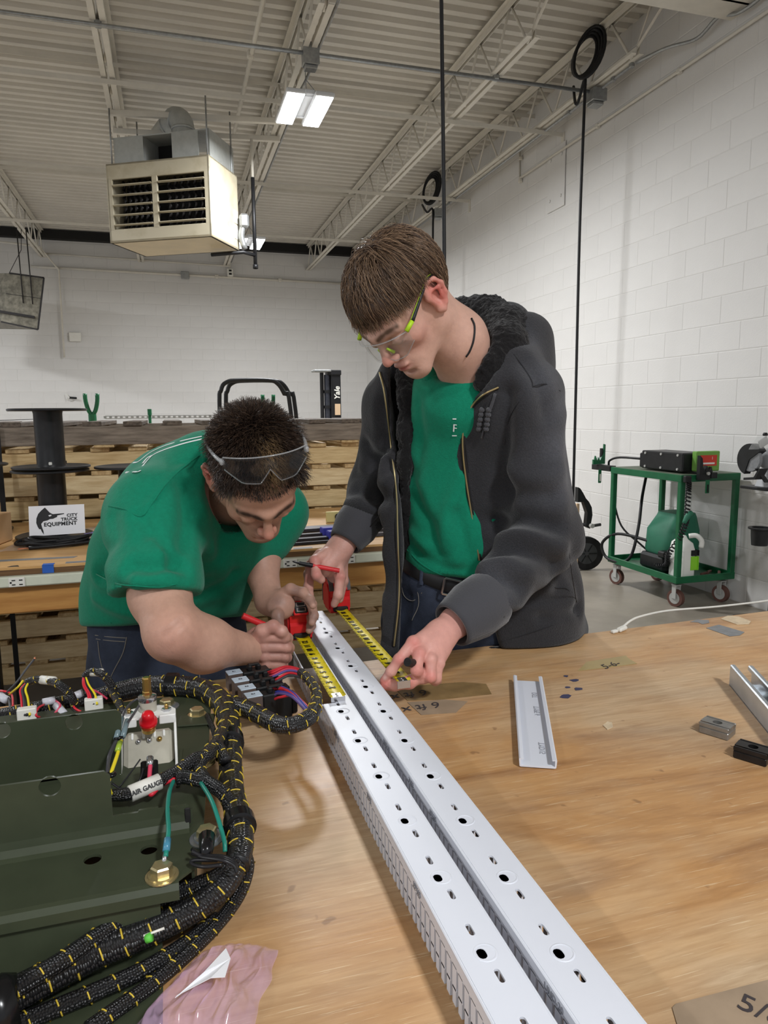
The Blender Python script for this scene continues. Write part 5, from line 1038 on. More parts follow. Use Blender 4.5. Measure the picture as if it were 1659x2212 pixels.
# ================================================================== SCULPTING ENGINE (signed distance fields -> continuous meshes)
class Field:
    def __init__(s, lo, hi, h):
        s.h = h; s.lo = np.array(lo, np.float32); n = np.ceil((np.array(hi)-s.lo)/h).astype(int)+1
        s.ax = [s.lo[i]+h*np.arange(n[i], dtype=np.float32) for i in range(3)]; s.D = np.full(n, .5, np.float32)
    def win(s, lo, hi):
        sl = []
        for i in range(3):
            a = int(max(0, math.floor((lo[i]-s.lo[i])/s.h))); b = int(min(len(s.ax[i]), math.ceil((hi[i]-s.lo[i])/s.h)+1)); sl.append(slice(a, max(a, b)))
        return tuple(sl)
    def grid(s, sl): return s.ax[0][sl[0]][:, None, None], s.ax[1][sl[1]][None, :, None], s.ax[2][sl[2]][None, None, :]
    def merge(s, sl, d, k, sub):
        A = s.D[sl]
        if sub:
            hh = np.maximum(k-np.abs(-d-A), 0)/max(k, 1e-6); s.D[sl] = np.maximum(A, -d)+hh*hh*k*.25
        else:
            hh = np.maximum(k-np.abs(d-A), 0)/max(k, 1e-6); s.D[sl] = np.minimum(A, d)-hh*hh*k*.25
    def rc(s, a, b, ra, rb=None, k=.02, sub=False, flat=None):      # tapered capsule; flat=(direction, factor) squashes it
        a = np.array(a, np.float32); b = np.array(b, np.float32); rb = ra if rb is None else rb
        m_ = max(ra, rb)*(1 if flat is None else max(1, flat[1]))+k+s.h*2; sl = s.win(np.minimum(a, b)-m_, np.maximum(a, b)+m_)
        X, Y, Z = s.grid(sl)
        px, py, pz = X-a[0], Y-a[1], Z-a[2]; d = b-a
        if flat is not None:
            n = np.array(flat[0], np.float32); n /= np.linalg.norm(n); f_ = 1/flat[1]-1
            q = (px*n[0]+py*n[1]+pz*n[2])*f_; px, py, pz = px+n[0]*q, py+n[1]*q, pz+n[2]*q; d = d+n*float(d@n)*f_
        L = float(d@d)+1e-12; t = np.clip((px*d[0]+py*d[1]+pz*d[2])/L, 0, 1)
        dist = np.sqrt((px-t*d[0])**2+(py-t*d[1])**2+(pz-t*d[2])**2)-(ra+(rb-ra)*t)
        s.merge(sl, dist, k, sub); return s
    def el(s, c, r, R=None, k=.02, sub=False):
        c = np.array(c, np.float32); m_ = max(r)+k+s.h*2; sl = s.win(c-m_, c+m_); X, Y, Z = s.grid(sl); x, y, z = X-c[0], Y-c[1], Z-c[2]
        if R is not None:
            R = np.array(R, np.float32); x, y, z = (R[0][0]*x+R[1][0]*y+R[2][0]*z, R[0][1]*x+R[1][1]*y+R[2][1]*z, R[0][2]*x+R[1][2]*y+R[2][2]*z)
        k0 = np.sqrt((x/r[0])**2+(y/r[1])**2+(z/r[2])**2); k1 = np.sqrt((x/r[0]**2)**2+(y/r[1]**2)**2+(z/r[2]**2)**2)+1e-9
        s.merge(sl, k0*(k0-1)/k1, k, sub); return s
    def bx(s, c, hs, R=None, rd=.005, k=.01, sub=False):
        c = np.array(c, np.float32); m_ = float(np.linalg.norm(hs))+k+s.h*2; sl = s.win(c-m_, c+m_); X, Y, Z = s.grid(sl); x, y, z = X-c[0], Y-c[1], Z-c[2]
        if R is not None:
            R = np.array(R, np.float32); x, y, z = (R[0][0]*x+R[1][0]*y+R[2][0]*z, R[0][1]*x+R[1][1]*y+R[2][1]*z, R[0][2]*x+R[1][2]*y+R[2][2]*z)
        qx, qy, qz = np.abs(x)-hs[0]+rd, np.abs(y)-hs[1]+rd, np.abs(z)-hs[2]+rd
        d = np.sqrt(np.maximum(qx, 0)**2+np.maximum(qy, 0)**2+np.maximum(qz, 0)**2)+np.minimum(np.maximum(qx, np.maximum(qy, qz)), 0)-rd
        s.merge(sl, d, k, sub); return s
    def chain(s, pts, rs, k=.02, flat=None):
        for i in range(len(pts)-1): s.rc(pts[i], pts[i+1], rs[i], rs[i+1], k, False, flat)
        return s
    def cut(s, p, n, k=.004):                                       # keep the side the normal points away from
        n = Vector(n).normalized(); X, Y, Z = s.ax[0][:, None, None], s.ax[1][None, :, None], s.ax[2][None, None, :]
        d = (X-p[0])*n[0]+(Y-p[1])*n[1]+(Z-p[2])*n[2]; hh = np.maximum(k-np.abs(d-s.D), 0)/k; s.D = np.maximum(s.D, d)+hh*hh*k*.25; return s
    def opening(s, left, right, dmax, k=.006):                     # cut a front opening whose two edges were measured at these places, no deeper than dmax(row)
        X, Y, Z = s.ax[0][:, None, None], s.ax[1][None, :, None], s.ax[2][None, None, :]
        dp = X*FW.x+Y*FW.y+(Z-CAMZ)*FW.z; u = IW/2+FPX*(X*RT.x+Y*RT.y+(Z-CAMZ)*RT.z)/dp; v = IH/2-FPX*(X*UP.x+Y*UP.y+(Z-CAMZ)*UP.z)/dp
        a = np.interp(v, [p[1] for p in left], [p[0] for p in left]); b = np.interp(v, [p[1] for p in right], [p[0] for p in right])
        d = np.maximum(np.maximum(a-u, u-b)*dp/FPX, dp-np.interp(v, [p[0] for p in dmax], [p[1] for p in dmax])); d = np.maximum(d, np.maximum(left[0][1]-v, v-left[-1][1])*dp/FPX)
        s.merge((slice(None),)*3, d.astype(np.float32), k, True); return s
    def mesh(s):
        D = s.D; I = D < 0; n = np.array(D.shape)
        c = np.zeros(n-1, np.int8)
        offs = [(i, j, k) for i in (0, 1) for j in (0, 1) for k in (0, 1)]
        for (i, j, k) in offs: c += I[i:n[0]-1+i, j:n[1]-1+j, k:n[2]-1+k]
        cells = np.argwhere((c > 0) & (c < 8)); idx = np.full(n-1, -1, np.int32); idx[tuple(cells.T)] = np.arange(len(cells))
        acc = np.zeros((len(cells), 3), np.float32); cnt = np.zeros((len(cells), 1), np.float32)
        for a in range(3):
            for (u, w) in ((0, 0), (0, 1), (1, 0), (1, 1)):
                o1 = [0, 0, 0]; o1[(a+1) % 3] = u; o1[(a+2) % 3] = w; o2 = list(o1); o2[a] = 1; o1, o2 = np.array(o1), np.array(o2)
                d1 = D[tuple((cells+o1).T)]; d2 = D[tuple((cells+o2).T)]; x = (d1 < 0) != (d2 < 0); t = np.where(x, d1/(d1-d2+1e-20), 0)[:, None]
                acc += x[:, None]*(o1+t*(o2-o1)); cnt += x[:, None]
        V = s.lo+s.h*(cells+acc/cnt); F = []
        for a in range(3):
            b, e = (a+1) % 3, (a+2) % 3; sl1 = [slice(None)]*3; sl2 = [slice(None)]*3; sl1[a] = slice(0, n[a]-1); sl2[a] = slice(1, n[a])
            x = I[tuple(sl1)] != I[tuple(sl2)]; g = np.argwhere(x); g = g[(g[:, b] > 0) & (g[:, e] > 0) & (g[:, b] < n[b]-1) & (g[:, e] < n[e]-1)]
            eb = np.zeros(3, int); eb[b] = 1; ee = np.zeros(3, int); ee[e] = 1
            q = np.stack([idx[tuple(g.T)], idx[tuple((g-eb).T)], idx[tuple((g-eb-ee).T)], idx[tuple((g-ee).T)]], 1)
            ins = I[tuple(g.T)]; q[~ins] = q[~ins][:, ::-1]; F.append(q)
        F = np.concatenate(F); used = np.unique(F); mp = np.full(len(V), -1, np.int64); mp[used] = np.arange(len(used)); return V[used].astype(np.float32), mp[F].astype(np.int32)
def table_clear(V):                                  # clothes lie on or against the table edge, never in it
    V = V.copy(); e = 1.335+(V[:, 0]+1.3)*.105/3.05+.002; m_ = (V[:, 1] < e) & (V[:, 2] < .8835) & (V[:, 2] > .70); up_ = .8835-V[:, 2]; bk = e-V[:, 1]
    a = m_ & (up_ < bk); b = m_ & ~(up_ < bk); V[a, 2] = .8835; V[b, 1] = e[b]; return V
def npv(v): return np.array((v[0], v[1], v[2]), np.float32)
def vnormals(V, F):
    n = np.cross(V[F[:, 2]]-V[F[:, 0]], V[F[:, 3]]-V[F[:, 1]]); N = np.zeros_like(V)
    for k in range(4): np.add.at(N, F[:, k], n)
    return N/(np.linalg.norm(N, axis=1, keepdims=True)+1e-12)
def laplace(V, F, it=2, lam=.5):
    E = np.concatenate([F[:, [0, 1]], F[:, [1, 2]], F[:, [2, 3]], F[:, [3, 0]]]); deg = np.zeros(len(V), np.float32); np.add.at(deg, E[:, 0], 1); np.add.at(deg, E[:, 1], 1)
    for _ in range(it):
        S = np.zeros_like(V); np.add.at(S, E[:, 0], V[E[:, 1]]); np.add.at(S, E[:, 1], V[E[:, 0]]); V = V+lam*(S/np.maximum(deg, 1)[:, None]-V)
    return V
def segdist(V, P):                                   # distance of every vertex to a polyline
    best = np.full(len(V), 9, np.float32)
    for i in range(len(P)-1):
        a, b = npv(P[i]), npv(P[i+1]); d = b-a; t = np.clip(((V-a)@d)/(d@d+1e-12), 0, 1); best = np.minimum(best, np.linalg.norm(V-a-t[:, None]*d, axis=1))
    return best
def bvh_of(V, F): return BVHTree.FromPolygons([tuple(map(float, v)) for v in V], [tuple(map(int, f)) for f in F])
def hit(bv, px, py):
    r = ray(px, py).normalized(); h_ = bv.ray_cast(CP, r); return (h_[0], h_[1]) if h_[0] is not None else (None, None)
def fold(V, F, bv, lines):                           # push cloth in (-) or out (+) along creases seen at these places
    N = vnormals(V, F)
    for (path, amp, wid) in lines:
        P = [hit(bv, *p)[0] for p in path]; P = [p for p in P if p is not None]
        if len(P) < 2: continue
        P = catmull(P, 4); d = segdist(V, P); wid = wid*1.15; amp = amp*.95; w = np.exp(-(d/wid)**2)*amp
        side = np.exp(-((d-wid*2.0)/wid)**2)*(-amp*.25)
        V = V+N*(w+side)[:, None]
    return V
def wob(V, amp, sc, seed=0, N=None):                 # low-frequency cloth waviness
    ph = np.random.RandomState(seed).uniform(0, 6.28, 9); s_ = np.sin(V[:, 0]*sc+ph[0]+2*np.sin(V[:, 1]*sc*.7+ph[1]))+np.sin(V[:, 1]*sc*1.1+ph[2]+2*np.sin(V[:, 2]*sc*.6+ph[3]))+np.sin(V[:, 2]*sc*.9+ph[4]+2*np.sin(V[:, 0]*sc*.8+ph[5]))
    return V+N*(s_*amp/3)[:, None]
def ribbon(name, bv, path, w, mt, par, off=.0012, th=.0012, sm=5, n=6):
    H_ = [hit(bv, *p) for p in path]; H_ = [h_ for h_ in H_ if h_[0] is not None]
    if len(H_) < 2: return None
    P = catmull([h_[0]+h_[1]*off for h_ in H_], sm); Nn = catmull([h_[1] for h_ in H_], sm); vs = []; fs = []
    for i, p in enumerate(P):
        t = (P[min(i+1, len(P)-1)]-P[max(i-1, 0)]).normalized(); nn = Nn[i].normalized(); s_ = t.cross(nn).normalized()
        vs += [p+s_*w/2, p+s_*w*.3+nn*th, p-s_*w*.3+nn*th, p-s_*w/2]
    for i in range(len(P)-1):
        for k in range(3): fs.append((4*i+k, 4*i+k+1, 4*i+5+k, 4*i+4+k))
    return mesh_obj(name, vs, fs, mt, par, True)
# ================================================================== PEOPLE
def field_around(pts, pad, h):
    A = np.array([[p[0], p[1], p[2]] for p in pts]); return Field(A.min(0)-pad, A.max(0)+pad, h)
class Head:
    def __init__(s, px, py, d, f_, u_, sc=1.0):
        s.o = at(px, py, d); f = dv(*f_).normalized(); u = dv(*u_); u = (u-f*u.dot(f)).normalized(); s.R = Matrix((f.cross(u), f, u)).transposed(); s.sc = sc
    def L(s, x, y, z): return s.o+s.R @ (Vector((x, y, z))*s.sc)
    def inv(s, V): return ((V-npv(s.o))@np.array(s.R, np.float32))/s.sc
def sculpt_head(Hd, neck, h=.0024, slim=1.0):
    L, R = Hd.L, Hd.R; F = field_around([L(.11, .15, .15), L(-.11, -.14, -.13), L(-.11, .15, .15), L(.11, -.14, -.13), L(-.11, -.14, .15), L(.11, .15, -.13)]+neck, .05, h)
    F.el(L(0, -.014, .043), (.073, .091, .079), R, .01); F.el(L(0, -.045, .008), (.060, .055, .060), R, .04)
    F.el(L(0, .042, .040), (.060, .044, .052), R, .03); F.el(L(0, .042, -.018), (.056*slim, .044, .062), R, .03)
    for s in (-1, 1):
        F.el(L(s*.044*slim, .057, -.014), (.017, .020, .016), R, .022); F.rc(L(s*.050*slim, .004, -.050), L(s*.020, .078, -.086), .017, .014, .024); F.rc(L(s*.053*slim, -.002, -.02), L(s*.050*slim, .004, -.05), .018, .017, .02)
    F.el(L(0, .086, -.090), (.021, .016, .016), R, .02); F.el(L(0, .076, -.056), (.031, .026, .030), R, .022)
    F.rc(L(0, .090, .022), L(0, .1115, -.014), .0078, .0092, .014); F.el(L(0, .1155, -.0195), (.0100, .0105, .0092), R, .008)
    for s in (-1, 1):
        F.el(L(s*.0115, .1045, -.0245), (.0072, .0098, .0070), R, .006); F.rc(L(s*.010, .0945, .0265), L(s*.044, .079, .026), .0085, .0075, .016)
        F.el(L(s*.031, .100, .004), (.0165, .012, .0115), R, .012, True); F.el(L(s*.031, .0815, .004), (.0140, .0128, .0118), R, .004)
        F.rc(L(s*.020, .0935, .0015), L(s*.042, .0865, .0005), .0016, .0014, .004)          # lowered lid edge
        F.el(L(s*.006, .108, -.0315), (.0035, .004, .002), R, .003, True)
    F.el(L(0, .1005, -.0485), (.020, .0085, .0055), R, .006); F.el(L(0, .0995, -.0590), (.0165, .0085, .0060), R, .006)
    F.rc(L(-.022, .0995, -.0545), L(0, .1095, -.0535), .0013, .0013, .003, True); F.rc(L(0, .1095, -.0535), L(.022, .0995, -.0545), .0013, .0013, .003, True)
    F.el(L(0, .096, -.0735), (.015, .0035, .004), R, .010, True)
    for s in (-1, 1):   # ears
        def E(y, z, out=0): return L(s*(.0735+.016*max(0, -y)/.026*.8+out), y, z)
        ring = [(.004, -.004), (.009, .012), (.004, .026), (-.010, .033), (-.023, .027), (-.028, .010), (-.023, -.008), (-.012, -.022), (-.002, -.029), (.005, -.022), (.004, -.010)]
        P = [E(a, b, .004) for a, b in ring]; F.chain(P, [.0038, .0036, .0036, .0040, .0042, .0042, .0042, .0050, .0058, .0050, .004], .004)
        F.el(E(-.010, .004, -.003), (.0055, .019, .027), R @ rot('Z', -s*20), .008); F.el(E(-.006, .000, .006), (.0070, .0085, .0125), R, .004, True); F.rc(E(-.006, .016, .003), E(-.019, .010, .005), .0030, .0030, .004); F.rc(E(-.019, .010, .005), E(-.014, -.010, .004), .0030, .0030, .004)
    n0 = L(0, -.022, -.030); pts = [n0]+neck; F.chain(pts, [.056]+[.058+.006*i for i in range(len(neck))], .03)
    V, Fc = F.mesh(); return laplace(V, Fc, 1, .35), Fc
def head_colour(Hd, V, base, ear, lip, brow, stubble=None, brow_z=.030):
    q = Hd.inv(V); C = np.tile(np.array(srgb(*base), np.float32), (len(V), 1))
    def blend(w, c): nonlocal C; w = np.clip(w, 0, 1)[:, None]; C = C*(1-w)+np.array(srgb(*c), np.float32)*w
    g = lambda c, r: np.exp(-(((q-np.array(c, np.float32))/np.array(r, np.float32))**2).sum(1))
    blend(.85*np.maximum(g((.088, -.012, .004), (.016, .03, .036)), g((-.088, -.012, .004), (.016, .03, .036))), ear)
    blend(.6*g((0, .112, -.02), (.018, .02, .018)), ear); blend(.30*np.maximum(g((.045, .06, -.02), (.025, .03, .025)), g((-.045, .06, -.02), (.025, .03, .025))), ear)
    blend(1.1*g((0, .103, -.0535), (.019, .012, .0085)), lip)
    if stubble:
        c, s1 = stubble; blend(s1*np.maximum(g((0, .098, -.040), (.026, .016, .0085)), g((0, .08, -.095), (.04, .035, .016))), c)
    for s in (-1, 1):
        a = np.array((s*.011, .101, brow_z-.002)); b = np.array((s*.030, .096, brow_z+.004)); c = np.array((s*.050, .078, brow_z)); d = segdist(q, [a, b, c]); blend(1.3*np.exp(-(d/.0052)**2)*(q[:, 1] > .05), brow)
        a = np.array((s*.019, .0945, .0008)); c = np.array((s*.043, .0865, -.0005)); d = segdist(q, [a, c]); blend(.8*np.exp(-(d/.0020)**2), brow)
    return C
def hair_strands(Hd, n, fn, wid=.0007, cols=((70, 52, 40), (104, 82, 64)), seed=1, seg=6):
    rg = np.random.RandomState(seed); V = []; F = []; C = []; base = 0; Rm = np.array(Hd.R, np.float32); o = npv(Hd.o)
    for i in range(n):
        r = fn(rg)
        if r is None: continue
        P = np.array(r, np.float32); P = o+(P*Hd.sc)@Rm.T; k = len(P)
        t = np.gradient(P, axis=0); t /= np.linalg.norm(t, axis=1, keepdims=True)+1e-9; a = np.cross(t, np.array((.31, .52, .79))); a /= np.linalg.norm(a, axis=1, keepdims=True)+1e-9; b = np.cross(t, a)
        w = wid*rg.uniform(.7, 1.3)*np.linspace(1, .35, k)[:, None]; ph = rg.uniform(0, 6.28)
        rings = [P+w*(a*math.cos(ph+q)+b*math.sin(ph+q)) for q in (0, 2.094, 4.189)]
        V.append(np.stack(rings, 1).reshape(-1, 3)); idx = np.arange(k*3).reshape(k, 3)+base
        for j in range(3): F.append(np.stack([idx[:-1, j], idx[:-1, (j+1) % 3], idx[1:, (j+1) % 3], idx[1:, j]], 1))
        u = rg.rand()**1.5; c = np.array(srgb(*cols[0]))*(1-u)+np.array(srgb(*cols[1]))*u; C.append(np.tile(c, (k*3, 1))); base += k*3
    return np.concatenate(V).astype(np.float32), np.concatenate(F).astype(np.int32), np.concatenate(C).astype(np.float32)
def join(parts):
    V = []; F = []; C = []; b = 0
    for v, f, c in parts: V.append(v); F.append(f+b); C.append(c if c.ndim == 2 else np.tile(c, (len(v), 1))); b += len(v)
    Fb = []
    if len(parts) > 2:                               # weld every piece to the core it grows out of
        core = parts[-1][0]; cb = b-len(core); b0 = 0
        for v, f, c in parts[:-1]:
            vi = v[::7]; best = (9, 0, 0)
            for j in range(0, len(vi), 400):
                D_ = np.linalg.norm(vi[j:j+400, None]-core[None], axis=2); m_ = np.unravel_index(D_.argmin(), D_.shape)
                if D_[m_] < best[0]: best = (D_[m_], (j+m_[0])*7, m_[1])
            i = best[1]; fi = f[(f == i).any(1)][0]; gi = parts[-1][1]; gi = gi[(gi == best[2]).any(1)][0]; Fb.append([b0+fi[0], b0+fi[1], cb+gi[1], cb+gi[0]]); b0 += len(v)
        F.append(np.array(Fb, np.int32))
    return np.concatenate(V), np.concatenate(F), np.concatenate(C).astype(np.float32)
def A3(seq): return [at(*p) for p in seq]
def finger(Fd, seq, rs, k=.004):
    P = A3(seq); Fd.chain(P, rs, k)
    for i in range(1, len(P)-1): Fd.el(P[i], (rs[i]*1.06,)*3, None, .004)
m_skin = mat('skin', (255, 255, 255), .48, vcol=True, var=.10, vscale=70, bump=.12, bscale=260, sss=.12, spec=.35)
m_hair = mat('hair', (255, 255, 255), .38, vcol=True, spec=.5)
m_tee = mat('green_cotton', (20, 124, 95), .85, var=.07, vscale=140, bump=.3, bscale=420, sheen=.12, spec=.08)
m_hood = mat('charcoal_fleece', (255, 255, 255), .95, vcol=True, var=.22, vscale=260, bump=.6, bscale=380, sheen=.22, spec=.10)
m_rib = mat('ribbed_cuff', (70, 70, 74), .95, bump=.2, bscale=300, sheen=.3, spec=.12); m_fleece = mat('black_sherpa', (26, 25, 26), .95, bump=1.0, bscale=170, sheen=.2, spec=.1)
m_jean = mat('dark_denim', (50, 56, 70), .9, var=.35, vscale=9, bump=.3, bscale=500, spec=.15); m_stitch = mat('denim_stitch', (120, 116, 110), .8)
m_print_w = mat('shirt_print', (226, 232, 230), .7); m_zip = mat('brass_zip', (176, 160, 118), .35, metal=.8); m_lens = mat('clear_lens', (150, 156, 150), .05, alpha=.13, spec=1.0); m_lime2 = mat('lime_rubber', (176, 214, 40), .45); m_glb = mat('glasses_black', (30, 32, 30), .4); m_clearp = mat('clear_plastic', (190, 192, 194), .12, alpha=.35, spec=.9)
# ------------------------------------------------------------------ tape measures and pens are separate things, built first so hands can close on them
m_tred = mat('tape_red', (208, 34, 38), .38); m_tgrey = mat('tape_grip', (88, 86, 86), .7); m_tblack = mat('tape_black', (28, 27, 28), .5); m_tyel = mat('tape_yellow', (226, 206, 20), .4); m_tdk = mat('tape_mark', (20, 20, 16), .5)
def tape_measure(lb, X, Yh, Yb, zb, n0, n1, grp, tiltx=0):
    t = thing('tape_measure', lb, 'tape measure', (X, Yb+.04, zb), 'red tape measures on the ducts')
    w = .0265
    outline = [(0, .002), (.006, -.004), (.070, -.004), (.078, .006), (.080, .045), (.070, .066), (.050, .074), (.026, .074), (.010, .066), (.004, .050), (.006, .034), (0, .028)]
    MB().prism(outline, (X-w*.86, Yb, zb), (0, 1, 0), (0, 0, 1), (1, 0, 0), w*1.72).build('red_case', m_tred, t)
    for s in (-1, 1): MB().prism([(.010, .006), (.066, .004), (.074, .012), (.074, .045), (.06, .06), (.03, .062), (.012, .05)], (X+s*w*.86 if s > 0 else X-w, Yb, zb), (0, 1, 0), (0, 0, 1), (1, 0, 0), w*.14).build('side_cover', m_tred, t)
    g = [(.004, .050), (.010, .0665), (.026, .0755), (.050, .0755), (.0715, .067), (.0815, .045), (.0815, .010), (.085, .010), (.086, .047), (.075, .071), (.052, .080), (.024, .080), (.006, .070), (0, .052)]
    MB().prism(g, (X-w*.98, Yb, zb), (0, 1, 0), (0, 0, 1), (1, 0, 0), w*1.96).build('rubber_grip', m_tgrey, t)
    fr_ = Vector((X, Yb+.008, zb+.066)); Rt = rot('X', 52)
    MB().box(fr_+Vector((0, -.006, .000)), (.032, .032, .006), Rt, .002).build('button_frame', m_tred, t); bt = MB().box(fr_+Vector((0, -.0078, .0016)), (.027, .026, .006), Rt, .002).build('lock_button', m_tblack, t)
    for k, yy in enumerate((-.006, .006)): MB().box(fr_+Rt @ Vector((0, yy, .004))+Vector((0, -.0075, .0012)), (.019, .009, .001), Rt, .0004).build('button_mark', m_chr, bt); MB().box(fr_+Rt @ Vector((0, yy, .0048))+Vector((0, -.0075, .0012)), (.015, .006, .0008), Rt).build('button_panel', m_tblack, bt)
    MB().box((X, Yb-.001, zb+.007), (.036, .010, .012), None, .003).build('blade_mouth', m_tblack, t)
    MB().tube([(X+w+.003, Yb+.03, zb+.055), (X+w+.006, Yb+.05, zb+.05), (X+w+.006, Yb+.055, zb+.02), (X+w+.003, Yb+.03, zb+.012)], .0013, 6, True, 4).build('belt_clip', m_chr, t, True)
    vs = []; fs = []; m_ = 9; hw_ = .0138
    for i in range(2):
        y = (Yh, Yb)[i]
        for k in range(m_): u = -1+2*k/(m_-1); vs.append((X+u*hw_, y, zb+.0035+.0042*u*u))
    for k in range(m_-1): fs.append((k, k+1, m_+k+1, m_+k))
    bl = mesh_obj('blade', vs, fs, m_tyel, t, True)
    inch = .0254; z = zb+.0042; k = 1; tick = MB()
    while Yh+k*inch/8 < Yb-.002:
        ln = .0125 if k % 8 == 0 else (.005 if k % 4 == 0 else .0032)
        tick.box((X-hw_+ln*.5, Yh+k*inch/8, zb+.0035+.0042*(1-ln/hw_*.5)**2+.0006), (ln, .0004, .0003), rot('Y', 12))
        if k % 8 != 0: tick.box((X+hw_-ln*.35, Yh+k*inch/8, zb+.0035+.0042*.7+.0006), (ln*.6, .0004, .0003), rot('Y', -16))
        k += 1
    tick.build('scale_ticks', m_tdk, bl)
    j = 1
    while Yh+j*inch+.004 < Yb-.004:
        text_obj(str(j), 'inch_mark', m_tdk, basis((0, 1, 0), (-1, 0, 0), (0, 0, 1), (X+.001, Yh+j*inch-.006, zb+.0046)), .0165, bl, bold=.0003)
        j += 1
    hk = MB().box((X, Yh-.0006, zb-.001), (.024, .0012, .014), None, .0004).box((X, Yh+.009, zb+.0048), (.016, .020, .001), None, .0004).build('end_hook', m_chr, t)
    for dy in (.005, .013): MB().lathe((X, Yh+dy, zb+.0052), [(.0022, 0), (.0018, .001), (.0001, .0014)], 10).build('rivet', m_chr, hk, True)
    return t
tape_measure('nearer red tape measure, its yellow blade hooked on the left duct notch', .2445, 1.088, 1.425, .9325, 1, 13, 0)
T2X = .371
tape_measure('farther red tape measure held by the standing man beside the right duct', T2X, 1.125, 1.605, .931, 1, 18, 0)
def pen(lb, a, b, r, parts, cat='marker', name='marker_pen'):
    t = thing(name, lb, cat, tuple((a+b)/2))
    for (n_, u0, u1, r0, r1, mt) in parts: MB().tube([a.lerp(b, u0), a.lerp(b, u1)], [r*r0, r*r1], 14).build(n_, mt, t, angle=50)
    return t
m_pred = mat('pen_red', (206, 44, 48), .4)
pen('red marker in the fist of the stooping man', at(524, 1330, 1.345), at(640, 1380, 1.38), .0062, [('barrel', 0, .75, 1, 1, m_pred), ('tip_cone', .75, 1, .9, .3, m_blk)])
pen('slim red pen with black tip in the right hand of the standing man', at(634, 1214, 1.585), at(733, 1233, 1.60), .0052, [('nib', 0, .12, .25, .55, m_blk), ('grip', .12, .42, .9, 1, m_blk), ('barrel', .42, 1, 1, 1, m_pred)])
t = pen('black pen cap seen end on in the pinching hand', at(880, 1430, 1.232), at(925, 1440, 1.29), .0078, [('cap', 0, 1, 1, 1, m_blk)], 'pen cap', 'pen_cap')
a = at(880, 1430, 1.232); b = at(925, 1440, 1.29); d_ = (b-a).normalized(); MB().tube([a-d_*.0003, a+d_*.002], .0062, 14).build('cap_bore', m_dark, t)
# ================================================================== standing man
PR = thing('person', 'standing person in an open charcoal hooded jacket over a green shirt, looking down', 'person', (.78, 1.82, 0))
HR = Head(875, 660, 1.352, (-.391, -.888, .241), (-.655, .453, .604), 1.0)
neckR = A3([(985, 735, 1.43), (1010, 800, 1.49)])
V, F = sculpt_head(HR, neckR, .0024, .94)
C = head_colour(HR, V, (206, 164, 146), (206, 104, 96), (168, 96, 92), (92, 70, 56))
skinR = [(V, F, C)]
RH = (214, 158, 146)
# left arm + pinching hand
Fd = field_around(A3([(1010, 1330, 1.38), (990, 1345, 1.36), (815, 1490, 1.2), (950, 1490, 1.34), (830, 1380, 1.3)]), .03, .0019)
wr_ = at(985, 1343, 1.365); Fd.rc(at(1030, 1318, 1.40), wr_, .030, .027, .02, flat=(dv(.4, .6, .6), .8)); Fd.rc(wr_, at(925, 1395, 1.295), .026, .030, .02, flat=(dv(.35, .55, .7), .72)); Fd.rc(at(955, 1370, 1.325), at(930, 1425, 1.285), .025, .026, .02, flat=(dv(.35, .2, .9), .8))
finger(Fd, [(935, 1368, 1.315), (893, 1388, 1.275), (862, 1425, 1.258), (845, 1450, 1.260), (829, 1470, 1.268)], [.013, .0115, .0098, .0088, .0072])
finger(Fd, [(955, 1400, 1.305), (928, 1450, 1.268), (884, 1474, 1.258), (852, 1480, 1.262), (829, 1482, 1.268)], [.017, .0135, .0112, .0098, .0076])
finger(Fd, [(930, 1385, 1.30), (905, 1412, 1.262), (900, 1448, 1.245), (915, 1465, 1.262), (930, 1462, 1.285)], [.013, .0108, .0098, .009, .008])
finger(Fd, [(940, 1392, 1.30), (930, 1425, 1.262), (930, 1462, 1.252), (940, 1472, 1.275)], [.013, .0105, .0095, .0085])
finger(Fd, [(950, 1395, 1.305), (948, 1432, 1.275), (942, 1465, 1.268), (945, 1470, 1.29)], [.013, .010, .0088, .008])
V, F = Fd.mesh(); V = laplace(V, F, 2, .4); C = np.tile(np.array(srgb(*RH), np.float32), (len(V), 1))
def tint(V, C, seq, r, c, amt):
    for p in seq: w = (amt*np.exp(-(np.linalg.norm(V-npv(at(*p)), axis=1)/r)**2))[:, None]; C = C*(1-w)+np.array(srgb(*c), np.float32)*w
    return C
C = tint(V, C, [(893, 1388, 1.265), (862, 1425, 1.25), (905, 1412, 1.255), (930, 1462, 1.245), (900, 1448, 1.24), (884, 1474, 1.25), (829, 1470, 1.26), (829, 1482, 1.26)], .012, (206, 108, 100), .55); C = tint(V, C, [(831, 1464, 1.258)], .005, (222, 184, 174), .9)
skinR.append((V, F, C))
# right arm + hand on the far tape
Fd = field_around(A3([(775, 1130, 1.68), (640, 1330, 1.55), (750, 1270, 1.68), (690, 1160, 1.55)]), .03, .0021)
Fd.rc(at(775, 1130, 1.68), at(738, 1178, 1.655), .031, .027, .02); Fd.rc(at(738, 1178, 1.655), at(700, 1218, 1.632), .027, .033, .02, flat=(dv(-.3, .5, .8), .75)); Fd.rc(at(735, 1195, 1.66), at(725, 1240, 1.655), .022, .022, .02)
finger(Fd, [(705, 1195, 1.63), (680, 1212, 1.605), (683, 1242, 1.590), (694, 1252, 1.598)], [.014, .0125, .0110, .0095])
finger(Fd, [(692, 1198, 1.64), (671, 1222, 1.625), (666, 1268, 1.615), (671, 1300, 1.615), (676, 1312, 1.622)], [.014, .012, .0105, .0092, .0080])
finger(Fd, [(690, 1205, 1.66), (667, 1240, 1.65), (668, 1290, 1.645), (674, 1318, 1.645)], [.013, .0115, .0098, .0085])
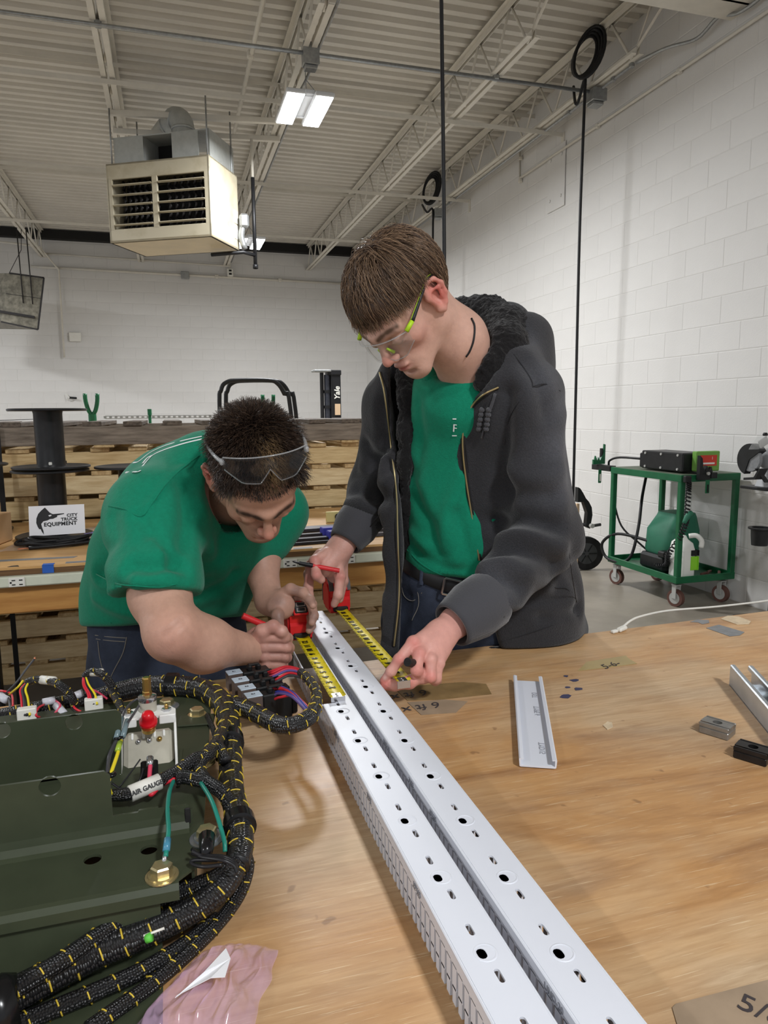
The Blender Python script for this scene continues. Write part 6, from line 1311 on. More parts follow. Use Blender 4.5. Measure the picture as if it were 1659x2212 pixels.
finger(Fd, [(725, 1205, 1.645), (735, 1245, 1.625), (731, 1285, 1.618), (722, 1305, 1.625)], [.016, .0125, .0108, .0085])
finger(Fd, [(740, 1215, 1.665), (742, 1255, 1.655), (734, 1295, 1.655)], [.013, .0108, .0085])
V, F = Fd.mesh(); V = laplace(V, F, 2, .4); C = np.tile(np.array(srgb(206, 156, 142), np.float32), (len(V), 1)); C = tint(V, C, [(680, 1212, 1.595), (683, 1240, 1.58), (671, 1222, 1.615), (667, 1250, 1.61), (735, 1245, 1.615)], .013, (196, 100, 94), .5); skinR.append((V, F, C))
# hidden core joining neck, shoulders and arms
Fd = field_around(A3([(1010, 790, 1.49), (850, 880, 1.75), (1215, 1170, 1.45), (985, 1343, 1.365), (775, 1130, 1.68), (960, 1300, 1.85)]), .12, .012)
SHL, ELL, SHR, ELR = at(1125, 865, 1.47), at(1180, 1160, 1.50), at(862, 880, 1.66), at(812, 1060, 1.76)
nR = dv(-.33, .05, .94).normalized()
Fd.rc(at(1010, 800, 1.49), at(1000, 860, 1.56), .06, .09, .04); Fd.rc(at(1005, 860, 1.57), at(995, 1280, 1.72), .085, .085, .05, flat=(nR, .8)); Fd.rc(at(1005, 860, 1.57), SHL, .06, .05, .04); Fd.rc(at(1005, 860, 1.64), at(862, 880, 1.70), .04, .04, .02)
Fd.rc(SHL, ELL, .048, .040, .03); Fd.rc(ELL, at(1000, 1335, 1.37), .040, .027, .03); Fd.rc(at(862, 880, 1.70), ELR, .040, .040, .03); Fd.rc(ELR, at(760, 1150, 1.665), .040, .028, .03)
V, F = Fd.mesh(); skinR.append((V, F, np.array(srgb(206, 160, 146), np.float32)))
V, F, C = join(skinR); bodyR = mesh_obj('body', V, F, m_skin, PR, True, col=C)
bvR_skin = bvh_of(V, F)
# hair
def capR(p): # offset surface of the hair mass, local coordinates
    return p
def strandR(rg):
    th = rg.uniform(0, 2*math.pi); ph = math.acos(rg.uniform(-.25, 1)); d = np.array([math.sin(ph)*math.cos(th), math.sin(ph)*math.sin(th), math.cos(ph)])
    c = np.array([0, -.016, .040]); rad = np.array([.074, .091, .080]); p = c+d*rad
    if p[1] > .045 and p[2] < .070: return None
    if abs(p[0]) > .050 and p[1] > -.032 and p[2] < .046: return None
    if p[2] < -.03: return None
    w = np.array([.004, -.052, .118]); out = [p]; L_ = rg.uniform(.06, .115) if p[1] < .02 else rg.uniform(.07, .10); st = L_/6; q = p.copy()
    flow = q-w; flow += np.array([rg.normal(0, .024), .03 if q[1] > -.03 else -.01, -.01]); lift = rg.uniform(.003, .019)
    for k in range(6):
        nrm = (q-c)/rad**2; nrm /= np.linalg.norm(nrm); t = flow-nrm*(flow@nrm); t /= np.linalg.norm(t)+1e-9; t = t+np.array([0, 0, -.25]); t /= np.linalg.norm(t); q = q+t*st
        e = (q-c)/rad; e /= np.linalg.norm(e); o_ = lift*math.sin(min(1, (k+1)/5)*math.pi*.75)+.004
        if q[1] > .04 and q[2] < .05: o_ += .006
        s_ = c+e*(rad+o_); q = s_
        if (q[1] > .055 and q[2] < .047+rg.uniform(-.014, .010)) or (abs(q[0]) > .05 and -.03 < q[1] < .055 and q[2] < .034+.25*max(0, q[1]-.02)+rg.uniform(-.012, .012)) or q[2] < -.058: break
        out.append(q)
        flow = t+np.array([rg.normal(0, .16), rg.normal(0, .10), -.12])
    return out if len(out) > 2 else None
Fd = field_around([HR.L(x, y, z) for x in (-.11, .11) for y in (-.13, .13) for z in (-.08, .16)], .01, .004)
L, R = HR.L, HR.R
Fd.el(L(0, -.016, .041), (.078, .095, .086), R, .01); Fd.el(L(0, -.055, .0), (.064, .054, .06), R, .03); Fd.el(L(0, .045, .062), (.064, .046, .040), R, .02)
Fd.bx(L(0, .105, -.03), (.12, .055, .078), R, .01, .012, True); Fd.bx(L(0, .02, -.055), (.12, .060, .094), R, .01, .012, True); Fd.cut(L(0, 0, -.055), R @ Vector((0, -.3, -1)), .01)
V1, F1 = Fd.mesh(); V1 = laplace(V1, F1, 2); C1 = np.array(srgb(58, 42, 32), np.float32)
V2, F2, C2 = hair_strands(HR, 15000, strandR, .0006, ((64, 47, 37), (160, 130, 102)), 3)
V, F, C = join([(V1, F1, C1), (V2, F2, C2)]); mesh_obj('hair', V, F, m_hair, PR, True, col=C)
# green shirt
Fd = field_around(A3([(985, 780, 1.45), (850, 1270, 1.45), (1150, 1270, 1.9), (900, 830, 1.8)]), .09, .0065)
shc = A3([(1000, 850, 1.535), (995, 930, 1.575), (990, 1040, 1.61), (985, 1150, 1.635), (985, 1235, 1.65)])
Fd.chain(shc, [.110, .112, .112, .116, .118], .05, flat=(nR, .72)); Fd.rc(at(1005, 800, 1.50), at(1000, 850, 1.535), .070, .10, .03); Fd.rc(at(1000, 870, 1.545), at(930, 890, 1.62), .085, .06, .04); Fd.rc(at(1000, 870, 1.545), at(1090, 880, 1.50), .085, .06, .04)
Fd.cut(at(950, 1243, 1.58), dv(-.10, -.80, .18), .006)
Fd.el(at(985, 775, 1.452), (.066, .066, .045), frame_from(dv(-.35, .9, .25)), .012, True)
V, F = Fd.mesh(); V = laplace(V, F, 2); N_ = vnormals(V, F); V = wob(V, .004, 26, 4, N_); bv = bvh_of(V, F)
V = fold(V, F, bv, [([(885, 1010), (905, 1090), (935, 1150), (950, 1200)], -.009, .014), ([(1000, 1030), (975, 1090), (960, 1140), (950, 1180)], .008, .015), ([(900, 1195), (950, 1225), (1010, 1232)], -.006, .010), ([(905, 870), (910, 950), (900, 1020)], -.005, .012), ([(985, 1110), (1005, 1170), (1015, 1210)], -.006, .012), ([(890, 1150), (920, 1180)], .006, .010)])
mesh_obj('t_shirt', V, F, m_tee, PR, True); bv = bvh_of(V, F)
ribbon('collar', bv, [(905, 806), (925, 815), (955, 812), (985, 795), (1010, 770), (1020, 755)], .016, m_tee, PR, .001, .002)
ribbon('shirt_hem', bv, [(880, 1188), (910, 1218), (950, 1240), (1000, 1252)], .004, m_tee, PR, .0004, .0010)
for p in ([(978, 905), (986, 905)], [(977, 941), (987, 941)]): ribbon('shirt_print', bv, p, .0025, m_print_w, PR, .001, .0004)
ribbon('shirt_print', bv, [(981, 916), (980, 932)], .003, m_print_w, PR, .001, .0004); ribbon('shirt_print', bv, [(981, 917), (987, 918)], .002, m_print_w, PR, .001, .0004); ribbon('shirt_print', bv, [(981, 924), (987, 925)], .002, m_print_w, PR, .001, .0004)
# jeans
pel = at(960, 1290, 1.70); Fd = Field((pel.x-.30, pel.y-.25, -.02), (pel.x+.36, pel.y+.30, pel.z+.16), .010)
Fd.rc(at(960, 1235, 1.685), at(965, 1330, 1.72), .128, .150, .04, flat=(nR, .78))
for s, px_ in ((-1, 905), (1, 1045)):
    hp_ = at(px_, 1345, 1.70-.03*s); kn = Vector((hp_.x+.01, hp_.y+.02, .50)); an = Vector((hp_.x+.02, hp_.y+.07, .09)); Fd.rc(hp_, kn, .092, .068, .03); Fd.rc(kn, an, .066, .055, .03)
    for q_ in (0,): Fd.rc(an+Vector((0, -.0, -.03)), an+Vector((-.02, -.15, -.045)), .05, .042, .02)
V, F = Fd.mesh(); V = laplace(V, F, 2); bv = bvh_of(V, F)
V = fold(V, F, bv, [([(885, 1290), (870, 1340), (860, 1400)], -.007, .014), ([(930, 1300), (915, 1350)], .006, .014), ([(950, 1290), (955, 1340)], -.006, .010)]); V = table_clear(V); mesh_obj('jeans', V, F, m_jean, PR, True); bv = bvh_of(V, F)
ribbon('belt', bv, [(855, 1205), (890, 1228), (930, 1250), (970, 1263), (1010, 1268)], .034, m_blk, PR, .002, .003)
b_ = hit(bv, 978, 1268)
if b_[0] is not None:
    n_ = b_[1]; c_ = b_[0]+n_*.010; x_ = dv(.95, -.2, 0); x_ = (x_-n_*x_.dot(n_)).normalized(); y_ = n_.cross(x_); Rb = Matrix((x_, y_, n_)).transposed(); mb = MB()
    for (u, v, a_, b2) in ((0, .018, .044, .005), (0, -.018, .044, .005), (-.022, 0, .005, .036), (.022, 0, .005, .036)): mb.box(c_+Rb @ Vector((u, v, 0)), (a_, b2, .004), Rb, .001)
    mb.build('belt_buckle', m_chr, PR)
for p in ([(893, 1240), (905, 1300), (890, 1340)], [(868, 1250), (872, 1285), (892, 1298), (912, 1280)], [(960, 1290), (955, 1350)]): ribbon('jean_seam', bv, p, .0022, m_stitch, PR, .0004, .0006)
ribbon('belt_loop', bv, [(913, 1232), (911, 1262)], .011, m_jean, PR, .004, .003)
# charcoal jacket
Fd = field_around(A3([(985, 640, 1.45), (720, 1180, 1.55), (1300, 1390, 1.55), (1200, 1390, 2.0), (820, 800, 1.9), (980, 1370, 1.3)]), .07, .0068)
jb = A3([(1015, 880, 1.585), (1012, 960, 1.63), (1018, 1060, 1.67), (1035, 1160, 1.695), (1055, 1260, 1.715), (1066, 1345, 1.725)])
Fd.chain(jb, [.168, .172, .178, .188, .202, .212], .05, flat=(nR, .74))
Fd.rc(at(1075, 1350, 1.725), at(1195, 1362, 1.76), .10, .085, .05, flat=(nR, .9))
Fd.rc(at(1010, 840, 1.56), SHL, .095, .082, .05); Fd.rc(at(1010, 840, 1.57), SHR, .095, .078, .05)
Fd.rc(SHL, ELL, .080, .068, .035); Fd.rc(ELL, at(1060, 1292, 1.412), .068, .058, .035); Fd.rc(SHR, ELR, .076, .064, .035); Fd.rc(ELR, at(786, 1112, 1.69), .064, .052, .035)
Fd.chain(A3([(842, 1000, 1.60), (850, 1100, 1.60), (853, 1200, 1.60), (850, 1300, 1.605), (843, 1400, 1.61)]), [.030, .026, .024, .024, .024], .03, flat=(nR, .55))
# hood lying on the back
hood = A3([(1060, 835, 1.425), (1105, 790, 1.445), (1135, 735, 1.53), (1095, 705, 1.64), (1020, 705, 1.70)]); Fd.chain(hood, [.024, .040, .048, .050, .050], .03); Fd.chain(A3([(1135, 735, 1.53), (1130, 790, 1.56), (1090, 830, 1.62)]), [.05, .06, .07], .04)
Fd.chain(A3([(845, 830, 1.60), (865, 800, 1.62), (900, 770, 1.67)]), [.028, .034, .04], .03)
# opening down the front
zl = [(862, 740), (840, 790), (838, 850), (848, 900), (853, 960), (860, 1020), (866, 1080), (868, 1130), (871, 1190), (872, 1250), (869, 1310), (860, 1410)]
zr = [(1040, 740), (1062, 790), (1058, 830), (1030, 850), (1005, 870), (992, 900), (985, 940), (987, 980), (994, 1040), (1004, 1100), (1014, 1160), (1022, 1215), (1030, 1250), (1060, 1330), (1085, 1410)]
Fd.opening(zl, zr, [(740, 1.62), (900, 1.63), (1100, 1.69), (1250, 1.71), (1410, 1.74)])
Fd.el(at(985, 760, 1.43), (.085, .085, .085), None, .02, True); Fd.rc(at(950, 700, 1.40), at(1010, 790, 1.47), .075, .068, .015, True)
Fd.cut(at(1066, 1392, 1.7), dv(.06, -1, -.05), .012)
V, F = Fd.mesh(); V = laplace(V, F, 3); N_ = vnormals(V, F); V = wob(V, .005, 24, 11, N_); bv = bvh_of(V, F)
FO = []
for (p, a_, w_) in (
    ([(1075, 1125), (1110, 1120), (1150, 1125), (1190, 1140)], -.012, .016), ([(1085, 1165), (1130, 1155), (1180, 1165), (1215, 1180)], .010, .016), ([(1070, 1195), (1110, 1185), (1160, 1200), (1200, 1225)], -.011, .015),
    ([(1050, 1225), (1090, 1215), (1140, 1235), (1180, 1265)], .009, .015), ([(1035, 1250), (1075, 1250), (1120, 1270)], -.009, .013), ([(1090, 1060), (1130, 1075), (1180, 1075)], -.008, .016), ([(1100, 1010), (1150, 1030), (1200, 1020)], .007, .018),
    ([(1095, 850), (1090, 930), (1085, 1010), (1095, 1080)], -.016, .016), ([(1130, 780), (1160, 830), (1180, 900)], -.006, .012), ([(1215, 900), (1205, 1000), (1215, 1090)], .006, .02),
    ([(1010, 1290), (1050, 1300), (1085, 1330)], .006, .010), ([(790, 960), (815, 990), (840, 1000)], -.009, .013), ([(785, 1010), (810, 1030), (838, 1045)], .008, .013), ([(770, 1060), (800, 1075), (830, 1080)], -.008, .012), ([(745, 1105), (785, 1115), (820, 1120)], -.006, .011), ([(830, 870), (835, 950), (840, 1010)], -.010, .012),
    ([(1100, 1330), (1170, 1335), (1250, 1315)], -.006, .010), ([(1225, 1180), (1240, 1250), (1250, 1320)], -.006, .014), ([(1040, 900), (1045, 1000), (1050, 1090)], .004, .018)): FO.append((p, a_*1.25, w_))
V = table_clear(fold(V, F, bv, FO))
# lining colour where the jacket is turned inside
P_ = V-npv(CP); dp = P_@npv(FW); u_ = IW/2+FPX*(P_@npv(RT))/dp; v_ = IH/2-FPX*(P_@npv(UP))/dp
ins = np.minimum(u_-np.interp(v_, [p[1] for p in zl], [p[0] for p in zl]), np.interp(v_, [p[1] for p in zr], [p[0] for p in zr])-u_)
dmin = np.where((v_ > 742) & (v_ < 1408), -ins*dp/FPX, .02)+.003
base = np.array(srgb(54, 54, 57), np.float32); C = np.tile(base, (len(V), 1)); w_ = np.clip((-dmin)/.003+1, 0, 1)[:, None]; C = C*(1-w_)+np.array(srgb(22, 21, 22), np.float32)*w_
N_ = vnormals(V, F)
pale_blotch = np.zeros(len(V), np.float32)  # paler grey blotches on sleeve, shoulder, hood and forearm
for p, r_, a_ in (((1205, 960, 1.44), .05, .4), ((1215, 1040, 1.44), .05, .35), ((1175, 830, 1.42), .05, .3), ((1130, 760, 1.46), .04, .25), ((1060, 1270, 1.36), .05, .3), ((1215, 880, 1.42), .05, .3)): pale_blotch = np.maximum(pale_blotch, a_*np.exp(-(np.linalg.norm(V-npv(at(*p)), axis=1)/r_)**2))
C = C*(1-pale_blotch[:, None])+np.array(srgb(126, 128, 136), np.float32)*pale_blotch[:, None]
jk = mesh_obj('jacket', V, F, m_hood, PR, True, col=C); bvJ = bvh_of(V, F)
# fleece lining of the hood and front edge
def fleece(pts, rs, nm, seed, h=.0045, cuts=()):
    Fd = field_around(pts, .06, h); Fd.chain(pts, rs, .03)
    for c in cuts: Fd.rc(c[0], c[1], c[2], c[2], .01, True)
    V, F = Fd.mesh(); V = laplace(V, F, 2); N_ = vnormals(V, F); ph = np.random.RandomState(seed)
    d = np.array([mnoise.noise(Vector(map(float, v))*95)+.6*mnoise.noise(Vector(map(float, v))*190) for v in V], np.float32); V = V+N_*(d*.0042)[:, None]; return mesh_obj(nm, V, F, m_fleece, jk, True)
fleece(A3([(1040, 830, 1.425), (1060, 790, 1.432), (1090, 750, 1.455), (1095, 715, 1.52), (1055, 690, 1.585), (1000, 685, 1.62)]), [.016, .030, .042, .046, .046, .046], 'hood_lining', 2, cuts=[(HR.L(0, -.02, -.03), at(985, 735, 1.43), .066), (at(985, 735, 1.43), at(1010, 800, 1.49), .064)])
fleece(A3([(872, 812, 1.575), (882, 860, 1.56), (878, 930, 1.565), (876, 1000, 1.585), (876, 1090, 1.61), (880, 1170, 1.63), (884, 1240, 1.65)]), [.020, .018, .016, .014, .012, .010, .008], 'front_lining', 5)
# zips, seams, cord, cuffs, pocket
zl = [(822, 806), (830, 840), (840, 900), (846, 960), (853, 1020), (857, 1080), (858, 1130), (860, 1190), (862, 1250), (860, 1310), (851, 1395)]
zr = [(1075, 836), (1050, 850), (1027, 870), (1011, 895), (1001, 935), (1001, 980), (1008, 1040), (1018, 1100), (1028, 1160), (1036, 1210)]
for z_ in (zl, zr):
    ribbon('zip_tape', bvJ, z_, .010, m_blk, jk, .0015, .001); ribbon('zip_teeth', bvJ, z_, .0038, m_zip, jk, .0032, .0016)
m_seam = mat('jacket_seam', (40, 40, 43), .9)
for s_ in ([(1110, 765), (1135, 800), (1150, 835), (1120, 870), (1098, 910), (1090, 960)], [(1150, 835), (1180, 830), (1210, 845)], [(1225, 1140), (1232, 1220), (1245, 1300)], [(1185, 1260), (1200, 1270), (1228, 1275), (1240, 1325)], [(1085, 1385), (1130, 1372), (1190, 1352), (1250, 1330), (1268, 1310)], [(820, 1112), (790, 1150), (765, 1185)], [(1040, 900), (1050, 870), (1075, 845)], [(1010, 870), (1005, 940), (1013, 1020)]): ribbon('seam', bvJ, s_, .0022, m_seam, jk, .0003, .0008)
kn = hit(bvJ, 1050, 905)
if kn[0] is not None:
    k0 = [hit(bvJ, *p) for p in ((1068, 850), (1060, 880), (1052, 895))]; MB().tube([h_[0]+h_[1]*.004 for h_ in k0 if h_[0]], .0032, 7, True, 4).build('drawcord', m_rib, jk, True)
    for i in range(5):
        for s in (-1, 1):
            h_ = hit(bvJ, 1050+s*7-i*1.5, 885+i*10)
            if h_[0] is not None: MB().lathe(h_[0]+h_[1]*.004, [(.0001, -.0055), (.004, -.004), (.0058, 0), (.004, .004), (.0001, .0055)], 10, frame_from(h_[1])).build('cord_knot', m_rib, jk, True)
    k0 = [hit(bvJ, *p) for p in ((1045, 930), (1042, 945))]; MB().tube([h_[0]+h_[1]*.003 for h_ in k0 if h_[0]], .0018, 6).build('drawcord_end', m_rib, jk, True)
def cuff(a, b, ra, rb, nm):
    a, b = at(*a), at(*b); d = (b-a); Ln = d.length; d.normalize(); fr = frame_from(d); n = 96; prof = [(ra*.93, 0), (ra, .1), (ra*1.0, .5), (rb, .92), (rb*.96, 1.0), (rb*.86, 1.0), (rb*.8, .7)]; vs = []; fs = []
    for (r, u) in prof:
        for k in range(n): an = 2*math.pi*k/n; rr = r+(.0007 if k % 2 else -.0007)*(1 if 0 < u < .98 else 0); vs.append(a+d*Ln*u+fr @ Vector((math.cos(an)*rr, math.sin(an)*rr, 0)))
    for i in range(len(prof)-1):
        for k in range(n): k2 = (k+1) % n; fs.append((i*n+k, i*n+k2, (i+1)*n+k2, (i+1)*n+k))
    return mesh_obj(nm, vs, fs, m_rib, jk, True)
cuff((1062, 1290, 1.412), (976, 1351, 1.357), .058, .047, 'cuff'); cuff((788, 1108, 1.692), (745, 1173, 1.657), .052, .041, 'cuff')
# necklace, glasses
nk = [hit(bvR_skin, *p) for p in ((1017, 688), (1024, 705), (1022, 735), (1014, 758), (1006, 770))]
MB().tube([h_[0]+h_[1]*.002 for h_ in nk if h_[0]], .0019, 6, True, 4).build('necklace', m_blk, PR, True)
GR = thing('safety_glasses', 'clear safety glasses with black and lime arms on the standing person', 'glasses', tuple(HR.L(0, .1, 0)))
def lens_sheet(Hd, cols, par, mt, nm='lens', th=.0015):
    n = len(cols); vs = []; fs = []
    for (x, y, zt, zb) in cols: 
        for k in range(7): u = k/6; vs.append(Hd.L(x, y-.006*math.cos(u*math.pi)*.5, zt+(zb-zt)*u))
    for i in range(n-1):
        for k in range(6): fs.append((i*7+k, i*7+k+1, (i+1)*7+k+1, (i+1)*7+k))
    o = mesh_obj(nm, vs, fs, mt, par, True); md = o.modifiers.new('th', 'SOLIDIFY'); md.thickness = th; return o
cols = []
for i in range(25):
    x = -.068+.136*i/24; ax_ = abs(x); y = .112-.030*(ax_/.068)**2.4; zt = .028-.010*(ax_/.068)**2; zb = -.022+.020*max(0, 1-ax_/.016)-.0+.016*max(0, (ax_-.045)/.023); cols.append((x, y, zt, zb))
lens_sheet(HR, cols, GR, m_lens)
MB().tube([HR.L(c[0], c[1]+.001, c[2]) for c in cols], .0011, 6, False).build('top_rim', m_clearp, GR, True); MB().tube([HR.L(c[0], c[1]+.001, c[3]) for c in cols], .0009, 6, False).build('bottom_rim', m_clearp, GR, True)
for s in (-1, 1):
    arm = [HR.L(s*.068, .082, .018), HR.L(s*.074, .062, .020), HR.L(s*.0775, .03, .026), HR.L(s*.0800, .0, .031), HR.L(s*.0825, -.018, .034), HR.L(s*.082, -.036, .026)]
    MB().tube(arm[:2], [.0046, .0042], 8).build('arm_hinge', m_lime2, GR, True); MB().tube(catmull(arm[1:], 5), [.0042, .0036, .003, .0026, .0028], 8).build('arm', m_glb, GR, True)
    MB().tube(catmull([p+HR.R.col[2]*.0032 for p in arm[1:]], 5), .0012, 5).build('arm_stripe', m_lime2, GR, True); MB().tube([HR.L(s*.012, .103, .004), HR.L(s*.016, .100, -.012)], [.0022, .0035], 8).build('nose_pad', m_lime2, GR, True)
# ================================================================== stooping man
PL = thing('person', 'stooping person in a green shirt leaning over the table with glasses pushed up', 'person', (-.02, 1.75, 0))
HL = Head(552, 1026, 1.33, (.277, -.90, .335), (.215, .40, .89), 1.0)
neckL = A3([(520, 1060, 1.45), (490, 1078, 1.50)])
V, F = sculpt_head(HL, neckL, .0024, 1.0)
C = head_colour(HL, V, (190, 146, 124), (192, 104, 94), (156, 92, 84), (60, 44, 36), ((70, 52, 44), .75))
# skin darkened to a hair tone over scalp and temples
q = HL.inv(V); w = np.clip((q[:, 2]-.018)/.02, 0, 1)*np.clip((.066-q[:, 1])/.02, 0, 1); w = np.maximum(w, .8*np.exp(-(((np.abs(q[:, 0])-.072)/.012)**2+((q[:, 1]-.028)/.012)**2+((q[:, 2]-.002)/.022)**2))); C = C*(1-w[:, None])+np.array(srgb(52, 40, 34), np.float32)*w[:, None]
skinL = [(V, F, C)]
SHLr, ELLr, WRr = at(335, 1120, 1.36), at(374, 1368, 1.185), at(545, 1404, 1.335)
Fd = field_around(A3([(335, 1230, 1.27), (374, 1400, 1.12), (545, 1440, 1.4), (400, 1330, 1.25)]), .05, .0042)
Fd.rc(at(342, 1200, 1.30), at(345, 1285, 1.242), .050, .048, .03); Fd.rc(at(345, 1285, 1.242), ELLr, .048, .042, .03); Fd.rc(ELLr, at(440, 1392, 1.235), .043, .045, .03); Fd.rc(at(440, 1392, 1.235), WRr, .044, .027, .03)
V, F = Fd.mesh(); V = laplace(V, F, 2); bv = bvh_of(V, F); V = fold(V, F, bv, [([(362, 1372), (380, 1355), (398, 1340)], -.0022, .005)]); C = np.tile(np.array(srgb(196, 154, 134), np.float32), (len(V), 1)); C = tint(V, C, [(370, 1390, 1.15)], .04, (190, 128, 112), .4); skinL.append((V, F, C))
# fist round the red marker
Fd = field_around(A3([(530, 1340, 1.30), (640, 1450, 1.42), (530, 1450, 1.42)]), .03, .0017)
Fd.rc(at(528, 1403, 1.322), at(560, 1402, 1.352), .027, .030, .015, flat=(dv(-.3, 0, .9), .8)); Fd.rc(at(558, 1380, 1.352), at(562, 1425, 1.36), .024, .022, .015)
for i, (y_, xm_, xe, r_) in enumerate(((1378, 556, 621, .0102), (1399, 555, 624, .0104), (1419, 557, 619, .0100), (1437, 561, 612, .0088))):
    finger(Fd, [(xm_-8, y_, 1.345), (xm_+14, y_-1, 1.326+.002*i), (xe-6, y_, 1.336+.002*i), (xe, y_+1, 1.356), (xe-14, y_+2, 1.375)], [r_*1.15, r_*1.08, r_, r_*.95, r_*.9], .003)
finger(Fd, [(548, 1388, 1.33), (566, 1364, 1.322), (590, 1353, 1.322), (608, 1364, 1.326), (616, 1372, 1.332)], [.015, .0128, .0112, .0105, .0088], .005)
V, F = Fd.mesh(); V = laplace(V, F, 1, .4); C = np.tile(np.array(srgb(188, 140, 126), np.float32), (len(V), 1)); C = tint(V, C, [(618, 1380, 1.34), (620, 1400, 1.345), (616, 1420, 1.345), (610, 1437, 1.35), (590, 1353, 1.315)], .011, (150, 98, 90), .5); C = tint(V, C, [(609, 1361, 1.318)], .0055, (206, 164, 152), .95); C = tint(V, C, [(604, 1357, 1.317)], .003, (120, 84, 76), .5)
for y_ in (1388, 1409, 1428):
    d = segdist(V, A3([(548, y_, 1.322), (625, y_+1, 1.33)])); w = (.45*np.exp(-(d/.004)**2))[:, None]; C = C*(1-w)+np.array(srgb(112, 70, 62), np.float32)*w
skinL.append((V, F, C))
# other arm and the hand round the near tape
Fd = field_around(A3([(600, 1150, 1.62), (540, 1200, 1.62), (690, 1370, 1.38), (600, 1300, 1.55)]), .05, .0024)
Fd.rc(at(585, 1130, 1.60), at(558, 1205, 1.575), .047, .043, .03); Fd.rc(at(558, 1205, 1.575), at(582, 1298, 1.505), .042, .027, .03); Fd.rc(at(582, 1298, 1.505), at(606, 1308, 1.475), .027, .031, .02, flat=(dv(.2, .3, .9), .8))
finger(Fd, [(600, 1290, 1.485), (628, 1273, 1.475), (655, 1280, 1.462), (670, 1296, 1.445), (676, 1308, 1.432)], [.015, .0118, .0102, .0092, .0078])
finger(Fd, [(612, 1295, 1.50), (645, 1288, 1.50), (673, 1305, 1.485), (678, 1330, 1.462), (674, 1345, 1.450)], [.015, .0115, .0102, .0092, .0078])
finger(Fd, [(615, 1305, 1.51), (655, 1310, 1.515), (672, 1330, 1.495), (672, 1352, 1.470), (668, 1362, 1.462)], [.014, .011, .0098, .009, .0075])
finger(Fd, [(598, 1312, 1.475), (600, 1330, 1.440), (605, 1352, 1.425)], [.016, .0122, .0088])
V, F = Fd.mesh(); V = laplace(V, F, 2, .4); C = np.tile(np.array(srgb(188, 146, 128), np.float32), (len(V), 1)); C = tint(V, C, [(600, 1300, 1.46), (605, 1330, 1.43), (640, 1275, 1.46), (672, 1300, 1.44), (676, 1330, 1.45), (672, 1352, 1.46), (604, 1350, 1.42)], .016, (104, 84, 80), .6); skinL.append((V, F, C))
# hidden core
nL = dv(.62, -.70, .30).normalized()
tor = A3([(345, 1400, 1.70), (345, 1310, 1.68), (372, 1200, 1.62), (420, 1115, 1.555), (462, 1070, 1.50)])
Fd = field_around(tor+A3([(335, 1120, 1.36), (600, 1120, 1.62), (490, 1080, 1.47)]), .12, .012)
Fd.chain(tor, [.11, .11, .11, .10, .08], .05, flat=(nL, .75)); Fd.rc(tor[3], SHLr, .08, .055, .04); Fd.rc(tor[3], at(590, 1110, 1.60), .08, .055, .04); Fd.rc(tor[4], neckL[1], .08, .06, .03); Fd.rc(SHLr, at(350, 1260, 1.25), .05, .047, .03); Fd.rc(at(590, 1110, 1.60), at(562, 1195, 1.58), .05, .042, .03)
V, F = Fd.mesh(); skinL.append((V, F, np.array(srgb(190, 148, 130), np.float32)))
V, F, C = join(skinL); mesh_obj('body', V, F, m_skin, PL, True, col=C); bvL_skin = bvh_of(V, F)
# hair: short and tousled
def strandL(rg):
    th = rg.uniform(0, 2*math.pi); ph = math.acos(rg.uniform(-.45, 1)); d = np.array([math.sin(ph)*math.cos(th), math.sin(ph)*math.sin(th), math.cos(ph)]); c = np.array([0, -.014, .042]); rad = np.array([.075, .093, .083]); p = c+d*rad
    if p[1] > .056 and p[2] < .070: return None
    if abs(p[0]) > .048 and p[1] > -.030 and p[2] < .028: return None
    if p[2] < -.03: return None
    side = p[2] < .06 or abs(p[0]) > .064; ln = rg.uniform(.008, .016) if side and p[1] > -.05 else (rg.uniform(.026, .040) if p[1] > -.05 else rg.uniform(.014, .026)); ln *= .5 if p[1] > .045 and p[2] < .105 else 1
    nrm = d/rad; nrm /= np.linalg.norm(nrm); fl = np.array([rg.normal(0, .55), rg.normal(.55, .3) if p[1] > -.05 else -.1, rg.normal(-.1, .3)]); fl = fl-nrm*(fl@nrm); t = nrm*(1.0 if not side else .35)+fl*.8; t /= np.linalg.norm(t); out = [p-nrm*.002]; q = p.copy()
    for k in range(4): q = q+t*ln/4; t = t+np.array([rg.normal(0, .12), .10, -.14]); t /= np.linalg.norm(t); out.append(q.copy())
    return out
Fd = field_around([HL.L(x, y, z) for x in (-.1, .1) for y in (-.13, .11) for z in (-.07, .15)], .01, .004); L, R = HL.L, HL.R
Fd.el(L(0, -.014, .042), (.078, .096, .087), R, .01); Fd.el(L(0, -.05, .005), (.063, .056, .060), R, .03)
Fd.bx(L(0, .115, -.03), (.12, .055, .088), R, .01, .012, True); Fd.bx(L(0, .03, -.06), (.12, .058, .080), R, .01, .012, True); Fd.cut(L(0, 0, -.045), R @ Vector((0, -.3, -1)), .01)
V1, F1 = Fd.mesh(); V1 = laplace(V1, F1, 2); V2, F2, C2 = hair_strands(HL, 19000, strandL, .00065, ((32, 24, 21), (88, 69, 55)), 8)
qs = HL.inv(V2); hair_glint = np.exp(-(((qs[:, 0]+.012)/.018)**2+((qs[:, 1]-.045)/.035)**2))*(qs[:, 2] > .08); rr_ = np.repeat(np.random.RandomState(4).rand(len(V2)//15+1), 15)[:len(V2)]; w = (np.clip(hair_glint, 0, 1)*(rr_ > .35)*.85)[:, None]; C2 = C2*(1-w)+np.array(srgb(186, 152, 108), np.float32)*w  # lamp highlight on the front hair, painted into the strand colours
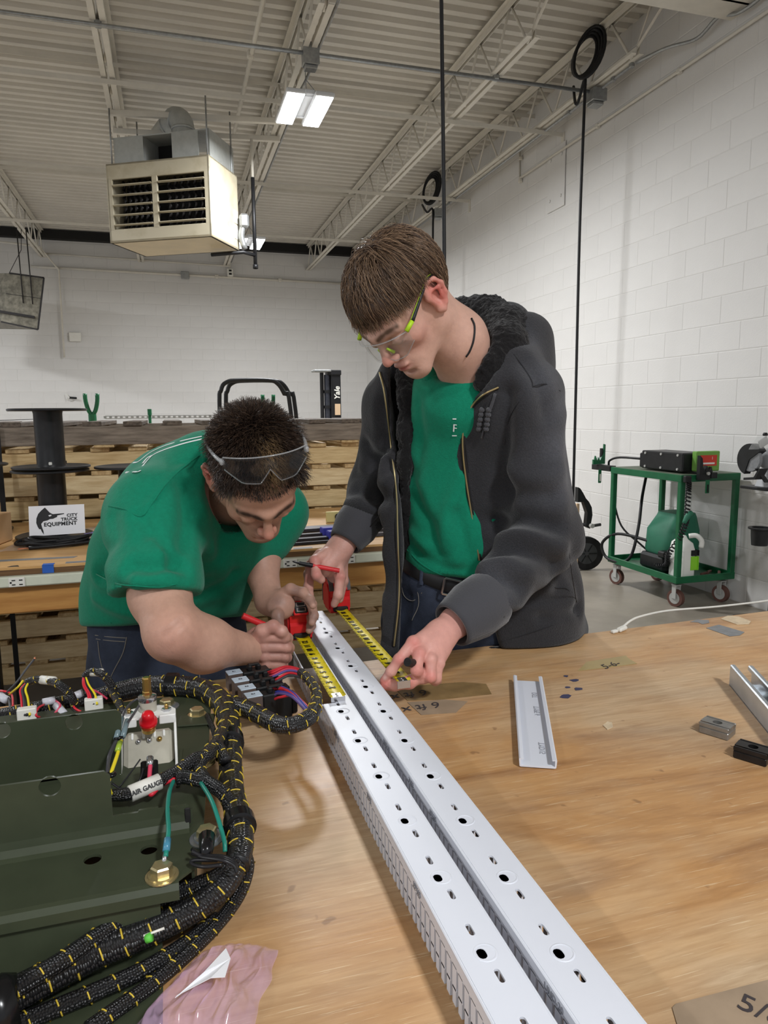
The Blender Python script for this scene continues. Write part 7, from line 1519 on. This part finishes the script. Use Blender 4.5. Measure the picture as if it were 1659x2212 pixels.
V, F, C = join([(V1, F1, np.array(srgb(34, 26, 22), np.float32)), (V2, F2, C2)]); mesh_obj('hair', V, F, m_hair, PL, True, col=C)
# green shirt
Fd = field_around(tor+A3([(335, 1120, 1.30), (640, 1120, 1.65), (490, 1040, 1.45), (340, 1290, 1.2), (190, 1360, 1.6), (520, 1320, 1.6)]), .12, .0065)
Fd.chain(tor[1:], [.172, .172, .160, .115], .06, flat=(nL, .86)); Fd.rc(at(295, 1290, 1.66), at(302, 1330, 1.68), .105, .112, .06); Fd.rc(at(430, 1270, 1.66), at(440, 1295, 1.68), .10, .10, .06)
Fd.rc(at(400, 1085, 1.52), at(460, 1040, 1.47), .125, .10, .06); Fd.rc(tor[3], SHLr, .125, .088, .06); Fd.rc(tor[3], at(585, 1105, 1.60), .11, .075, .05); Fd.rc(SHLr, at(336, 1262, 1.258), .090, .078, .04); Fd.rc(at(336, 1262, 1.258), at(338, 1320, 1.225), .078, .074, .02); Fd.rc(at(585, 1105, 1.60), at(572, 1165, 1.59), .075, .062, .04); Fd.rc(at(470, 1060, 1.49), neckL[1], .10, .075, .03)
Fd.rc(at(470, 1130, 1.50), at(480, 1260, 1.60), .09, .07, .06)
# clean ends: sleeve hem, shirt hem, neckline
Vc = []
for (p, n_, r_) in ((at(340, 1281, 1.235), dv(.06, -.97, .22), .16),):
    n_ = n_.normalized(); c_ = p+n_*.12; Fd.bx(c_, (.14, .14, .12), frame_from(n_), .004, .006, True)
hemn = dv(.06, -.98, .1).normalized(); hc_ = at(350, 1352, 1.66)+hemn*.15; Fd.bx(hc_+dv(0, 0, -.12), (.42, .30, .15), frame_from(hemn), .004, .006, True)
Fd.rc(HL.L(0, -.02, -.02), at(502, 1072, 1.435), .072, .068, .012, True)
V, F = Fd.mesh(); V = laplace(V, F, 3); N_ = vnormals(V, F); V = wob(V, .004, 25, 21, N_); bv = bvh_of(V, F)
V = fold(V, F, bv, [([(395, 1010), (360, 1045), (330, 1080), (305, 1112)], .0035, .006), ([(305, 1115), (330, 1160), (365, 1200), (385, 1225)], -.006, .010), ([(400, 1050), (405, 1100), (400, 1160), (385, 1220)], -.011, .016), ([(430, 1090), (450, 1160), (450, 1230)], .008, .018), ([(385, 1215), (340, 1230), (290, 1225)], -.009, .011), ([(380, 1235), (335, 1250), (295, 1250)], .007, .010), ([(330, 1170), (350, 1200), (380, 1218)], .006, .009), ([(215, 1245), (255, 1270), (290, 1290)], -.008, .012), ([(205, 1290), (260, 1320), (310, 1330)], .007, .013), ([(420, 1290), (470, 1270), (505, 1240)], -.008, .013), ([(470, 1200), (490, 1150), (520, 1130)], -.008, .014), ([(245, 1120), (240, 1180), (225, 1235)], -.005, .014), ([(440, 1170), (475, 1210), (490, 1260)], .007, .014)])
ts = mesh_obj('t_shirt', V, F, m_tee, PL, True); bv = bvh_of(V, F)
ribbon('shoulder_seam', bv, [(430, 985), (390, 1015), (355, 1050), (330, 1085), (305, 1115), (270, 1100), (236, 1093)], .003, m_tee, ts, .0006, .0012)
ribbon('collar', bv, [(440, 965), (446, 1000), (458, 1035), (478, 1068), (500, 1095)], .016, m_tee, ts, .001, .0022)
ribbon('shirt_print', bv, [(436, 949), (410, 955), (385, 962), (355, 972), (330, 984), (310, 1005), (302, 1018), (288, 1020), (272, 1021)], .0045, m_print_w, ts, .0008, .0004)
ribbon('shirt_print', bv, [(436, 943), (400, 951), (360, 962), (325, 978), (300, 997), (288, 1000)], .004, m_print_w, ts, .0008, .0004)
ribbon('shirt_print', bv, [(330, 984), (318, 990), (308, 1002)], .006, m_print_w, ts, .0008, .0004)
ribbon('sleeve_hem', bv, [(208, 1240), (250, 1260), (300, 1266), (345, 1268), (380, 1262)], .0025, m_tee, ts, .0004, .0010); ribbon('shirt_hem', bv, [(196, 1330), (240, 1345), (300, 1350), (380, 1345)], .0025, m_tee, ts, .0004, .0010)
# jeans
pel = at(345, 1400, 1.72); Fd = Field((pel.x-.30, pel.y-.28, -.02), (pel.x+.36, pel.y+.30, pel.z+.22), .010)
Fd.rc(at(330, 1345, 1.70), at(345, 1420, 1.72), .148, .160, .04, flat=(nL, .95)); Fd.rc(at(420, 1340, 1.70), at(430, 1420, 1.71), .12, .12, .05)
for s, px_ in ((-1, 285), (1, 440)):
    hp_ = at(px_, 1440, 1.72); kn = Vector((hp_.x+.02, hp_.y+.02, .50)); an = Vector((hp_.x+.02, hp_.y+.10, .09)); Fd.rc(hp_, kn, .100, .072, .03); Fd.rc(kn, an, .068, .056, .03); Fd.rc(an+Vector((0, 0, -.03)), an+Vector((.05, -.14, -.045)), .05, .042, .02)
V, F = Fd.mesh(); V = laplace(V, F, 2); bv = bvh_of(V, F); V = fold(V, F, bv, [([(330, 1400), (320, 1440), (310, 1480)], -.006, .012), ([(480, 1400), (470, 1440)], .006, .014)]); mesh_obj('jeans', V, F, m_jean, PL, True); bv = bvh_of(V, F)
for p in ([(206, 1372), (240, 1376), (272, 1378)], [(208, 1380), (240, 1384), (270, 1386)], [(274, 1376), (266, 1410), (248, 1445), (236, 1470)], [(212, 1384), (216, 1420), (226, 1460)], [(430, 1440), (432, 1475)]): ribbon('jean_seam', bv, p, .0022, m_stitch, PL, .0006, .0008)
# glasses pushed up on the hair
GL = thing('safety_glasses', 'clear wraparound safety glasses pushed up on the stooping head', 'glasses', tuple(HL.L(0, .1, .09)))
class Sub(Head):
    def __init__(s, o, R): s.o = o; s.R = R; s.sc = 1.0
gh = Sub(HL.L(0, -.022, .092), HL.R @ rot('X', 38)); cols = []
for i in range(25):
    x = -.070+.140*i/24; ax_ = abs(x); y = .116-.034*(ax_/.070)**2.2; zt = .022-.006*(ax_/.07)**2; zb = -.026+.024*max(0, 1-ax_/.017)+.020*max(0, (ax_-.045)/.025); cols.append((x, y, zt, zb))
lens_sheet(gh, cols, GL, mat('smoke_lens', (40, 42, 45), .05, alpha=.22, spec=1.0))
MB().tube([gh.L(c[0], c[1]+.001, c[2]) for c in cols], .0013, 6, False).build('top_rim', m_clearp, GL, True); MB().tube([gh.L(c[0], c[1]+.001, c[3]) for c in cols], .0011, 6, False).build('bottom_rim', m_clearp, GL, True)
for s in (-1, 1):
    arm = [gh.L(s*.071, .080, .006), gh.L(s*.078, .05, .004), gh.L(s*.083, .01, .002), gh.L(s*.085, -.03, 0)]; MB().tube(catmull(arm, 5), [.004, .0032, .0026, .0024], 8).build('arm', m_clearp, GL, True); MB().box(gh.L(s*.072, .078, .006), (.008, .010, .010), gh.R, .002).build('hinge', m_clearp, GL)
